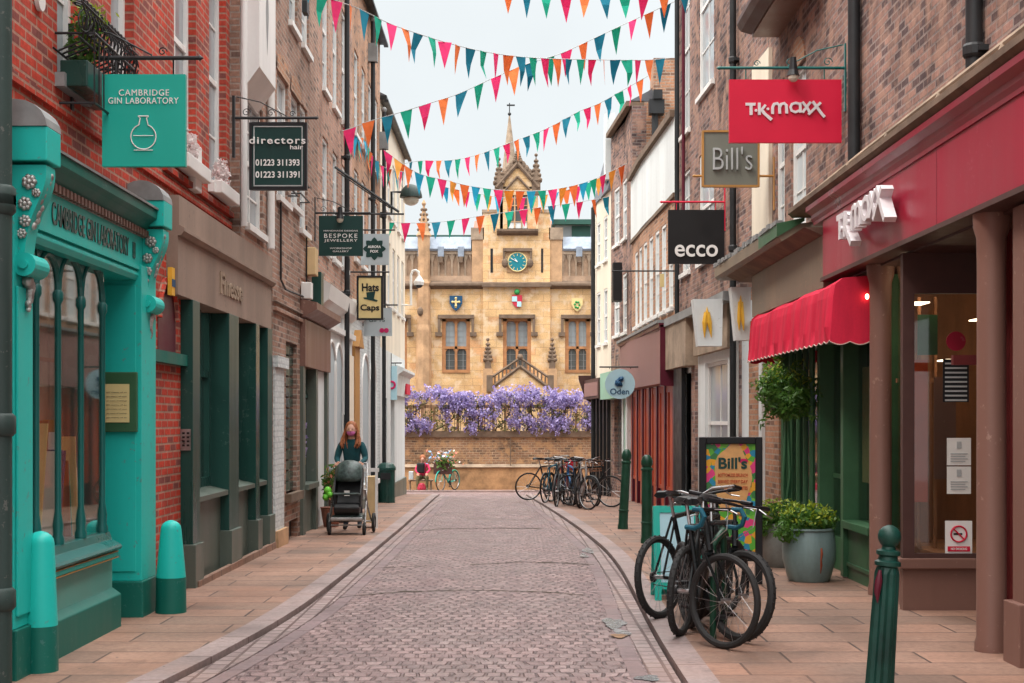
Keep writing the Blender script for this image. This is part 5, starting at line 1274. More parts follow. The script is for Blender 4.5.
# porch with openwork gable and side pinnacles
s_ = MB(TC); s_.add([(cx(489), .9, cz(390)), (cx(551), .9, cz(390)), (cx(520), .9, cz(368)), (cx(489), 0, cz(390)), (cx(551), 0, cz(390)), (cx(520), 0, cz(368))], [(0, 1, 2), (3, 4, 5), (0, 2, 5, 3), (1, 2, 5, 4)])
s_.box(cx(486), cx(554), 0, .9, -1.5, cz(390)); s_.build('porch', 'ashlar', COLG)
s_ = MB(TC)
for sgn in (-1, 1):
    s_.tube([(cx(520), .92, cz(367)), (cx(520 + sgn * 32), .92, cz(391))], .07, 6); s_.tube([(cx(520), .92, cz(359)), (cx(520 + sgn * 31), .92, cz(380))], .055, 6)
    for k in range(8): t = (k + .6) / 8; s_.tube([(cx(520 + sgn * 30 * t), .92, cz(367 + 23 * t)), (cx(520 + sgn * 30 * t), .92, cz(359 + 21 * t))], .035, 5)
    s_.box(cx(520 + sgn * 30) - .12, cx(520 + sgn * 30) + .12, .8, 1.04, cz(392), cz(376))
s_.ball((cx(520), .92, cz(358)), .12, 6); s_.build('openwork_balustrade', 'stone_dark', COLG)
for px_ in (488, 552): pinnacle(px_, 340, 372, .12, COLG, .3); s_ = MB(TC); s_.box(cx(px_) - .18, cx(px_) + .18, .1, .5, -1.5, cz(369)); s_.build('buttress', 'stone_orange', COLG)
s_ = MB(TC); s_.tube([(cx(594), .15, -1), (cx(594), .15, cz(225))], .07, 8); s_.build('downpipe', 'iron', COLG)
# spire far behind
sp = empty('church_spire', (XP(509.5, 80), 80, 0), 'slender pinkish stone spire with a weathervane rising behind the college gable', 'spire')
s_ = MB(); xs = XP(509.5, 80); s_.lathe([(.75, 4), (.75, ZP(205, 80)), (.62, ZP(200, 80)), (.04, ZP(116, 80))], (xs, 80, 0), 8); s_.build('spire', 'stone_grey', sp)
s_ = MB(); s_.tube([(xs, 80, ZP(118, 80)), (xs, 80, ZP(103, 80))], .03, 6); s_.ball((xs, 80, ZP(114, 80)), .1, 6); s_.box(xs - .15, xs + .3, 79.98, 80.02, ZP(106, 80), ZP(104.5, 80)); s_.build('weathervane', 'iron', sp)

# ---- boundary wall, railing and wisteria
DW = 50.3; wx = lambda p: XP(p, DW); wz = lambda p: ZP(p, DW)
BW = empty('boundary_wall', (0, DW, -.83), 'weathered brick and stone boundary wall at the end of the street', 'wall')
s_ = MB(); s_.box(-14, 14, DW, DW + .45, -1.2, wz(437)); s_.build('wall_face', 'wallstone', BW)
s_ = MB(); s_.box(-14, 14, DW - .06, DW, -1.2, wz(467)); s_.build('stone_plinth', 'stone_plinth', BW)
s_ = MB(); s_.prism([(DW - .08, wz(468)), (DW - .12, wz(467)), (DW - .0, wz(464))], 0, -14, 14) ; s_.build('plinth_cap', 'stone_grey', BW)
s_ = MB(); s_.box(-14, 14, DW - .08, DW + .5, wz(437), wz(431)); s_.build('coping', 'stone_dark', BW)
s_ = MB(); s_.box(wx(510), wx(511), DW - .07, DW - .062, wz(466), wz(437)); s_.build('joint', 'stone_dark', BW)
RL = empty('railing', (0, DW + .2, wz(431)), 'stone posted railing wound with wisteria along the boundary wall', 'railing')
s_ = MB(); s_.box(-14, 14, DW + .13, DW + .25, wz(408), wz(405)); 
x = -12.0
while x < 12: s_.box(x - .05, x + .05, DW + .14, DW + .24, wz(431), wz(408)); x += .42
s_.build('baluster', 'stone_orange', RL)
s_ = MB(); x = -11.9
while x < 12: s_.tube([(x, DW + .1, wz(431)), (x, DW + .1, wz(404))], .012, 5); x += .21
s_.build('iron_bar', 'iron', RL)
WI = empty('wisteria', (0, DW, wz(431)), 'wisteria in full purple bloom sprawling over the railing of the boundary wall', 'climbing plant')
rw = random.Random(3)
s_ = MB()
for k in range(9):
    pts = []; x = -5 + k * 1.1; z = wz(431)
    for q in range(8): pts.append((x, DW + .1 + rw.uniform(-.1, .1), z)); x += rw.uniform(-.2, .45); z = min(wz(392), z + rw.uniform(-.05, .3))
    s_.tube(pts, .03, 5)
s_.build('stem', 'stone_dark', WI)
bl = MB(); fo_ = MB()
def top_y(p): return 391 + 3.5 * math.sin(p * .055 + 1) + 2 * math.sin(p * .17)
clumps = [(rw.uniform(335, 690), None) for _ in range(92)]
for n_c in range(265):
    up = n_c % 5 < 3; pc = rw.uniform(332, 690)
    if not up and math.sin(pc * .09) > .8: continue
    yc = top_y(pc) + abs(rw.gauss(3, 6)) if up else rw.gauss(421, 4)
    if rw.random() < .12: yc = 411
    for k in range(7):
        px_ = pc + rw.gauss(0, 4.2); py_ = min(428, yc + rw.gauss(0, 3.0)); X_, Z_ = wx(px_), wz(py_); Y_ = DW + rw.uniform(-.38, .28); L_ = rw.uniform(.16, .32)
        for q in range(16):
            f_ = q / 16; r_ = .085 * (1 - f_) + .015
            bl.leaf((X_ + rw.gauss(0, r_ * .75), Y_ + rw.gauss(0, r_ * .7), Z_ - f_ * L_), .052 * (1.1 - .5 * f_), .8, rw)
for k in range(9000):
    px_ = rw.uniform(330, 690); py_ = rw.uniform(top_y(px_) + 2, 432)
    if math.sin(px_ * .21 + 2 * math.sin(py_ * .2)) > .35: continue
    fo_.leaf((wx(px_), DW + rw.uniform(-.2, .3), wz(py_)), .06, .45, rw)
bl.build('blossom', 'blossom', WI); fo_.build('foliage', 'leaf_olive', WI)

#==SECTION SIGNS==
# ================================================================== HANGING SIGNS
LOGO = [([(168, 262), (254, 262)], 24), ([(215, 262), (215, 356)], 26), ([(286, 250), (286, 356)], 24), ([(340, 268), (300, 318)], 22), ([(306, 312), (330, 345), (362, 372), (392, 398)], 26),
        ([(400, 348), (400, 290), (412, 262), (440, 256), (458, 272), (462, 346)], 24), ([(462, 290), (474, 262), (500, 256), (518, 272), (522, 344)], 24),
        ([(632, 262), (600, 252), (566, 262), (554, 290), (564, 320), (596, 332), (632, 318)], 22), ([(636, 250), (640, 338)], 22), ([(656, 244), (700, 300), (716, 330)], 22), ([(726, 244), (656, 336)], 22),
        ([(744, 240), (780, 290), (812, 336), (846, 376)], 24), ([(812, 250), (760, 300), (706, 354)], 22)]
def logo(mb, ctr, width, height, xd, nd, ext):
    C = Vector(ctr); xd = Vector(xd); nd = Vector(nd); kx = width / 690.0; kz = height / 165.0; i = 0
    def P3(x, y, e): return C + xd * ((x - 508) * kx) + Vector((0, 0, -(y - 320) * kz)) + nd * e
    def seg(pts, e):
        n = len(pts); mb.add([P3(x, y, 0) for x, y in pts] + [P3(x, y, e) for x, y in pts], [tuple(range(n)), tuple(range(n, 2 * n))] + [(k, (k + 1) % n, (k + 1) % n + n, k + n) for k in range(n)], raw=True)
    for pl, w_ in LOGO:
        i += 1; e = ext + i * .0012; L, R_ = [], []
        for k, (x, y) in enumerate(pl):
            a = pl[max(k - 1, 0)]; b2 = pl[min(k + 1, len(pl) - 1)]; dx, dy = b2[0] - a[0], b2[1] - a[1]; q = math.hypot(dx, dy) or 1; nx, ny = -dy / q * w_ / 2, dx / q * w_ / 2
            L.append((x + nx, y + ny)); R_.append((x - nx, y - ny))
        for k in range(len(pl) - 1): seg([L[k], L[k + 1], R_[k + 1], R_[k]], e)
    for (x, y) in ((256, 318), (358, 306)):
        i += 1; seg([(x + 12 * math.cos(k * .785), y + 12 * math.sin(k * .785)) for k in range(8)], ext + i * .0012)
def sign(name, side, label, d, x0, x1, ya, yb, mat, arm_py, frame=None, fw=.02, wall_x=None, arm='iron', lamp=False, scroll=True, stay=False, round_=False, thick=.05, group='hanging shop signs'):
    """a board hung across the street at depth d; x0,x1,ya,yb are photo pixels, turned into metres"""
    X0, X1 = XP(x0, d), XP(x1, d); Z1, Z0 = ZP(ya, d), ZP(yb, d)
    wxp = (-3.15 if side == 'L' else XR(d)) if wall_x is None else wall_x
    t = empty(name, (wxp, d, Z0), label, 'hanging sign', group)
    m = MB()
    if round_: m.disc(((X0 + X1) / 2, d, (Z0 + Z1) / 2), (X1 - X0) / 2, 1, thick, 36)
    else: m.box(X0, X1, d - thick / 2, d + thick / 2, Z0, Z1)
    bo = m.build('board', mat, t)
    if frame:
        f = MB(); q = fw; y0, y1 = d - thick / 2 - .012, d + thick / 2 + .012
        f.box(X0 - .004, X0 + q, y0, y1, Z0, Z1); f.box(X1 - q, X1 + .004, y0, y1, Z0, Z1); f.box(X0 + q, X1 - q, y0, y1, Z1 - q, Z1 + .004); f.box(X0 + q, X1 - q, y0, y1, Z0 - .004, Z0 + q)
        f.build('frame', frame, bo)
    za = ZP(arm_py, d); tip = (X1 + .1) if side == 'L' else (X0 - .1)
    a = MB(); a.tube([(wxp, d, za), (tip, d, za)], .016, 8); a.box(wxp - .015, wxp + .015, d - .025, d + .025, za - .45, za + .25)
    for xx in (X0 + (X1 - X0) * .15, X0 + (X1 - X0) * .85): a.tube([(xx, d, za), (xx, d, Z1)], .007, 6)
    a.tube([(tip, d, za), (tip + (.03 if side == 'L' else -.03), d, za)], [.024, .003], 8)
    if scroll:
        sg = 1 if side == 'L' else -1
        a.tube([(wxp + sg * .03, d, za + .24), (wxp + sg * .3, d, za + .18), (wxp + sg * .6, d, za + .02)], .007, 6)
        for k, rr in ((.12, .05), (.42, .045), (.68, .035)):
            cxx = wxp + sg * (abs(tip - wxp)) * k + sg * .03
            a.tube([(cxx + rr * (1 - q / 22) * math.cos(q * .45), d, za + rr + .012 + rr * (1 - q / 22) * math.sin(q * .45)) for q in range(20)], .005, 5)
    if stay: a.tube([(wxp, d, za + .5), (tip, d, za + .01)], .008, 6)
    a.build('bracket', arm, t)
    if lamp:
        xl = XP(lamp[0], d); l = MB(); l.tube([(xl, d - .12, za + .08), (xl, d - .12, za - .05), (xl, d - .12, za - .11)], [.03, .045, .065], 12); l.tube([(xl, d, za), (xl, d - .12, za + .03)], .01, 6); l.build('spotlight', 'black', t)
        l = MB(); l.ball((xl, d - .12, za - .12), .055, 8); l.build('bulb', 'globe', t)
    return t, bo, X0, X1, Z0, Z1
def wtext(bo, d, body, cxp, cyp, wpx, hpx, mat='white_pure', bold=0.0, ext=.003, sp=1.0, thick=.05, name='lettering', slant=0):
    t = MB(); s = d / F; add_text(t, body, (XP(cxp, d), d - thick / 2 - ext - .0015, ZP(cyp, d)), wpx * s, hpx * s, (1, 0, 0), (0, -1, 0), bold, ext, sp, slant); return t.build(name, mat, bo)
d = 10.55
t, bo, *_ = sign('hanging_sign', 'L', 'large square teal sign with a white flask emblem reading Cambridge Gin Laboratory', d, 103, 186, 75, 167, 'teal_sign', 58, wall_x=-3.27, scroll=True)
wtext(bo, d, 'CAMBRIDGE', 145, 93.5, 50, 6.2, sp=1.15); wtext(bo, d, 'GIN LABORATORY', 144.5, 101.5, 70, 6.2, sp=1.1)
e_ = MB(); s = d / F; yy = d - .032
e_.tube([(XP(144.5 + 12.5 * math.sin(a), d), yy, ZP(137.5 - 12.5 * math.cos(a), d)) for a in [R(22 + k * 316 / 28) for k in range(29)]], .0042, 5)
for sg in (-1, 1): e_.tube([(XP(144.5 + sg * 4.6, d), yy, ZP(126, d)), (XP(144.5 + sg * 3.2, d), yy, ZP(119, d)), (XP(144.5 + sg * 5.2, d), yy, ZP(117, d))], .0042, 5)
e_.tube([(XP(139.3, d), yy, ZP(117, d)), (XP(149.7, d), yy, ZP(117, d))], .0042, 5); e_.tube([(XP(134.5, d), yy, ZP(136.5, d)), (XP(154.5, d), yy, ZP(136.5, d))], .003, 5); e_.tube([(XP(135, d), yy, ZP(151, d)), (XP(154, d), yy, ZP(151, d))], .003, 5)
e_.build('flask_emblem', 'white_pure', bo)
# ornate iron filigree cylinder behind the teal sign bracket
e_ = MB()
for k in range(16):
    u = 10.1 + k * .09; z = 4.48 + .0 * k
    e_.tube([(-3.27 + .02, u, z + .26), (-3.27 + .13 * 1.5, u + .02, z + .20), (-3.27 + .24, u + .04, z + .05), (-3.27 + .2, u + .06, z - .12), (-3.27 + .02, u + .05, z - .2)], .008, 5)
for zz, xx in ((4.74, .03), (4.60, .24), (4.36, .21), (4.28, .03)): e_.tube([(-3.27 + xx, 10.05, zz), (-3.27 + xx, 11.6, zz)], .009, 5)
for k in range(14):
    u = 10.15 + k * .1; e_.tube([(-3.27 + .22 + .03 * math.cos(q), u + .05 * math.cos(q), 4.5 + .08 * math.sin(q)) for q in [j * .6 for j in range(11)]], .006, 5)
tag(e_.build('window_guard', 'iron', None), 'curling dark iron window guard on red brick behind the teal sign', 'window guard')
d = 16.1
t, bo, *_ = sign('hanging_sign', 'L', 'dark green hairdresser sign with white telephone numbers below a scrolled bracket', d, 250, 307, 123, 190, 'sign_green', 118, frame='black', fw=.03)
f = MB(); q = d / F
for (a, b_, c, e2) in ((254, 303, 126.5, 127.6), (254, 303, 185.6, 186.7), (254, 255, 127, 186), (302, 303, 127, 186)): f.box(XP(a, d), XP(b_, d), d - .032, d - .026, ZP(e2, d), ZP(c, d))
f.build('pinstripe', 'paper_grey', bo)
wtext(bo, d, 'directors', 278, 141, 56, 7, bold=.01, sp=1.2, ext=.012); wtext(bo, d, 'hair', 297, 147.5, 13, 4.5, bold=.01); wtext(bo, d, '01223 311393', 278, 163, 44, 6.5, bold=.02); wtext(bo, d, '01223 311391', 278, 175, 44, 6.5, bold=.02)
d = 22.7
t, bo, *_ = sign('hanging_sign', 'L', 'dark green rectangular sign lettered Bespoke Jewellery with a small spotlight', d, 319, 363, 216, 256, 'sign_green', 213, lamp=(341,))
wtext(bo, d, 'BESPOKE', 341, 236, 33, 4.2, sp=1.3); wtext(bo, d, 'JEWELLERY', 341, 241, 33, 3.2, sp=1.2); wtext(bo, d, 'HANDMADE DESIGNS', 341, 231, 34, 1.4); wtext(bo, d, 'WORKSHOP', 341, 248.5, 22, 1.6); wtext(bo, d, 'GALLERY', 341, 251.5, 16, 1.6)
d = 25.3
br = empty('flagpole_bracket', (-3.15, d, 5.3), 'long thin iron arm with a diagonal stay reaching over the left pavement', 'bracket')
m_ = MB(); m_.tube([(-3.15, d, ZP(214, d)), (XP(404, d), d, ZP(214, d))], .018, 6); m_.build('arm', 'iron', br)
m_ = MB(); m_.tube([(-3.15, d, ZP(167, d)), (XP(399, d), d, ZP(212, d))], .025, 6); m_.tube([(-3.1, d, ZP(172, d)), (XP(390, d), d, ZP(208, d))], .012, 6); m_.build('stay', 'iron', br)
d = 29
t, bo, *_ = sign('hanging_sign', 'L', 'pale grey square sign with a dark eight petalled badge, partly behind the jewellery sign', d, 361, 389, 234, 265, 'sign_pale', 230, scroll=False)
m_ = MB(); pts = []
for k in range(32):
    a = k * math.pi / 16; rr = (10.0 + 1.6 * math.cos(8 * a)); pts.append((XP(374.5 + rr * math.cos(a), d), ZP(249 + rr * math.sin(a), d)))
m_.prism(pts, 1, d - .035, d - .026); m_.build('badge', 'sign_green', bo)
wtext(bo, d, 'AURORA', 374.5, 247, 13, 2.6, bold=.02, thick=.07); wtext(bo, d, 'FOX', 374.5, 251.5, 8, 2.6, bold=.02, thick=.07)
d = 27.5
t, bo, *_ = sign('hanging_sign', 'L', 'cream Hats Caps sign in a black frame with a top hat picture', d, 357, 383, 276, 320, 'sign_cream', 272, frame='black', fw=.035, scroll=False)
wtext(bo, d, 'Hats', 370.5, 287.5, 17, 8, 'black', .03); wtext(bo, d, 'Caps', 370, 308.5, 19, 8, 'black', .03)
m_ = MB(); m_.prism([(XP(364, d), ZP(299, d)), (XP(377, d), ZP(302, d)), (XP(378, d), ZP(300.5, d)), (XP(374, d), ZP(299, d)), (XP(375.5, d), ZP(291.5, d)), (XP(366.5, d), ZP(292.5, d)), (XP(367, d), ZP(297.5, d)), (XP(363.5, d), ZP(297.5, d))], 1, d - .034, d - .026); m_.build('hat_picture', 'sign_green', bo)
d = 30
t, bo, *_ = sign('hanging_sign', 'L', 'pale blue grey sign with small pink spots below the hats sign', d, 364, 392, 308, 336, 'sign_pale', 305, scroll=False)
m_ = MB()
for px_ in (382, 386.5): m_.disc((XP(px_, d), d - .03, ZP(330.5, d)), .05, 1, .01)
m_.build('pink_spot', 'flag_pink', bo); wtext(bo, d, 'GIFTS', 377, 320, 16, 4, 'sign_green')
d = 37
t, bo, *_ = sign('hanging_sign', 'L', 'small pale sign with a white ring near the far left corner', d, 387, 397, 366, 400, 'sign_blue', 363, scroll=False)
m_ = MB(); m_.tube([(XP(391.5 + 3.5 * math.cos(k * .5236), d), d - .03, ZP(385 + 3.5 * math.sin(k * .5236), d)) for k in range(12)], .03, 6, closed=True); m_.build('ring', 'flag_pink', bo)
# right signs
d = 14.7
t, bo, *_ = sign('hanging_sign', 'R', 'crimson rectangular sign lettered in white, highest on the right, with a spotlight', d, 729, 841, 80, 143, 'sign_red', 68, lamp=(791,), arm='teal_mid')
lg = MB(); logo(lg, (XP(784.5, d), d - .0265, ZP(111.5, d)), 80 * d / F, 19 * d / F, (1, 0, 0), (0, -1, 0), .006); lg.build('lettering', 'paper_white', bo)

# blade lettering drawn as strokes
s_ = MB(); logo(s_, (3.45 - .21, 12.9, 3.47), 1.85, .38, (0, -1, 0), (-1, 0, 0), .09); s_.build('fascia_lettering', 'paper_white', R1)
d = 18.7
t, bo, *_ = sign('hanging_sign', 'R', "square sage grey sign reading Bill's in an ochre frame", d, 702, 759, 131, 187, 'grey_board', 176, frame='gold_frame', fw=.022, arm='gold_frame', scroll=False)
wtext(bo, d, "Bill's", 732, 159, 39, 23, 'paper_grey', -.012, ext=.02)
d = 22.2
t, bo, *_ = sign('hanging_sign', 'R', 'black square sign with white ecco lettering hung from a red arm', d, 668, 724, 210, 264, 'sign_black', 202, arm='sign_red', scroll=False)
wtext(bo, d, 'ecco', 696, 251, 43, 12, 'white_pure', .012, ext=.01)
d = 27.3
br = empty('sign_bracket', (XR(d), d, 4.5), 'thin black iron arm reaching over the right pavement below the black sign', 'bracket')
m_ = MB(); m_.tube([(XR(d), d, ZP(271, d)), (XP(612, d), d, ZP(271, d))], .016, 6); m_.build('arm', 'iron', br)
m_ = MB(); m_.box(XP(660, d), XP(664, d), d - .03, d + .03, ZP(287, d), ZP(274, d)); m_.build('tag', 'sign_cream', br)
d = 36
m_ = MB(); m_.box(XP(612, d), XP(621, d), d - .4, d + .1, ZP(302, d), ZP(264, d)); tag(m_.build('hanging_sign', 'sign_black', None, bevel=.01), 'narrow black box sign seen edge on against the cream building', 'hanging sign', 'hanging shop signs')
d = 30.5
t, bo, *_ = sign('hanging_sign', 'R', 'round pale aqua sign reading Oden on the right, with a blue emblem', d, 605, 635, 369, 399, 'sign_blue', 367, round_=True, scroll=False)
wtext(bo, d, 'Oden', 619.5, 391.5, 19, 6, 'navy', .01); m_ = MB(); m_.tube([PT(620 + 3 * math.cos(k * .7), 382 - 5 + k * 1.1, d - .035) for k in range(9)], [.02, .05, .06, .04, .05, .07, .08, .05, .02], 6); m_.build('emblem', 'navy', bo)
# street lamp on a wall arm, swan neck camera
d = 34
sl_ = empty('street_lamp', (-3.15, d, 6.6), 'domed grey street lamp with glass bowl on a wall arm at the left roofline', 'street lamp')
m_ = MB(); m_.tube([(-3.15, d, ZP(213, d)), (XP(391.5, d), d, ZP(213, d)), (XP(391.5, d), d, ZP(192, d)), (XP(402, d), d, ZP(192, d))], .03, 8); m_.build('arm', 'iron', sl_)
X_, Z_ = XP(411, d), ZP(193, d); m_ = MB(); m_.lathe([(.27, -.06), (.265, .0), (.23, .12), (.14, .22), (.04, .26)], (X_, d, Z_ - .05), 18); m_.build('shade', 'pipe_green', sl_, smooth=True)
m_ = MB(); m_.ball((X_, d, Z_ - .16), .19, 12, .75); m_.build('bowl', 'globe', sl_, smooth=True)
d = 40.5
cc_ = empty('security_camera', (-3.15, d, 4), 'white swan neck dome camera on the far left corner', 'security camera')
m_ = MB(); m_.tube([(-3.15, d, ZP(305, d)), (XP(411, d), d, ZP(305, d)), (XP(411, d), d, ZP(275, d)), (XP(412.5, d), d, ZP(271, d)), (XP(415.5, d), d, ZP(270, d)), (XP(418.5, d), d, ZP(272, d)), (XP(419, d), d, ZP(277, d))], .035, 8); m_.build('neck', 'white', cc_)
m_ = MB(); m_.lathe([(.13, -.12), (.15, -.02), (.06, .12), (.03, .16)], (XP(419, d), d, ZP(281, d)), 12); m_.build('housing', 'white', cc_, smooth=True)
m_ = MB(); m_.ball((XP(419, d), d, ZP(284, d)), .12, 8); m_.build('dome', 'black', cc_, smooth=True)
m_ = MB(); m_.box(XP(303, 19.4), XP(308, 19.4), 19.3, 19.5, ZP(14, 19.4), ZP(2, 19.4)); tag(m_.build('floodlight', 'iron', None), 'small floodlight high on the brown brick wall', 'floodlight')

# ================================================================== BUNTING
FL = ['flag_pink', 'flag_orange', 'flag_blue', 'flag_teal']
def bunting(label, pts, dl, dr, step, w_, h_, start=0, mats=FL, seed=1, skew=.12):
    r = random.Random(seed); P = []
    n = len(pts)
    xs = [p[0] for p in pts]; x0, x1 = xs[0], xs[-1]
    # smooth resample
    res = []
    for i in range(n - 1):
        p0 = pts[max(i - 1, 0)]; p1 = pts[i]; p2 = pts[i + 1]; p3 = pts[min(i + 2, n - 1)]
        for k in range(8):
            t = k / 8
            q = [.5 * (2 * p1[j] + (p2[j] - p0[j]) * t + (2 * p0[j] - 5 * p1[j] + 4 * p2[j] - p3[j]) * t * t + (3 * p1[j] - p0[j] - 3 * p2[j] + p3[j]) * t ** 3) for j in (0, 1)]
            res.append(q)
    res.append(pts[-1])
    for q in res:
        f = (q[0] - x0) / (x1 - x0); P.append(Vector(PT(q[0], q[1], dl + (dr - dl) * f)))
    t = empty('bunting', P[0], label, 'bunting', 'bunting strung across the street')
    m = MB(); m.tube(P, .007, 5); m.build('cord', 'paper_grey', t)
    acc = 0; nxt = step * .4; k = start
    for i in range(len(P) - 1):
        a, b_ = P[i], P[i + 1]; L_ = (b_ - a).length
        while nxt <= acc + L_:
            c = a + (b_ - a) * ((nxt - acc) / L_); dr_ = (b_ - a).normalized()
            yw = r.gauss(0, .22); dr2 = Matrix.Rotation(yw, 3, 'Z') @ dr_
            hw = w_ / 2; tip = c + Vector((r.gauss(0, skew) * w_, r.gauss(0, .35) * w_, -h_ * r.uniform(.92, 1.05)))
            nrm = Vector((0, -1, 0)) * .004; cur = (a - b_).cross(Vector((0, 0, 1))).normalized() * r.gauss(0, .03)
            f = MB()
            L0, R0 = c - dr2 * hw, c + dr2 * hw; ML, MR = (L0 + tip) / 2 + cur, (R0 + tip) / 2 + cur
            vs = [L0, R0, MR, ML, tip]
            f.add([v for v in vs] + [v + nrm for v in vs], [(0, 1, 2, 3), (3, 2, 4), (5, 6, 7, 8), (8, 7, 9), (0, 1, 6, 5), (1, 2, 7, 6), (2, 4, 9, 7), (4, 3, 8, 9), (3, 0, 5, 8)], raw=True)
            f.build('flag', mats[k % len(mats)], t); k += 1; nxt += step
        acc += L_
m4 = ['flag_pink', 'flag_orange', 'flag_blue', 'flag_teal']
bunting('bunting string sagging from the top left wall to the right brick end wall', [(303, -18), (327, -3), (357, 8), (384, 21), (404, 29), (448, 43), (486, 52), (523, 57), (562, 59), (612, 60), (646, 60), (670, 58)], 20.6, 28.1, .335, .25, .50, 2, m4, 2)
bunting('bunting string rising from the left wall below the roof to the top right wall', [(342, 131), (352, 128), (367, 122), (395, 114), (424, 105), (458, 94), (491, 79), (524, 65), (562, 53), (599, 36), (640, 17), (676, 1)], 25.6, 27.3, .37, .25, .50, 0, m4, 3)
bunting('bunting string running over the far roofs and the spire, mid height', [(398, 165), (420, 161), (452, 160), (480, 154), (512, 142), (548, 128), (578, 112), (600, 103), (625, 89), (648, 76)], 38, 31, .37, .25, .50, 1, m4, 4)
bunting('bunting string crossing in front of the college gable', [(384, 150), (400, 162), (420, 174), (445, 180), (470, 186), (500, 190), (534, 191), (562, 188), (592, 180), (628, 163)], 33, 36, .30, .25, .50, 3, ['flag_orange', 'flag_sky', 'flag_teal', 'flag_pink', 'flag_yellow'], 5)
bunting('bunting string hanging lowest, level above the lead battlements', [(384, 222), (405, 223), (440, 222), (480, 216), (515, 211), (550, 206), (580, 202), (613, 196)], 36.5, 39, .42, .25, .50, 3, m4, 6)
bunting('short bunting string in yellow and blue in front of the tiled roof', [(440, 186), (480, 194), (510, 198), (545, 195), (580, 186), (612, 172)], 40, 39, .32, .25, .50, 1, ['flag_yellow', 'flag_sky', 'flag_orange', 'flag_pink', 'flag_teal'], 8)
bunting('bunting string along the very top edge at the right', [(500, -16), (545, -11), (590, -8), (640, -10), (676, -14), (700, -18)], 24, 23.5, .33, .25, .50, 1, m4, 9)
bunting('bunting string hanging down beside the black pipes on the left wall', [(343, 127), (352, 134), (364, 140), (374, 158), (386, 168), (404, 172)], 26.5, 36, .30, .25, .50, 0, ['flag_pink', 'flag_sky', 'flag_blue', 'flag_teal', 'flag_orange'], 11)

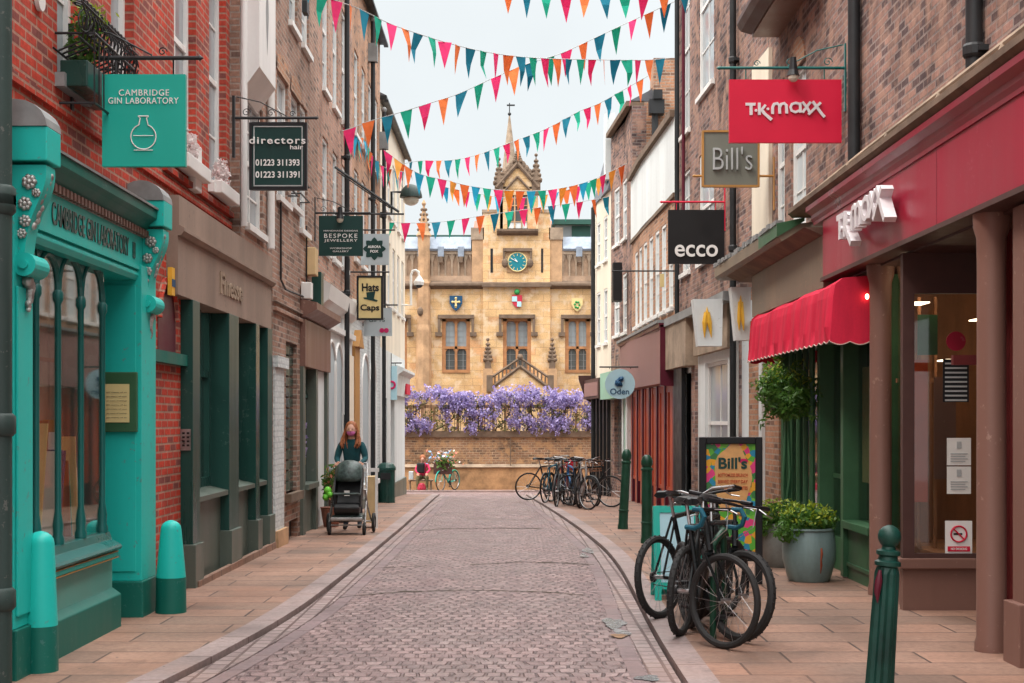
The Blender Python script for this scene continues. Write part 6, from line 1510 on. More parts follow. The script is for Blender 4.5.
#==SECTION OBJECTS==
# ================================================================== BICYCLES
def arc(c, r, a0, a1, n, ax='xz', off=0):
    return [(c[0] + r * math.cos(a0 + (a1 - a0) * k / n), c[1] + off, c[2] + r * math.sin(a0 + (a1 - a0) * k / n)) for k in range(n + 1)]
def make_bike(label, x, y, rot, lean, colour, bars='flat', tyre=.022, fork_turn=0.0, tape='black', mud=None, basket=False, group='bicycles', z=None, tyre_w=None, lod=1):
    t = empty('bicycle', (x, y, G(y) if z is None else z), label, 'bicycle', group, local=True)
    t.rotation_euler = (lean, 0, rot); t.rotation_mode = 'YXZ'; 
    Rw = .345; sg = 8 if lod else 6
    rear, front = Vector((-.52, 0, Rw)), Vector((.53, 0, Rw))
    bbk = Vector((-.07, 0, .28)); st = Vector((-.22, 0, .83)); ht = Vector((.34, 0, .88)); hb = Vector((.38, 0, .70))
    f = MB()
    f.tube([bbk, st], .020, sg); f.tube([st, ht], .021, sg); f.tube([bbk, hb], .025, sg); f.tube([hb, ht], .026, sg)
    for s in (-1, 1):
        o = Vector((0, .045 * s, 0)); f.tube([bbk + o * .6, rear + o], .012, 6); f.tube([st + o * .4, rear + o], .011, 6)
    f.build('frame', colour, t, smooth=True)
    s_ = MB(); s_.tube([st, st + Vector((-.05, 0, .19))], .014, 8); sp_ = st + Vector((-.05, 0, .19))
    s_.build('seat_post', 'chrome', t)
    s_ = MB(); n = 8; vs = []; 
    prof = [(-.14, .068, .0), (-.10, .075, .012), (-.03, .055, .008), (.05, .026, .004), (.13, .016, -.002)]
    for px_, w_, dz in prof: vs += [sp_ + Vector((px_ , -w_, dz)), sp_ + Vector((px_, -w_ * .6, dz + .028)), sp_ + Vector((px_, w_ * .6, dz + .028)), sp_ + Vector((px_, w_, dz)), sp_ + Vector((px_, w_ * .5, dz - .022)), sp_ + Vector((px_, -w_ * .5, dz - .022))]
    fs = [(i * 6 + k, i * 6 + (k + 1) % 6, i * 6 + 6 + (k + 1) % 6, i * 6 + 6 + k) for i in range(4) for k in range(6)] + [tuple(range(6)), tuple(range(24, 30))]
    s_.add(vs, fs); s_.build('saddle', 'black', t, smooth=True)
    # crank
    s_ = MB(); s_.disc(bbk + Vector((0, .05, 0)), .085, 1, .006, 20)
    s_.tube([bbk + Vector((0, .06, 0)), bbk + Vector((.10, .07, -.13))], .010, 6); s_.tube([bbk + Vector((0, -.06, 0)), bbk + Vector((-.10, -.07, .13))], .010, 6)
    s_.tube([bbk + Vector((0, .05, .08)), rear + Vector((0, .05, .035))], .004, 4); s_.tube([bbk + Vector((0, .05, -.08)), rear + Vector((-.01, .05, -.06))], .004, 4)
    s_.disc(rear + Vector((0, .05, 0)), .045, 1, .02, 14); co_ = s_.build('crankset', 'iron', t)
    s_ = MB(); s_.box(bbk.x + .05, bbk.x + .15, .07, .16, bbk.z - .145, bbk.z - .12); s_.box(bbk.x - .15, bbk.x - .05, -.16, -.07, bbk.z + .12, bbk.z + .145); s_.build('pedal', 'black', co_)
    # steering group
    ax = (ht - hb).normalized(); RM = Matrix.Rotation(fork_turn, 3, ax)
    rt = lambda p: hb + RM @ (Vector(p) - hb)
    s_ = MB()
    for s in (-1, 1): s_.tube([rt(hb + Vector((0, .05 * s, -.03))), rt(front + Vector((-.02, .055 * s, .12))), rt(front + Vector((0, .055 * s, 0)))], .012, 6)
    s_.tube([rt(hb + Vector((0, -.05, -.03))), rt(hb + Vector((0, .05, -.03)))], .016, 6); s_.build('fork', colour, t)
    hs = ht + Vector((-.03, 0, .10)); s_ = MB(); s_.tube([ht, hs, rt(hs + Vector((.09, 0, .02)))], .015, 8); hc = hs + Vector((.09, 0, .02))
    if bars == 'flat':
        s_.tube([rt(hc + Vector((-.05, -.31, .015))), rt(hc + Vector((-.01, -.12, .01))), rt(hc), rt(hc + Vector((-.01, .12, .01))), rt(hc + Vector((-.05, .31, .015)))], .012, 8)
        grips = [[hc + Vector((-.05, s * .31, .015)), hc + Vector((-.03, s * .20, .012))] for s in (-1, 1)]
    elif bars == 'swept':
        s_.tube([rt(hc + Vector(p)) for p in ((-.24, -.29, .03), (-.12, -.28, .06), (-.0, -.15, .06), (0, 0, 0), (-.0, .15, .06), (-.12, .28, .06), (-.24, .29, .03))], .012, 8)
        grips = [[hc + Vector((-.24, s * .29, .03)), hc + Vector((-.13, s * .283, .055))] for s in (-1, 1)]
    else:
        grips = []
        s_.tube([rt(hc + Vector((0, -.2, 0))), rt(hc), rt(hc + Vector((0, .2, 0)))], .013, 8)
        for s in (-1, 1): grips.append([hc + Vector(p) for p in ((0, s * .2, 0), (.08, s * .21, .0), (.115, s * .21, -.05), (.09, s * .215, -.11), (.03, s * .22, -.135), (-.05, s * .225, -.13))])
    ho = s_.build('handlebar', 'black' if bars != 'swept' else 'chrome', t, smooth=True)
    for gp in grips:
        g_ = MB(); g_.tube([rt(p) for p in gp], .019, 8); g_.build('grip', tape, ho, smooth=True)
    g_ = MB()
    for s in (-1, 1): g_.tube([rt(hc + Vector((.0, s * .17, 0))), rt(hc + Vector((.05, s * .2, -.03))), rt(hc + Vector((.04, s * .28, -.05)))], .006, 5)
    g_.tube([rt(hc), rt(hc + Vector((.12, .03, .0))), rt(hc + Vector((.12, .02, -.14))), hb + Vector((.02, 0, .05))], .004, 5)
    g_.build('brake_lever', 'chrome', ho)
    for nm, c, tf in (('rear', rear, lambda p: Vector(p)), ('front', front, rt)):
        w_ = MB(); nsp = 20 if lod else 12
        for k in range(nsp):
            a = k * 2 * math.pi / nsp; s = .025 if k % 2 else -.025
            w_.tube([tf(c + Vector((0, s, 0)) + Vector((.02 * math.cos(a + .6), 0, .02 * math.sin(a + .6)))), tf(c + Vector((Rw - .035) * Vector((math.cos(a), 0, math.sin(a)))))], .0016 if lod else .003, 4, caps=False)
        w_.tube([tf(c + Vector((0, -.05, 0))), tf(c + Vector((0, .05, 0)))], .018, 8)
        wh = w_.build('wheel', 'chrome', t)
        N = 40 if lod else 26
        r_ = MB(); r_.tube([tf(c + (Rw - tyre * 1.6) * Vector((math.cos(k * 2 * math.pi / N), 0, math.sin(k * 2 * math.pi / N)))) for k in range(N)], .010, 6, closed=True); r_.build('rim', 'iron' if lod else 'chrome', wh, smooth=True)
        r_ = MB(); r_.tube([tf(c + (Rw - tyre) * Vector((math.cos(k * 2 * math.pi / N), 0, math.sin(k * 2 * math.pi / N)))) for k in range(N)], tyre, 8, closed=True)
        if tyre > .026:
            for k in range(60):
                a = k * 2 * math.pi / 60; p = c + (Rw - .002) * Vector((math.cos(a), 0, math.sin(a))); q = (k % 2) * .02 - .01
                r_.tube([tf(p + Vector((0, q - .006, 0))), tf(p + Vector((0, q + .006, 0)))], .006, 4)
        r_.build('tyre', 'rubber', wh, smooth=True)
        if mud:
            m_ = MB(); a0, a1 = (R(20), R(200)) if nm == 'rear' else (R(0), R(150))
            m_.tube([tf(c + (Rw + .015) * Vector((math.cos(a0 + (a1 - a0) * k / 16), 0, math.sin(a0 + (a1 - a0) * k / 16)))) for k in range(17)], .018, 6); m_.build('mudguard', mud, t, smooth=True)
    if basket:
        b2 = MB(); bc = hc + Vector((.17, 0, -.12))
        for k in range(5):
            q = .13 + .006 * k; z_ = -.10 + k * .055
            b2.tube([rt(bc + Vector((sx_ * q, sy_ * q * 1.3, z_))) for sx_, sy_ in ((-1, -1), (1, -1), (1, 1), (-1, 1))], .005, 5, closed=True)
        for k in range(16):
            a = k / 16 * 6.283; b2.tube([rt(bc + Vector((.13 * math.copysign(min(1, abs(1.4 * math.cos(a))), math.cos(a)), .17 * math.copysign(min(1, abs(1.4 * math.sin(a))), math.sin(a)), z_))) for z_ in (-.10, .12)], .004, 4)
        b2.build('basket', 'int_wood', t)
    return t
M['bike_black'] = plain('black bike enamel', (.010, .013, .014), .28, .1, 6)
M['bike_grey'] = plain('graphite bike enamel', (.035, .042, .045), .3, .1, 6)
M['bike_red'] = plain('dark red bike enamel', (.30, .02, .04), .3, .1, 6)
M['bike_blue'] = plain('blue bike enamel', (.03, .16, .38), .3, .1, 6)
M['bike_teal'] = plain('teal bar tape', (.01, .10, .15), .6, .1, 6)
M['bike_silver'] = plain('silver bike enamel', (.40, .40, .40), .35, .1, 6, metal=.5)
# near group: A and B show their rear wheels, C and D their front wheels
gn = 'bicycles locked to the near stand'
def heading(a): return R(a)
make_bike('dark bicycle at the kerb side of the near stand, rear wheel nearest, leftmost saddle', 1.56, 12.25, R(52), R(-4), 'bike_black', 'flat', .030, R(15), group=gn)
make_bike('graphite bicycle second from the kerb at the near stand, upright saddle and bar lamp', 1.50, 11.35, R(66), R(3), 'bike_grey', 'flat', .028, R(-20), group=gn)
make_bike('black road bicycle with teal bar tape, its big front wheel nearest the camera', 1.47, 10.78, R(-84), R(5), 'bike_black', 'drop', .026, R(33), tape='bike_teal', group=gn)
make_bike('black bicycle with knobbly tyres, behind the nearest front wheel', 1.57, 11.10, R(-80), R(-4), 'bike_black', 'flat', .034, R(24), group=gn)
make_bike('black bicycle standing at the back of the near stand, closest to the poster board', 1.80, 12.5, R(-108), R(4), 'bike_grey', 'swept', .026, R(-15), group=gn, mud='black')
for bx_, by_, bz_, lab_ in ((1.50, 10.75, .58, 'grey water bottle on the frame of the road bicycle'),):
    m = MB(); m.tube([(bx_, by_, bz_ - .1), (bx_, by_ - .03, bz_ + .06), (bx_, by_ - .035, bz_ + .10)], [.035, .035, .018], 12); tag(m.build('water_bottle', 'bike_silver', None, smooth=True), lab_, 'bottle')
st_ = empty('cycle_stand', (1.60, 10.95, 0), 'dark green hooped cycle stand between the near bicycles', 'cycle stand')
m_ = MB(); m_.tube([(1.52, 10.75, -.1), (1.52, 10.75, .70)] + [(1.52 + .02 * k, 10.75 + .1 - .1 * math.cos(R(k * 18)) if k < 6 else 10.85, .70 + .1 * math.sin(R(min(k, 5) * 18))) for k in range(6)] + [(1.66, 11.3, .80), (1.70, 11.42, .7), (1.70, 11.42, -.1)], .026, 10); m_.build('hoop', 'bollard', st_, smooth=True)
# far cluster
gf = 'bicycles parked at the far kerb'
far = [(1.00, 35.2, 15, 'bike_black', 'swept', 'black bicycle with rear wheel hanging over the kerb, leftmost of the far group', True),
       (1.05, 33.6, 70, 'bike_teal', 'swept', 'teal bicycle second from the left in the far group', False),
       (1.25, 32.3, -75, 'bike_red', 'swept', 'red bicycle with a basket in the far group', True),
       (1.45, 31.2, 100, 'bike_blue', 'flat', 'bright blue bicycle in the middle of the far group', False),
       (1.48, 30.4, -84, 'bike_black', 'flat', 'black bicycle with its front wheel facing the camera in the far group', False),
       (1.58, 29.7, -82, 'bike_silver', 'swept', 'silver bicycle nearest the camera in the far group', False),
       (1.80, 30.8, -35, 'bike_black', 'flat', 'black bicycle with wheels seen side on, rightmost of the far group', False),
       (1.75, 31.6, -70, 'bike_black', 'swept', 'black bicycle with basket between the silver one and the shopfront in the far group', True),
       (1.15, 31.2, 80, 'bike_grey', 'flat', 'grey bicycle beside the red one at the kerb edge in the far group', False),
       (1.30, 34.4, 60, 'bike_grey', 'drop', 'grey bicycle at the back of the far group beside the brick wall', False)]
for x, y, a, c_, b_, lab, bk in far: make_bike(lab, x - .10, y, R(a), R(rnd.uniform(-6, 6)), c_, b_, .02, R(rnd.uniform(-30, 30)), mud='black' if c_ != 'bike_black' else None, basket=bk, group=gf, lod=0)
s_ = MB(); bx = Vector((1.32, 31.9, G(31.9))); 
s_.box(bx.x - .12, bx.x + .12, bx.y - .1, bx.y + .1, bx.z + .78, bx.z + 1.0); tag(s_.build('bag', 'sign_red', None, bevel=.03), 'red pannier bag on a bicycle in the far group', 'bag')

# ================================================================== BOLLARDS
def bollard(label, x, y, h, r, lean=(0, 0)):
    t = empty('bollard', (x, y, G(y)), label, 'bollard', 'bollards on the right pavement', local=True); t.rotation_euler = (lean[0], lean[1], 0)
    m = MB(); m.lathe([(r * 1.12, -.1), (r * 1.12, .05), (r * 1.0, .09), (r * 1.0, h * .22), (r * 1.1, h * .225), (r * 1.1, h * .24), (r * .98, h * .245), (r * .92, h * .82), (r * 1.08, h * .825), (r * 1.08, h * .845), (r * .8, h * .86)], seg=20); m.build('shaft', 'bollard', t, smooth=True)
    m = MB(); m.lathe([(r * .8, h * .86), (r * 1.05, h * .89), (r * 1.05, h * .93), (r * .85, h * .97), (r * .4, h * .998), (.002, h)], seg=18); m.build('cap', 'bollard', t, smooth=True)
bollard('tall green bollard leaning slightly, the one by the far bicycles', 1.76, 22.6, 1.27, .075, (0, R(3)))
bollard('upright green bollard just behind the near bicycles', 1.86, 19.6, 1.22, .078)
# near fluted bollard
d = 7.9; t = empty('bollard', (2.03, d, 0), 'worn teal green fluted bollard with ball top, cropped at the bottom right', 'bollard', 'bollards on the right pavement', local=True); t.rotation_euler = (0, R(3.8), 0)
m = MB(); seg = 24; prof = [(.09, -.1), (.09, .12), (.082, .15), (.078, .2), (.068, .80), (.058, .835)]; vs = []; fs = []
for r_, z_ in prof:
    for k in range(seg): a = 2 * math.pi * k / seg; rr = r_ * (1 - (.16 if k % 3 == 0 and .15 < z_ < .82 else 0)); vs.append((rr * math.cos(a), rr * math.sin(a), z_))
for i in range(len(prof) - 1):
    for k in range(seg): fs.append((i * seg + k, i * seg + (k + 1) % seg, (i + 1) * seg + (k + 1) % seg, (i + 1) * seg + k))
m.add(vs, fs); m.build('fluted_shaft', 'bollard_teal', t)
m = MB(); m.lathe([(.058, .835), (.072, .845), (.072, .865), (.055, .875), (.05, .895), (.066, .905), (.066, .925), (.04, .935), (.036, .95), (.05, .965), (.062, .99), (.064, 1.01), (.058, 1.035), (.04, 1.055), (.015, 1.068), (.001, 1.07)], seg=20); m.build('ball_finial', 'bollard_teal', t, smooth=True)
m = MB(); m.tube([(-.052, -.046, .82), (-.056, -.050, .76), (-.060, -.047, .70), (-.055, -.050, .64)], [.008, .021, .018, .003], 8); m.build('worn_patch', 'maroon', t, smooth=True)

# ================================================================== BOARDS, POTS, TREES
d = 14.4
pb = empty('poster_board', (XP(731, d), d, 0), "black framed poster board with tropical artwork reading Bill's", 'poster board')
X0, X1, Z0, Z1 = XP(699, d), XP(762, d), ZP(561, d), ZP(437, d)
m = MB(); q = .07
m.box(X0, X0 + q, d - .04, d + .04, Z0 - .1, Z1); m.box(X1 - q, X1, d - .04, d + .04, Z0 - .25, Z1); m.box(X0 + q, X1 - q, d - .04, d + .04, Z1 - q, Z1); m.box(X0 + q, X1 - q, d - .04, d + .04, Z0, Z0 + q); m.box(X0, X0 + q, d - .04, d + .04, -.02, Z0)
m.build('frame', 'black', pb, bevel=.008)
mp, nt, b = nodes('tropical poster'); p = wpos(nt)
vo = nt.nodes.new('ShaderNodeTexVoronoi'); vo.inputs['Scale'].default_value = 17; nt.links.new(p, vo.inputs['Vector'])
rp = nt.nodes.new('ShaderNodeValToRGB'); rp.color_ramp.interpolation = 'CONSTANT'
for i, (pos, c_) in enumerate(((0, (.10, .42, .04)), (.22, (.75, .05, .22)), (.38, (.02, .25, .42)), (.52, (.18, .5, .05)), (.66, (.78, .38, .03)), (.82, (.04, .2, .06)))):
    el = rp.color_ramp.elements[i] if i < 2 else rp.color_ramp.elements.new(pos); el.position = pos; el.color = (*c_, 1)
sp_ = nt.nodes.new('ShaderNodeSeparateColor'); nt.links.new(vo.outputs['Color'], sp_.inputs[0]); nt.links.new(sp_.outputs[0], rp.inputs[0]); nt.links.new(rp.outputs[0], b.inputs['Base Color']); b.inputs['Roughness'].default_value = .4; M['tropical'] = mp
m = MB(); m.box(X0 + q, X1 - q, d - .01, d + .01, Z0 + q, Z1 - q); po = m.build('poster', 'tropical', pb)
m = MB(); a_ = []; cxm = (X0 + X1) / 2 + .02; 
for k in range(28):
    a = k * 2 * math.pi / 28; rr = 1 + .07 * math.sin(5 * a + 1); a_.append((cxm + .185 * rr * math.cos(a), 1.05 + (.36) * rr * math.sin(a)))
m.prism(a_, 1, d - .018, d - .011); m.build('poster_panel', plain('peach poster ink', (.72, .40, .16), .5, .12, 12), po)
m = MB(); add_text(m, "Bill's", (cxm - .0, d - .022, ZP(463, d)), .29, .12, (1, 0, 0), (0, -1, 0), .03, .002); m.build('poster_title', 'green_dark', po)
m = MB()
for k, tx_ in enumerate(('BOTTOMLESS BRUNCH', 'SERVED EVERY DAY', 'COCKTAILS AND BITES')): add_text(m, tx_, (cxm, d - .022, ZP(475 + k * 6.5, d)), .30, .035, (1, 0, 0), (0, -1, 0), .01, .002)
m.build('poster_text', 'orange_paint', po)
m = MB(); m.prism([(X1 - .19 + .05 * math.cos(k * .628), ZP(461, d) + .025 * math.sin(k * .628)) for k in range(10)], 1, d - .02, d - .012); m.build('lips_picture', 'flag_pink', po)
# turquoise a-board behind bikes
d = 13.2
ab_ = empty('pavement_board', (XP(672, d), d, 0), 'turquoise framed pavement board standing behind the near bicycles', 'pavement board')
X0, X1, Z1 = XP(653, d), XP(700, d), ZP(506, d); m = MB()
def slab(mb, x0, x1, z0, z1, yo, th=.02, ln=.22):
    y0 = d + yo + ln * (z0 / Z1) * -1; y1 = d + yo + ln * (z1 / Z1) * -1
    mb.add([(x0, y0 + ln, z0), (x1, y0 + ln, z0), (x1, y1 + ln, z1), (x0, y1 + ln, z1), (x0, y0 + ln - th, z0), (x1, y0 + ln - th, z0), (x1, y1 + ln - th, z1), (x0, y1 + ln - th, z1)], [(0, 1, 2, 3), (4, 5, 6, 7), (0, 1, 5, 4), (1, 2, 6, 5), (2, 3, 7, 6), (3, 0, 4, 7)])
m = MB(); y_f = lambda z: d - .2 + .2 * z / Z1
def sl4(mb, x0, x1, z0, z1, t0, t1, back=False):
    yf = (lambda z: d - .2 + .2 * z / Z1) if not back else (lambda z: d + .22 - .2 * z / Z1)
    mb.add([(x0, yf(z0) + t0, z0), (x1, yf(z0) + t0, z0), (x1, yf(z1) + t0, z1), (x0, yf(z1) + t0, z1), (x0, yf(z0) + t1, z0), (x1, yf(z0) + t1, z0), (x1, yf(z1) + t1, z1), (x0, yf(z1) + t1, z1)], [(0, 1, 2, 3), (4, 5, 6, 7), (0, 1, 5, 4), (1, 2, 6, 5), (2, 3, 7, 6), (3, 0, 4, 7)])
q = .06
sl4(m, X0, X0 + q, 0, Z1, 0, .03); sl4(m, X1 - q, X1, 0, Z1, 0, .03); sl4(m, X0 + q, X1 - q, Z1 - q, Z1, 0, .03); sl4(m, X0 + q, X1 - q, .1, .1 + q, 0, .03); sl4(m, X0, X1, 0, Z1, 0, .02, True)
m.build('frame', 'teal_sign', ab_); m = MB(); sl4(m, X0 + q, X1 - q, .1 + q, Z1 - q, .01, .02); m.build('panel', 'sign_blue', ab_)
# pots
def pot(x, y, label, r, h, mat, bush_r, bush_z, n):
    t = empty('plant_pot', (x, y, G(y)), label, 'plant pot', 'plant pots outside the restaurant', local=True)
    m = MB(); m.lathe([(r * .72, 0), (r * .80, .03), (r * .98, h * .40), (r * 1.0, h * .62), (r * .93, h * .90), (r * .90, h * .94), (r * .97, h * .97), (r * .96, h), (r * .84, h), (r * .82, h * .9)], seg=28); po_ = m.build('pot', mat, t, smooth=True)
    m = MB(); m.lathe([(r * .83, h * .88), (r * .01, h * .90)], seg=16); m.build('soil', 'floor_dark', t)
    m = MB(); leaves(m, (0, 0, bush_z), bush_r, n, .032, .55, .25, rnd, .15)
    leaves(m, (-.22, -.12, bush_z - .10), (bush_r[0] * .6, bush_r[1] * .6, bush_r[2] * .9), n // 3, .032, .55, .2)
    m.build('shrub', 'leaf', t)
    m = MB(); leaves(m, (0, -.05, bush_z + .06), (bush_r[0] * .95, bush_r[1], bush_r[2]), n // 4, .026, .55, .6); m.build('young_leaves', 'leaf_lime', t)
    return t, po_
d = 14.7; t, po_ = pot(XP(809, d), d, 'large blue grey glazed pot with a leafy shrub and a rust streak', .275, .55, 'pot_blue', (.30, .26, .14), .62, 1500)
m = MB(); m.tube([(.07, -.262, .36), (.074, -.268, .30), (.066, -.266, .24), (.072, -.255, .19), (.068, -.238, .10)], [.010, .014, .009, .012, .003], 6); m.build('rust_streak', 'rust', t)
d = 16.2; pot(XP(779, d), d, 'smaller grey pot with a shrub, behind the blue grey one', .23, .50, 'pot_grey', (.30, .28, .15), .58, 1100)
# bay tree standard
d = 16.4; bt = empty('bay_tree', (XP(787, d), d, 0), 'clipped bay tree ball on thin stems beside the red awning', 'tree', local=False)
bc = Vector((XP(787, d), d, ZP(394, d)))
m = MB()
for k in range(4): m.tube([(bc.x + .06 * math.cos(k * 1.6), d + .06 * math.sin(k * 1.6), .3), (bc.x + .05 * math.cos(k * 1.6 + 2), d + .05 * math.sin(k * 1.6 + 2), 1.0), (bc.x, d, bc.z)], .018, 6)
m.build('trunk', 'green_shop', bt)
rb = random.Random(5); m = MB(); m2 = MB()
for k in range(9):
    p = Vector((rb.gauss(0, 1), rb.gauss(0, 1), rb.gauss(0, 1) + .3)).normalized() * rb.uniform(.36, .46); leaves(m, bc + p, (.06, .06, .08), 16, .040, .35, .1, rb)
for k in range(46):
    p = Vector((rb.gauss(0, 1), rb.gauss(0, 1), rb.gauss(0, 1))).normalized() * rb.uniform(.16, .33)
    c = bc + Vector((p.x, p.y, p.z * .95)); leaves(m, c, (.13, .13, .12), int(rb.uniform(35, 80)), .040, .42, .1, rb)
    if p.z > .02: leaves(m2, c + Vector((0, 0, .05)), (.12, .12, .09), 14, .03, .45, .4, rb)
m.build('crown', 'leaf', bt); m2.build('young_leaves', 'leaf_lime', bt)
# flowering pot near stroller, bin, beige board
d = 23.2; t = empty('plant_pot', (XP(330, d), d, G(d)), 'terracotta pot of orange and lime plants against the wall left of the pram', 'plant pot', local=False)
m = MB(); m.lathe([(.12, 0), (.17, .3), (.18, .32)], (XP(331, d), d, G(d)), 14); m.build('pot', 'tile_red', t)
m = MB(); leaves(m, (XP(331, d), d, .62), (.16, .14, .32), 300, .04, .6, .1); m.build('foliage', 'leaf', t)
m = MB(); leaves(m, (XP(331, d), d - .03, .62), (.15, .14, .30), 60, .035, .9, .5); m.build('blossom', 'fl_mix', t)
d = 33.2; x = -2.93; t = empty('litter_bin', (x, d, G(d)), 'dark litter bin against the white wall on the left', 'litter bin')
m = MB(); m.lathe([(.20, 0), (.20, .75), (.22, .76), (.22, .82), (.17, .90), (.12, .93)], (x, d, G(d)), 16); m.build('body', 'green_dark', t, smooth=False)
m = MB(); m.box(x - .12, x + .12, d - .24, d - .2, G(d) + .55, G(d) + .70); m.build('opening', 'iron', t)
d = 22.8; x = XP(371.5, d); t = empty('leaning_board', (x, d, G(d)), 'tall beige wooden board on a white post just right of the pram', 'board')
m = MB(); m.box(x - .10, x + .05, d, d + .5, .0, .74); m.build('board', 'beige', t); m = MB(); m.box(x + .06, x + .10, d - .02, d + .02, G(d), .82); m.box(x - .16, x + .12, d - .02, d + .02, .82, .88); m.build('post', 'white', t)
d = 24.2; x = -3.05; t = empty('wall_planter', (x, d, G(d)), 'dark cabinet with bottles against the white wall behind the pram', 'cabinet')
m = MB(); m.box(x - .08, x + .25, d, d + 1.4, G(d), .75); m.build('body', 'taupe_dark', t)

# ================================================================== PEOPLE
def skin_body(name, joints, edges, mat, parent, sub=2):
    """joints: dict name -> (x,y,z,r[,ry]); grown with a Skin modifier and frozen to a mesh"""
    me = bpy.data.meshes.new(name); ks = list(joints); me.from_pydata([joints[k][:3] for k in ks], [(ks.index(a), ks.index(b_)) for a, b_ in edges], [])
    o = bpy.data.objects.new(name, me); COL.objects.link(o)
    sk = o.modifiers.new('skin', 'SKIN'); sk.use_smooth_shade = True; sk.branch_smoothing = .6
    for i, k in enumerate(ks):
        r_ = joints[k][3]; v = me.skin_vertices[0].data[i]; v.radius = (r_, joints[k][4] if len(joints[k]) > 4 else r_); v.use_root = (i == 0)
    ss = o.modifiers.new('sub', 'SUBSURF'); ss.levels = sub; ss.render_levels = sub
    bpy.context.view_layer.update(); dg = bpy.context.evaluated_depsgraph_get()
    m2 = bpy.data.meshes.new_from_object(o.evaluated_get(dg)); bpy.data.objects.remove(o)
    m2.materials.clear(); m2.materials.append(M[mat])
    for p_ in m2.polygons: p_.use_smooth = True
    o2 = bpy.data.objects.new(name, m2); COL.objects.link(o2); o2.parent = parent; return o2
def hand(mb, w0, dirv, side):
    w0 = Vector(w0); dv = Vector(dirv).normalized(); sv = dv.cross(Vector((0, 0, 1))).normalized()
    dn = Vector((0, 0, -1))
    mb.tube([w0, w0 + dv * .045, w0 + dv * .085], [.022, .036, .034], 8)
    for k, L_ in enumerate((.060, .070, .066, .052)):
        b_ = w0 + dv * .08 + sv * (k - 1.5) * .018
        mb.tube([b_, b_ + dv * L_ * .45, b_ + dv * L_ * .65 + dn * L_ * .35, b_ + dv * L_ * .4 + dn * L_ * .65], [.0095, .009, .0085, .007], 6)
    b_ = w0 + dv * .02 + sv * side * .03; mb.tube([b_, b_ + sv * side * .022 + dv * .03, b_ + sv * side * .015 + dv * .055 + dn * .02], [.012, .011, .008], 6)
def head(cx_, cy_, cz_, parent, hair_mat, long_hair, mask, s=1.0):
    h = MB(); h.ball((cx_, cy_, cz_), .082 * s, 16, 1.32, .92, 1.08)
    h.tube([(cx_, cy_ - .082 * s, cz_ + .01), (cx_, cy_ - .112 * s, cz_ - .018)], [.008, .014], 6)
    for sx_ in (-1, 1): h.ball((cx_ + sx_ * .078 * s, cy_ + .005, cz_ - .0), .018, 6, 1.5, .5)
    return h
d = 22.3; xw = XP(352, d); gz = G(d)
P_ = empty('person', (xw, d, gz), 'person in dark teal jumper and pink face mask pushing a pram', 'person', local=True)
J = {'pelvis': (0, .02, .90, .150, .12), 'waist': (0, .0, 1.06, .135, .11), 'chest': (0, -.05, 1.26, .165, .12), 'neckb': (0, -.07, 1.40, .075), 'neck': (0, -.08, 1.47, .05), 'head': (0, -.10, 1.56, .06),
     'shl': (-.165, -.06, 1.36, .068), 'ell': (-.225, -.10, 1.12, .050), 'wrl': (-.17, -.34, 1.06, .028),
     'shr': (.165, -.06, 1.36, .068), 'elr': (.225, -.10, 1.12, .050), 'wrr': (.17, -.34, 1.06, .028),
     'hil': (-.09, .02, .84, .10), 'knl': (-.10, -.06, .48, .062), 'anl': (-.10, .04, .09, .042), 'tol': (-.10, -.13, .035, .035),
     'hir': (.09, .02, .84, .10), 'knr': (.10, .08, .48, .062), 'anr': (.10, .24, .12, .042), 'tor': (.10, .09, .035, .035)}
E_ = [('pelvis', 'waist'), ('waist', 'chest'), ('chest', 'neckb'), ('neckb', 'neck'), ('neck', 'head'), ('chest', 'shl'), ('shl', 'ell'), ('ell', 'wrl'), ('chest', 'shr'), ('shr', 'elr'), ('elr', 'wrr'),
      ('pelvis', 'hil'), ('hil', 'knl'), ('knl', 'anl'), ('anl', 'tol'), ('pelvis', 'hir'), ('hir', 'knr'), ('knr', 'anr'), ('anr', 'tor')]
body = skin_body('body', J, E_, 'jumper', P_)
body.data.materials.append(M['skin']); body.data.materials.append(M['denim']); body.data.materials.append(M['black'])
for p_ in body.data.polygons:
    c = p_.center
    if c.z > 1.43 and abs(c.x) < .1: p_.material_index = 1
    elif c.z < .10: p_.material_index = 3
    elif c.z < .86: p_.material_index = 2
hm = MB(); 
h = head(0, -.12, 1.575, P_, None, True, True); hand(h, (-.17, -.34, 1.06), (.1, -1, -.1), 1); hand(h, (.17, -.34, 1.06), (-.1, -1, -.1), -1); h.build('face_and_hands', 'skin', P_, smooth=True)
h = MB()
for sx_ in (-1, 1): h.ball((sx_ * .03, -.198, 1.588), .010, 6, .6)
h.build('eye', 'black', P_)
h = MB(); h.ball((0, -.150, 1.535), .068, 14, .85, .98, .85); h.build('face_mask', 'mask', P_, smooth=True)
h = MB(); h.ball((0, -.085, 1.605), .097, 16, 1.15, 1.0, 1.05)
rr_ = random.Random(4)
for k in range(46):
    a = R(rr_.uniform(-20, 200)); x0, y0 = .085 * math.cos(a), -.085 + .08 * math.sin(a)
    sw = rr_.uniform(-.03, .02); h.tube([(x0 * .7, y0, 1.67), (x0 * 1.15, y0, 1.56), (x0 * 1.45 + sw, y0 - .03, 1.44), (x0 * 1.5 + sw * 1.5, y0 - .08, 1.36), (x0 * 1.35 + sw * 2, y0 - .10, 1.33 + rr_.uniform(-.05, .04))], [.022, .02, .015, .012, .003], 6)
h.build('hair', 'hair', P_, smooth=True)
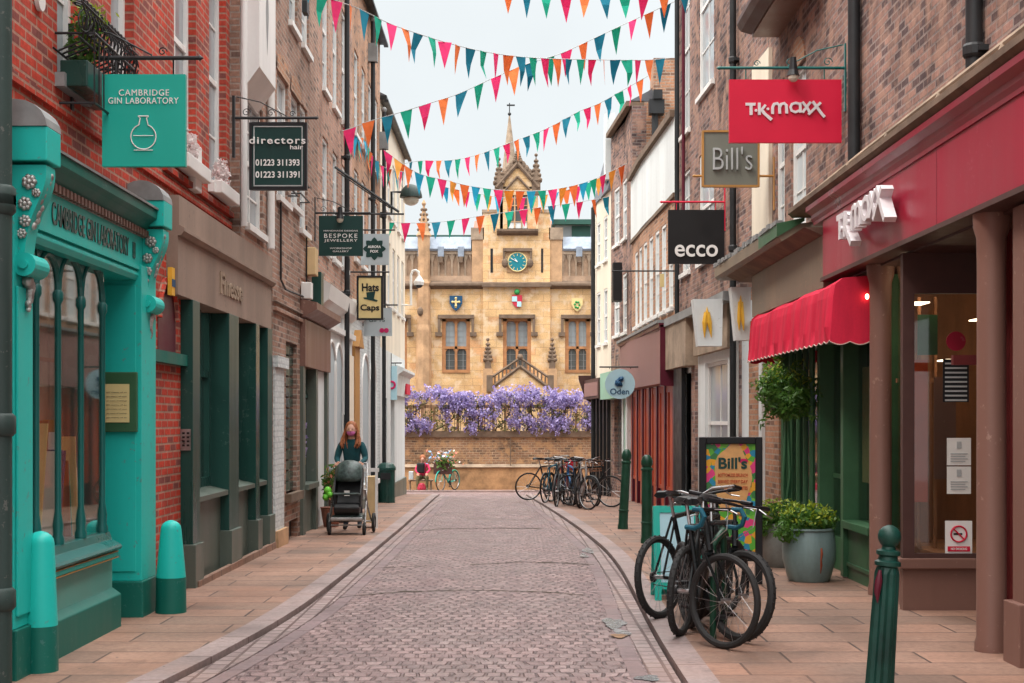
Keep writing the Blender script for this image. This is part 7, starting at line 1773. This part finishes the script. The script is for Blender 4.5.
# pram
d2 = 21.5; xp = XP(349, d2); pr = empty('pram', (xp, d2, G(d2)), 'black pushchair with a silver grey hood and four wheels on the left pavement', 'pram', local=True)
m = MB()
for sx_ in (-1, 1):
    m.tube([(sx_ * .27, -.28, .14), (sx_ * .26, -.05, .42), (sx_ * .25, .18, .72), (sx_ * .22, .50, 1.04)], .014, 8); m.tube([(sx_ * .31, .30, .17), (sx_ * .27, .12, .40), (sx_ * .26, -.14, .68)], .013, 8)
m.tube([(-.22, .50, 1.04), (-.12, .54, 1.06), (.12, .54, 1.06), (.22, .50, 1.04)], .016, 8); m.tube([(-.27, -.28, .15), (.27, -.28, .15)], .012, 6); m.tube([(-.34, .30, .17), (.34, .30, .17)], .012, 6)
m.build('chassis', 'chrome', pr, smooth=True)
for sx_, y_, rw_ in ((-1, -.28, .10), (1, -.28, .10), (-1, .30, .15), (1, .30, .15)):
    xx = sx_ * (.26 if y_ < 0 else .345); m = MB(); N = 18; m.tube([(xx, y_ + (rw_ - .022) * math.cos(k * 6.283 / N), rw_ + (rw_ - .022) * math.sin(k * 6.283 / N)) for k in range(N)], .024, 6, closed=True); wo2 = m.build('wheel', 'rubber', pr, smooth=True)
    m = MB(); m.disc((xx, y_, rw_), rw_ * .55, 0, .02, 14); m.build('hub', 'chrome', wo2)
m = MB()   # seat shell
sh = [(-.34, .34), (-.26, .30), (-.05, .34), (.06, .44), (.16, .80), (.20, .98), (.12, 1.0), (.02, .60), (-.06, .46), (-.30, .46), (-.36, .42)]
m.prism([(y_, z_) for y_, z_ in sh], 0, -.19, .19); m.build('seat', 'black', pr, bevel=.02)
m = MB()
for sx_ in (-1, 1): m.prism([(-.30, .42), (-.10, .44), (.06, .62), (.16, .95), (.02, 1.0), (-.16, .74), (-.30, .60)], 0, sx_ * .20 - .012, sx_ * .20 + .012)
m.build('side_panel', 'iron', pr, bevel=.008)
m = MB(); vs = []; fs = []; NA, NB = 9, 12
for i in range(NA + 1):
    th = R(-5 + 118 * i / NA)
    for j in range(NB + 1):
        ph = math.pi * j / NB; x_ = -.22 * math.cos(ph); rr = .26 * (math.sin(ph) ** .55) + .02
        vs.append((x_, .10 - rr * math.cos(th) , .82 + rr * math.sin(th) * 1.05))
for i in range(NA):
    for j in range(NB): fs.append((i * (NB + 1) + j, i * (NB + 1) + j + 1, (i + 1) * (NB + 1) + j + 1, (i + 1) * (NB + 1) + j))
m.add(vs, fs); ho_ = m.build('hood', 'grey_fab', pr, smooth=True); sm = ho_.modifiers.new('thick', 'SOLIDIFY'); sm.thickness = .008
m = MB(); m.tube([(-.20, -.26, .60), (-.18, -.36, .62), (.18, -.36, .62), (.20, -.26, .60)], .018, 8); m.build('bumper_bar', 'grey_fab', pr, smooth=True)
m = MB(); m.box(-.23, .23, -.26, .22, .20, .30); m.build('basket', 'grey_fab', pr, bevel=.03)
m = MB(); m.box(-.05, .03, -.20, -.185, .58, .66); m.build('label_patch', 'white', pr)
m = MB(); m.box(-.24, .24, -.36, -.31, .22, .27); m.build('footrest', 'chrome', pr, bevel=.01)
tb = MB(); tb.ball((-.30, -.16, .66), .06, 8); tb.ball((-.33, -.18, .56), .05, 8); tb.ball((-.26, -.20, .60), .045, 8); to = tb.build('toy', 'lime', None, smooth=True); to.location = (xp, d2, G(d2)); tag(to, 'lime green soft toy clipped to the left side of the pram', 'toy')
# two people at the boundary wall and flower bike
def seated(label, x, y, lean, top, trou, hairm, s=1.0, face=1):
    Pn = empty('person', (x, y, G(y)), label, 'person', local=True)
    J = {'pelvis': (0, 0, .48 * s, .14, .12), 'waist': (0, -.05 * face, .64 * s, .125, .11), 'chest': (0, -.16 * lean * face, .86 * s, .15, .12), 'neck': (0, -.22 * lean * face, 1.02 * s, .05), 'head': (0, -.24 * lean * face, 1.10 * s, .06),
         'shl': (-.16, -.16 * lean * face, .95 * s, .06), 'ell': (-.24, -.26 * face, .74 * s, .045), 'wrl': (-.14, -.44 * face, .62 * s, .028), 'shr': (.16, -.16 * lean * face, .95 * s, .06), 'elr': (.24, -.26 * face, .74 * s, .045), 'wrr': (.14, -.44 * face, .62 * s, .028),
         'hil': (-.10, -.04 * face, .46 * s, .095), 'knl': (-.16, -.44 * face, .50 * s, .068), 'anl': (-.16, -.46 * face, .10, .045), 'tol': (-.17, -.62 * face, .04, .036), 'hir': (.10, -.04 * face, .46 * s, .095), 'knr': (.16, -.44 * face, .50 * s, .068), 'anr': (.16, -.42 * face, .10, .045), 'tor': (.17, -.58 * face, .04, .036)}
    E2 = [('pelvis', 'waist'), ('waist', 'chest'), ('chest', 'neck'), ('neck', 'head'), ('chest', 'shl'), ('shl', 'ell'), ('ell', 'wrl'), ('chest', 'shr'), ('shr', 'elr'), ('elr', 'wrr'), ('pelvis', 'hil'), ('hil', 'knl'), ('knl', 'anl'), ('anl', 'tol'), ('pelvis', 'hir'), ('hir', 'knr'), ('knr', 'anr'), ('anr', 'tor')]
    bd = skin_body('body', J, E2, top, Pn); bd.data.materials.append(M[trou]); bd.data.materials.append(M['skin'])
    for p_ in bd.data.polygons:
        c = p_.center
        if c.z > 1.0 * s and abs(c.x) < .09: p_.material_index = 2
        elif c.z < .56 * s: p_.material_index = 1
    h = head(0, -.26 * lean * face, 1.14 * s, Pn, None, 0, 0)
    for sx_ in (-1, 1): hand(h, (sx_ * .14, -.44 * face, .62 * s), (0, -face, -.3), -sx_)
    h.build('face_and_hands', 'skin', Pn, smooth=True)
    h = MB(); h.ball((0, -.235 * lean * face, 1.175 * s), .105, 12, 1.1); h.build('hair', hairm, Pn, smooth=True)
    return Pn
yb = 49.3
bn = empty('bench', (XP(420, yb), yb, G(yb)), 'low grey bench carrying the person by the boundary wall', 'bench')
m = MB(); m.box(XP(408, yb), XP(433, yb), yb - .1, yb + .35, G(yb) + .33, G(yb) + .38); m.build('seat', 'stone_grey', bn)
m = MB(); [m.box(XP(p_, yb), XP(p_ + 1.5, yb), yb - .05, yb + .3, G(yb), G(yb) + .33) for p_ in (409, 430)]; m.build('leg', 'stone_grey', bn)
seated('person in a pink top seated on a low bench at the boundary wall', XP(423, yb), yb + .1, 1.0, 'pinkcloth', 'camo', 'hair', .98)
rb_ = MB(); X_ = XP(421.5, yb); rb_.box(X_ - .15, X_ + .13, yb - .32, yb - .18, G(yb) + .62, G(yb) + .98); tag(rb_.build('backpack', 'black', None, bevel=.05), 'black backpack held in front of the person in pink', 'backpack')
m = MB(); X_ = XP(411.5, yb); m.box(X_ - .08, X_ + .08, yb - .25, yb - .05, G(yb) + .40, G(yb) + .68); tag(m.build('bag', 'sign_pale', None, bevel=.02), 'pale carrier bag on the bench beside the person in pink', 'bag')
m = MB(); X_ = XP(423, yb); m.lathe([(.14, 0), (.16, .12), (.11, .26), (.05, .30)], (X_, yb - .75, G(yb)), 10); tag(m.build('bag', 'crimson', None), 'crimson bag on the ground at the feet of the seated person', 'bag')
fb = make_bike('turquoise bicycle loaded with flowers against the boundary wall', XP(448, 49.0), 49.0, R(-115), R(2), 'teal_sign', 'swept', .02, 0, mud='teal_sign', group=None, lod=0)
ft = empty('flower_crate', (XP(445, 48.8), 48.8, G(49) + .85), 'basket crate overflowing with mixed bright flowers on the turquoise bicycle', 'flowers')
m = MB(); m.box(XP(434, 48.8), XP(452, 48.8), 48.5, 48.9, ZP(474, 48.8), ZP(463, 48.8)); m.build('crate', 'taupe_dark', ft)
for nm, mt, n_, s0 in (('greenery', 'leaf', 260, .07), ('bloom', 'fl_mix', 90, .06), ('blue_bloom', 'fl_blue', 40, .07), ('white_bloom', 'fl_white', 40, .07)):
    m = MB(); 
    for k in range(n_): m.leaf((XP(rnd.gauss(444, 6 if nm != 'greenery' else 5), 48.7), 48.6 + rnd.gauss(0, .12), ZP(rnd.gauss(458 if nm != 'greenery' else 462, 4), 48.7)), s0 * rnd.uniform(.6, 1.2), .7)
    m.build(nm, mt, ft)
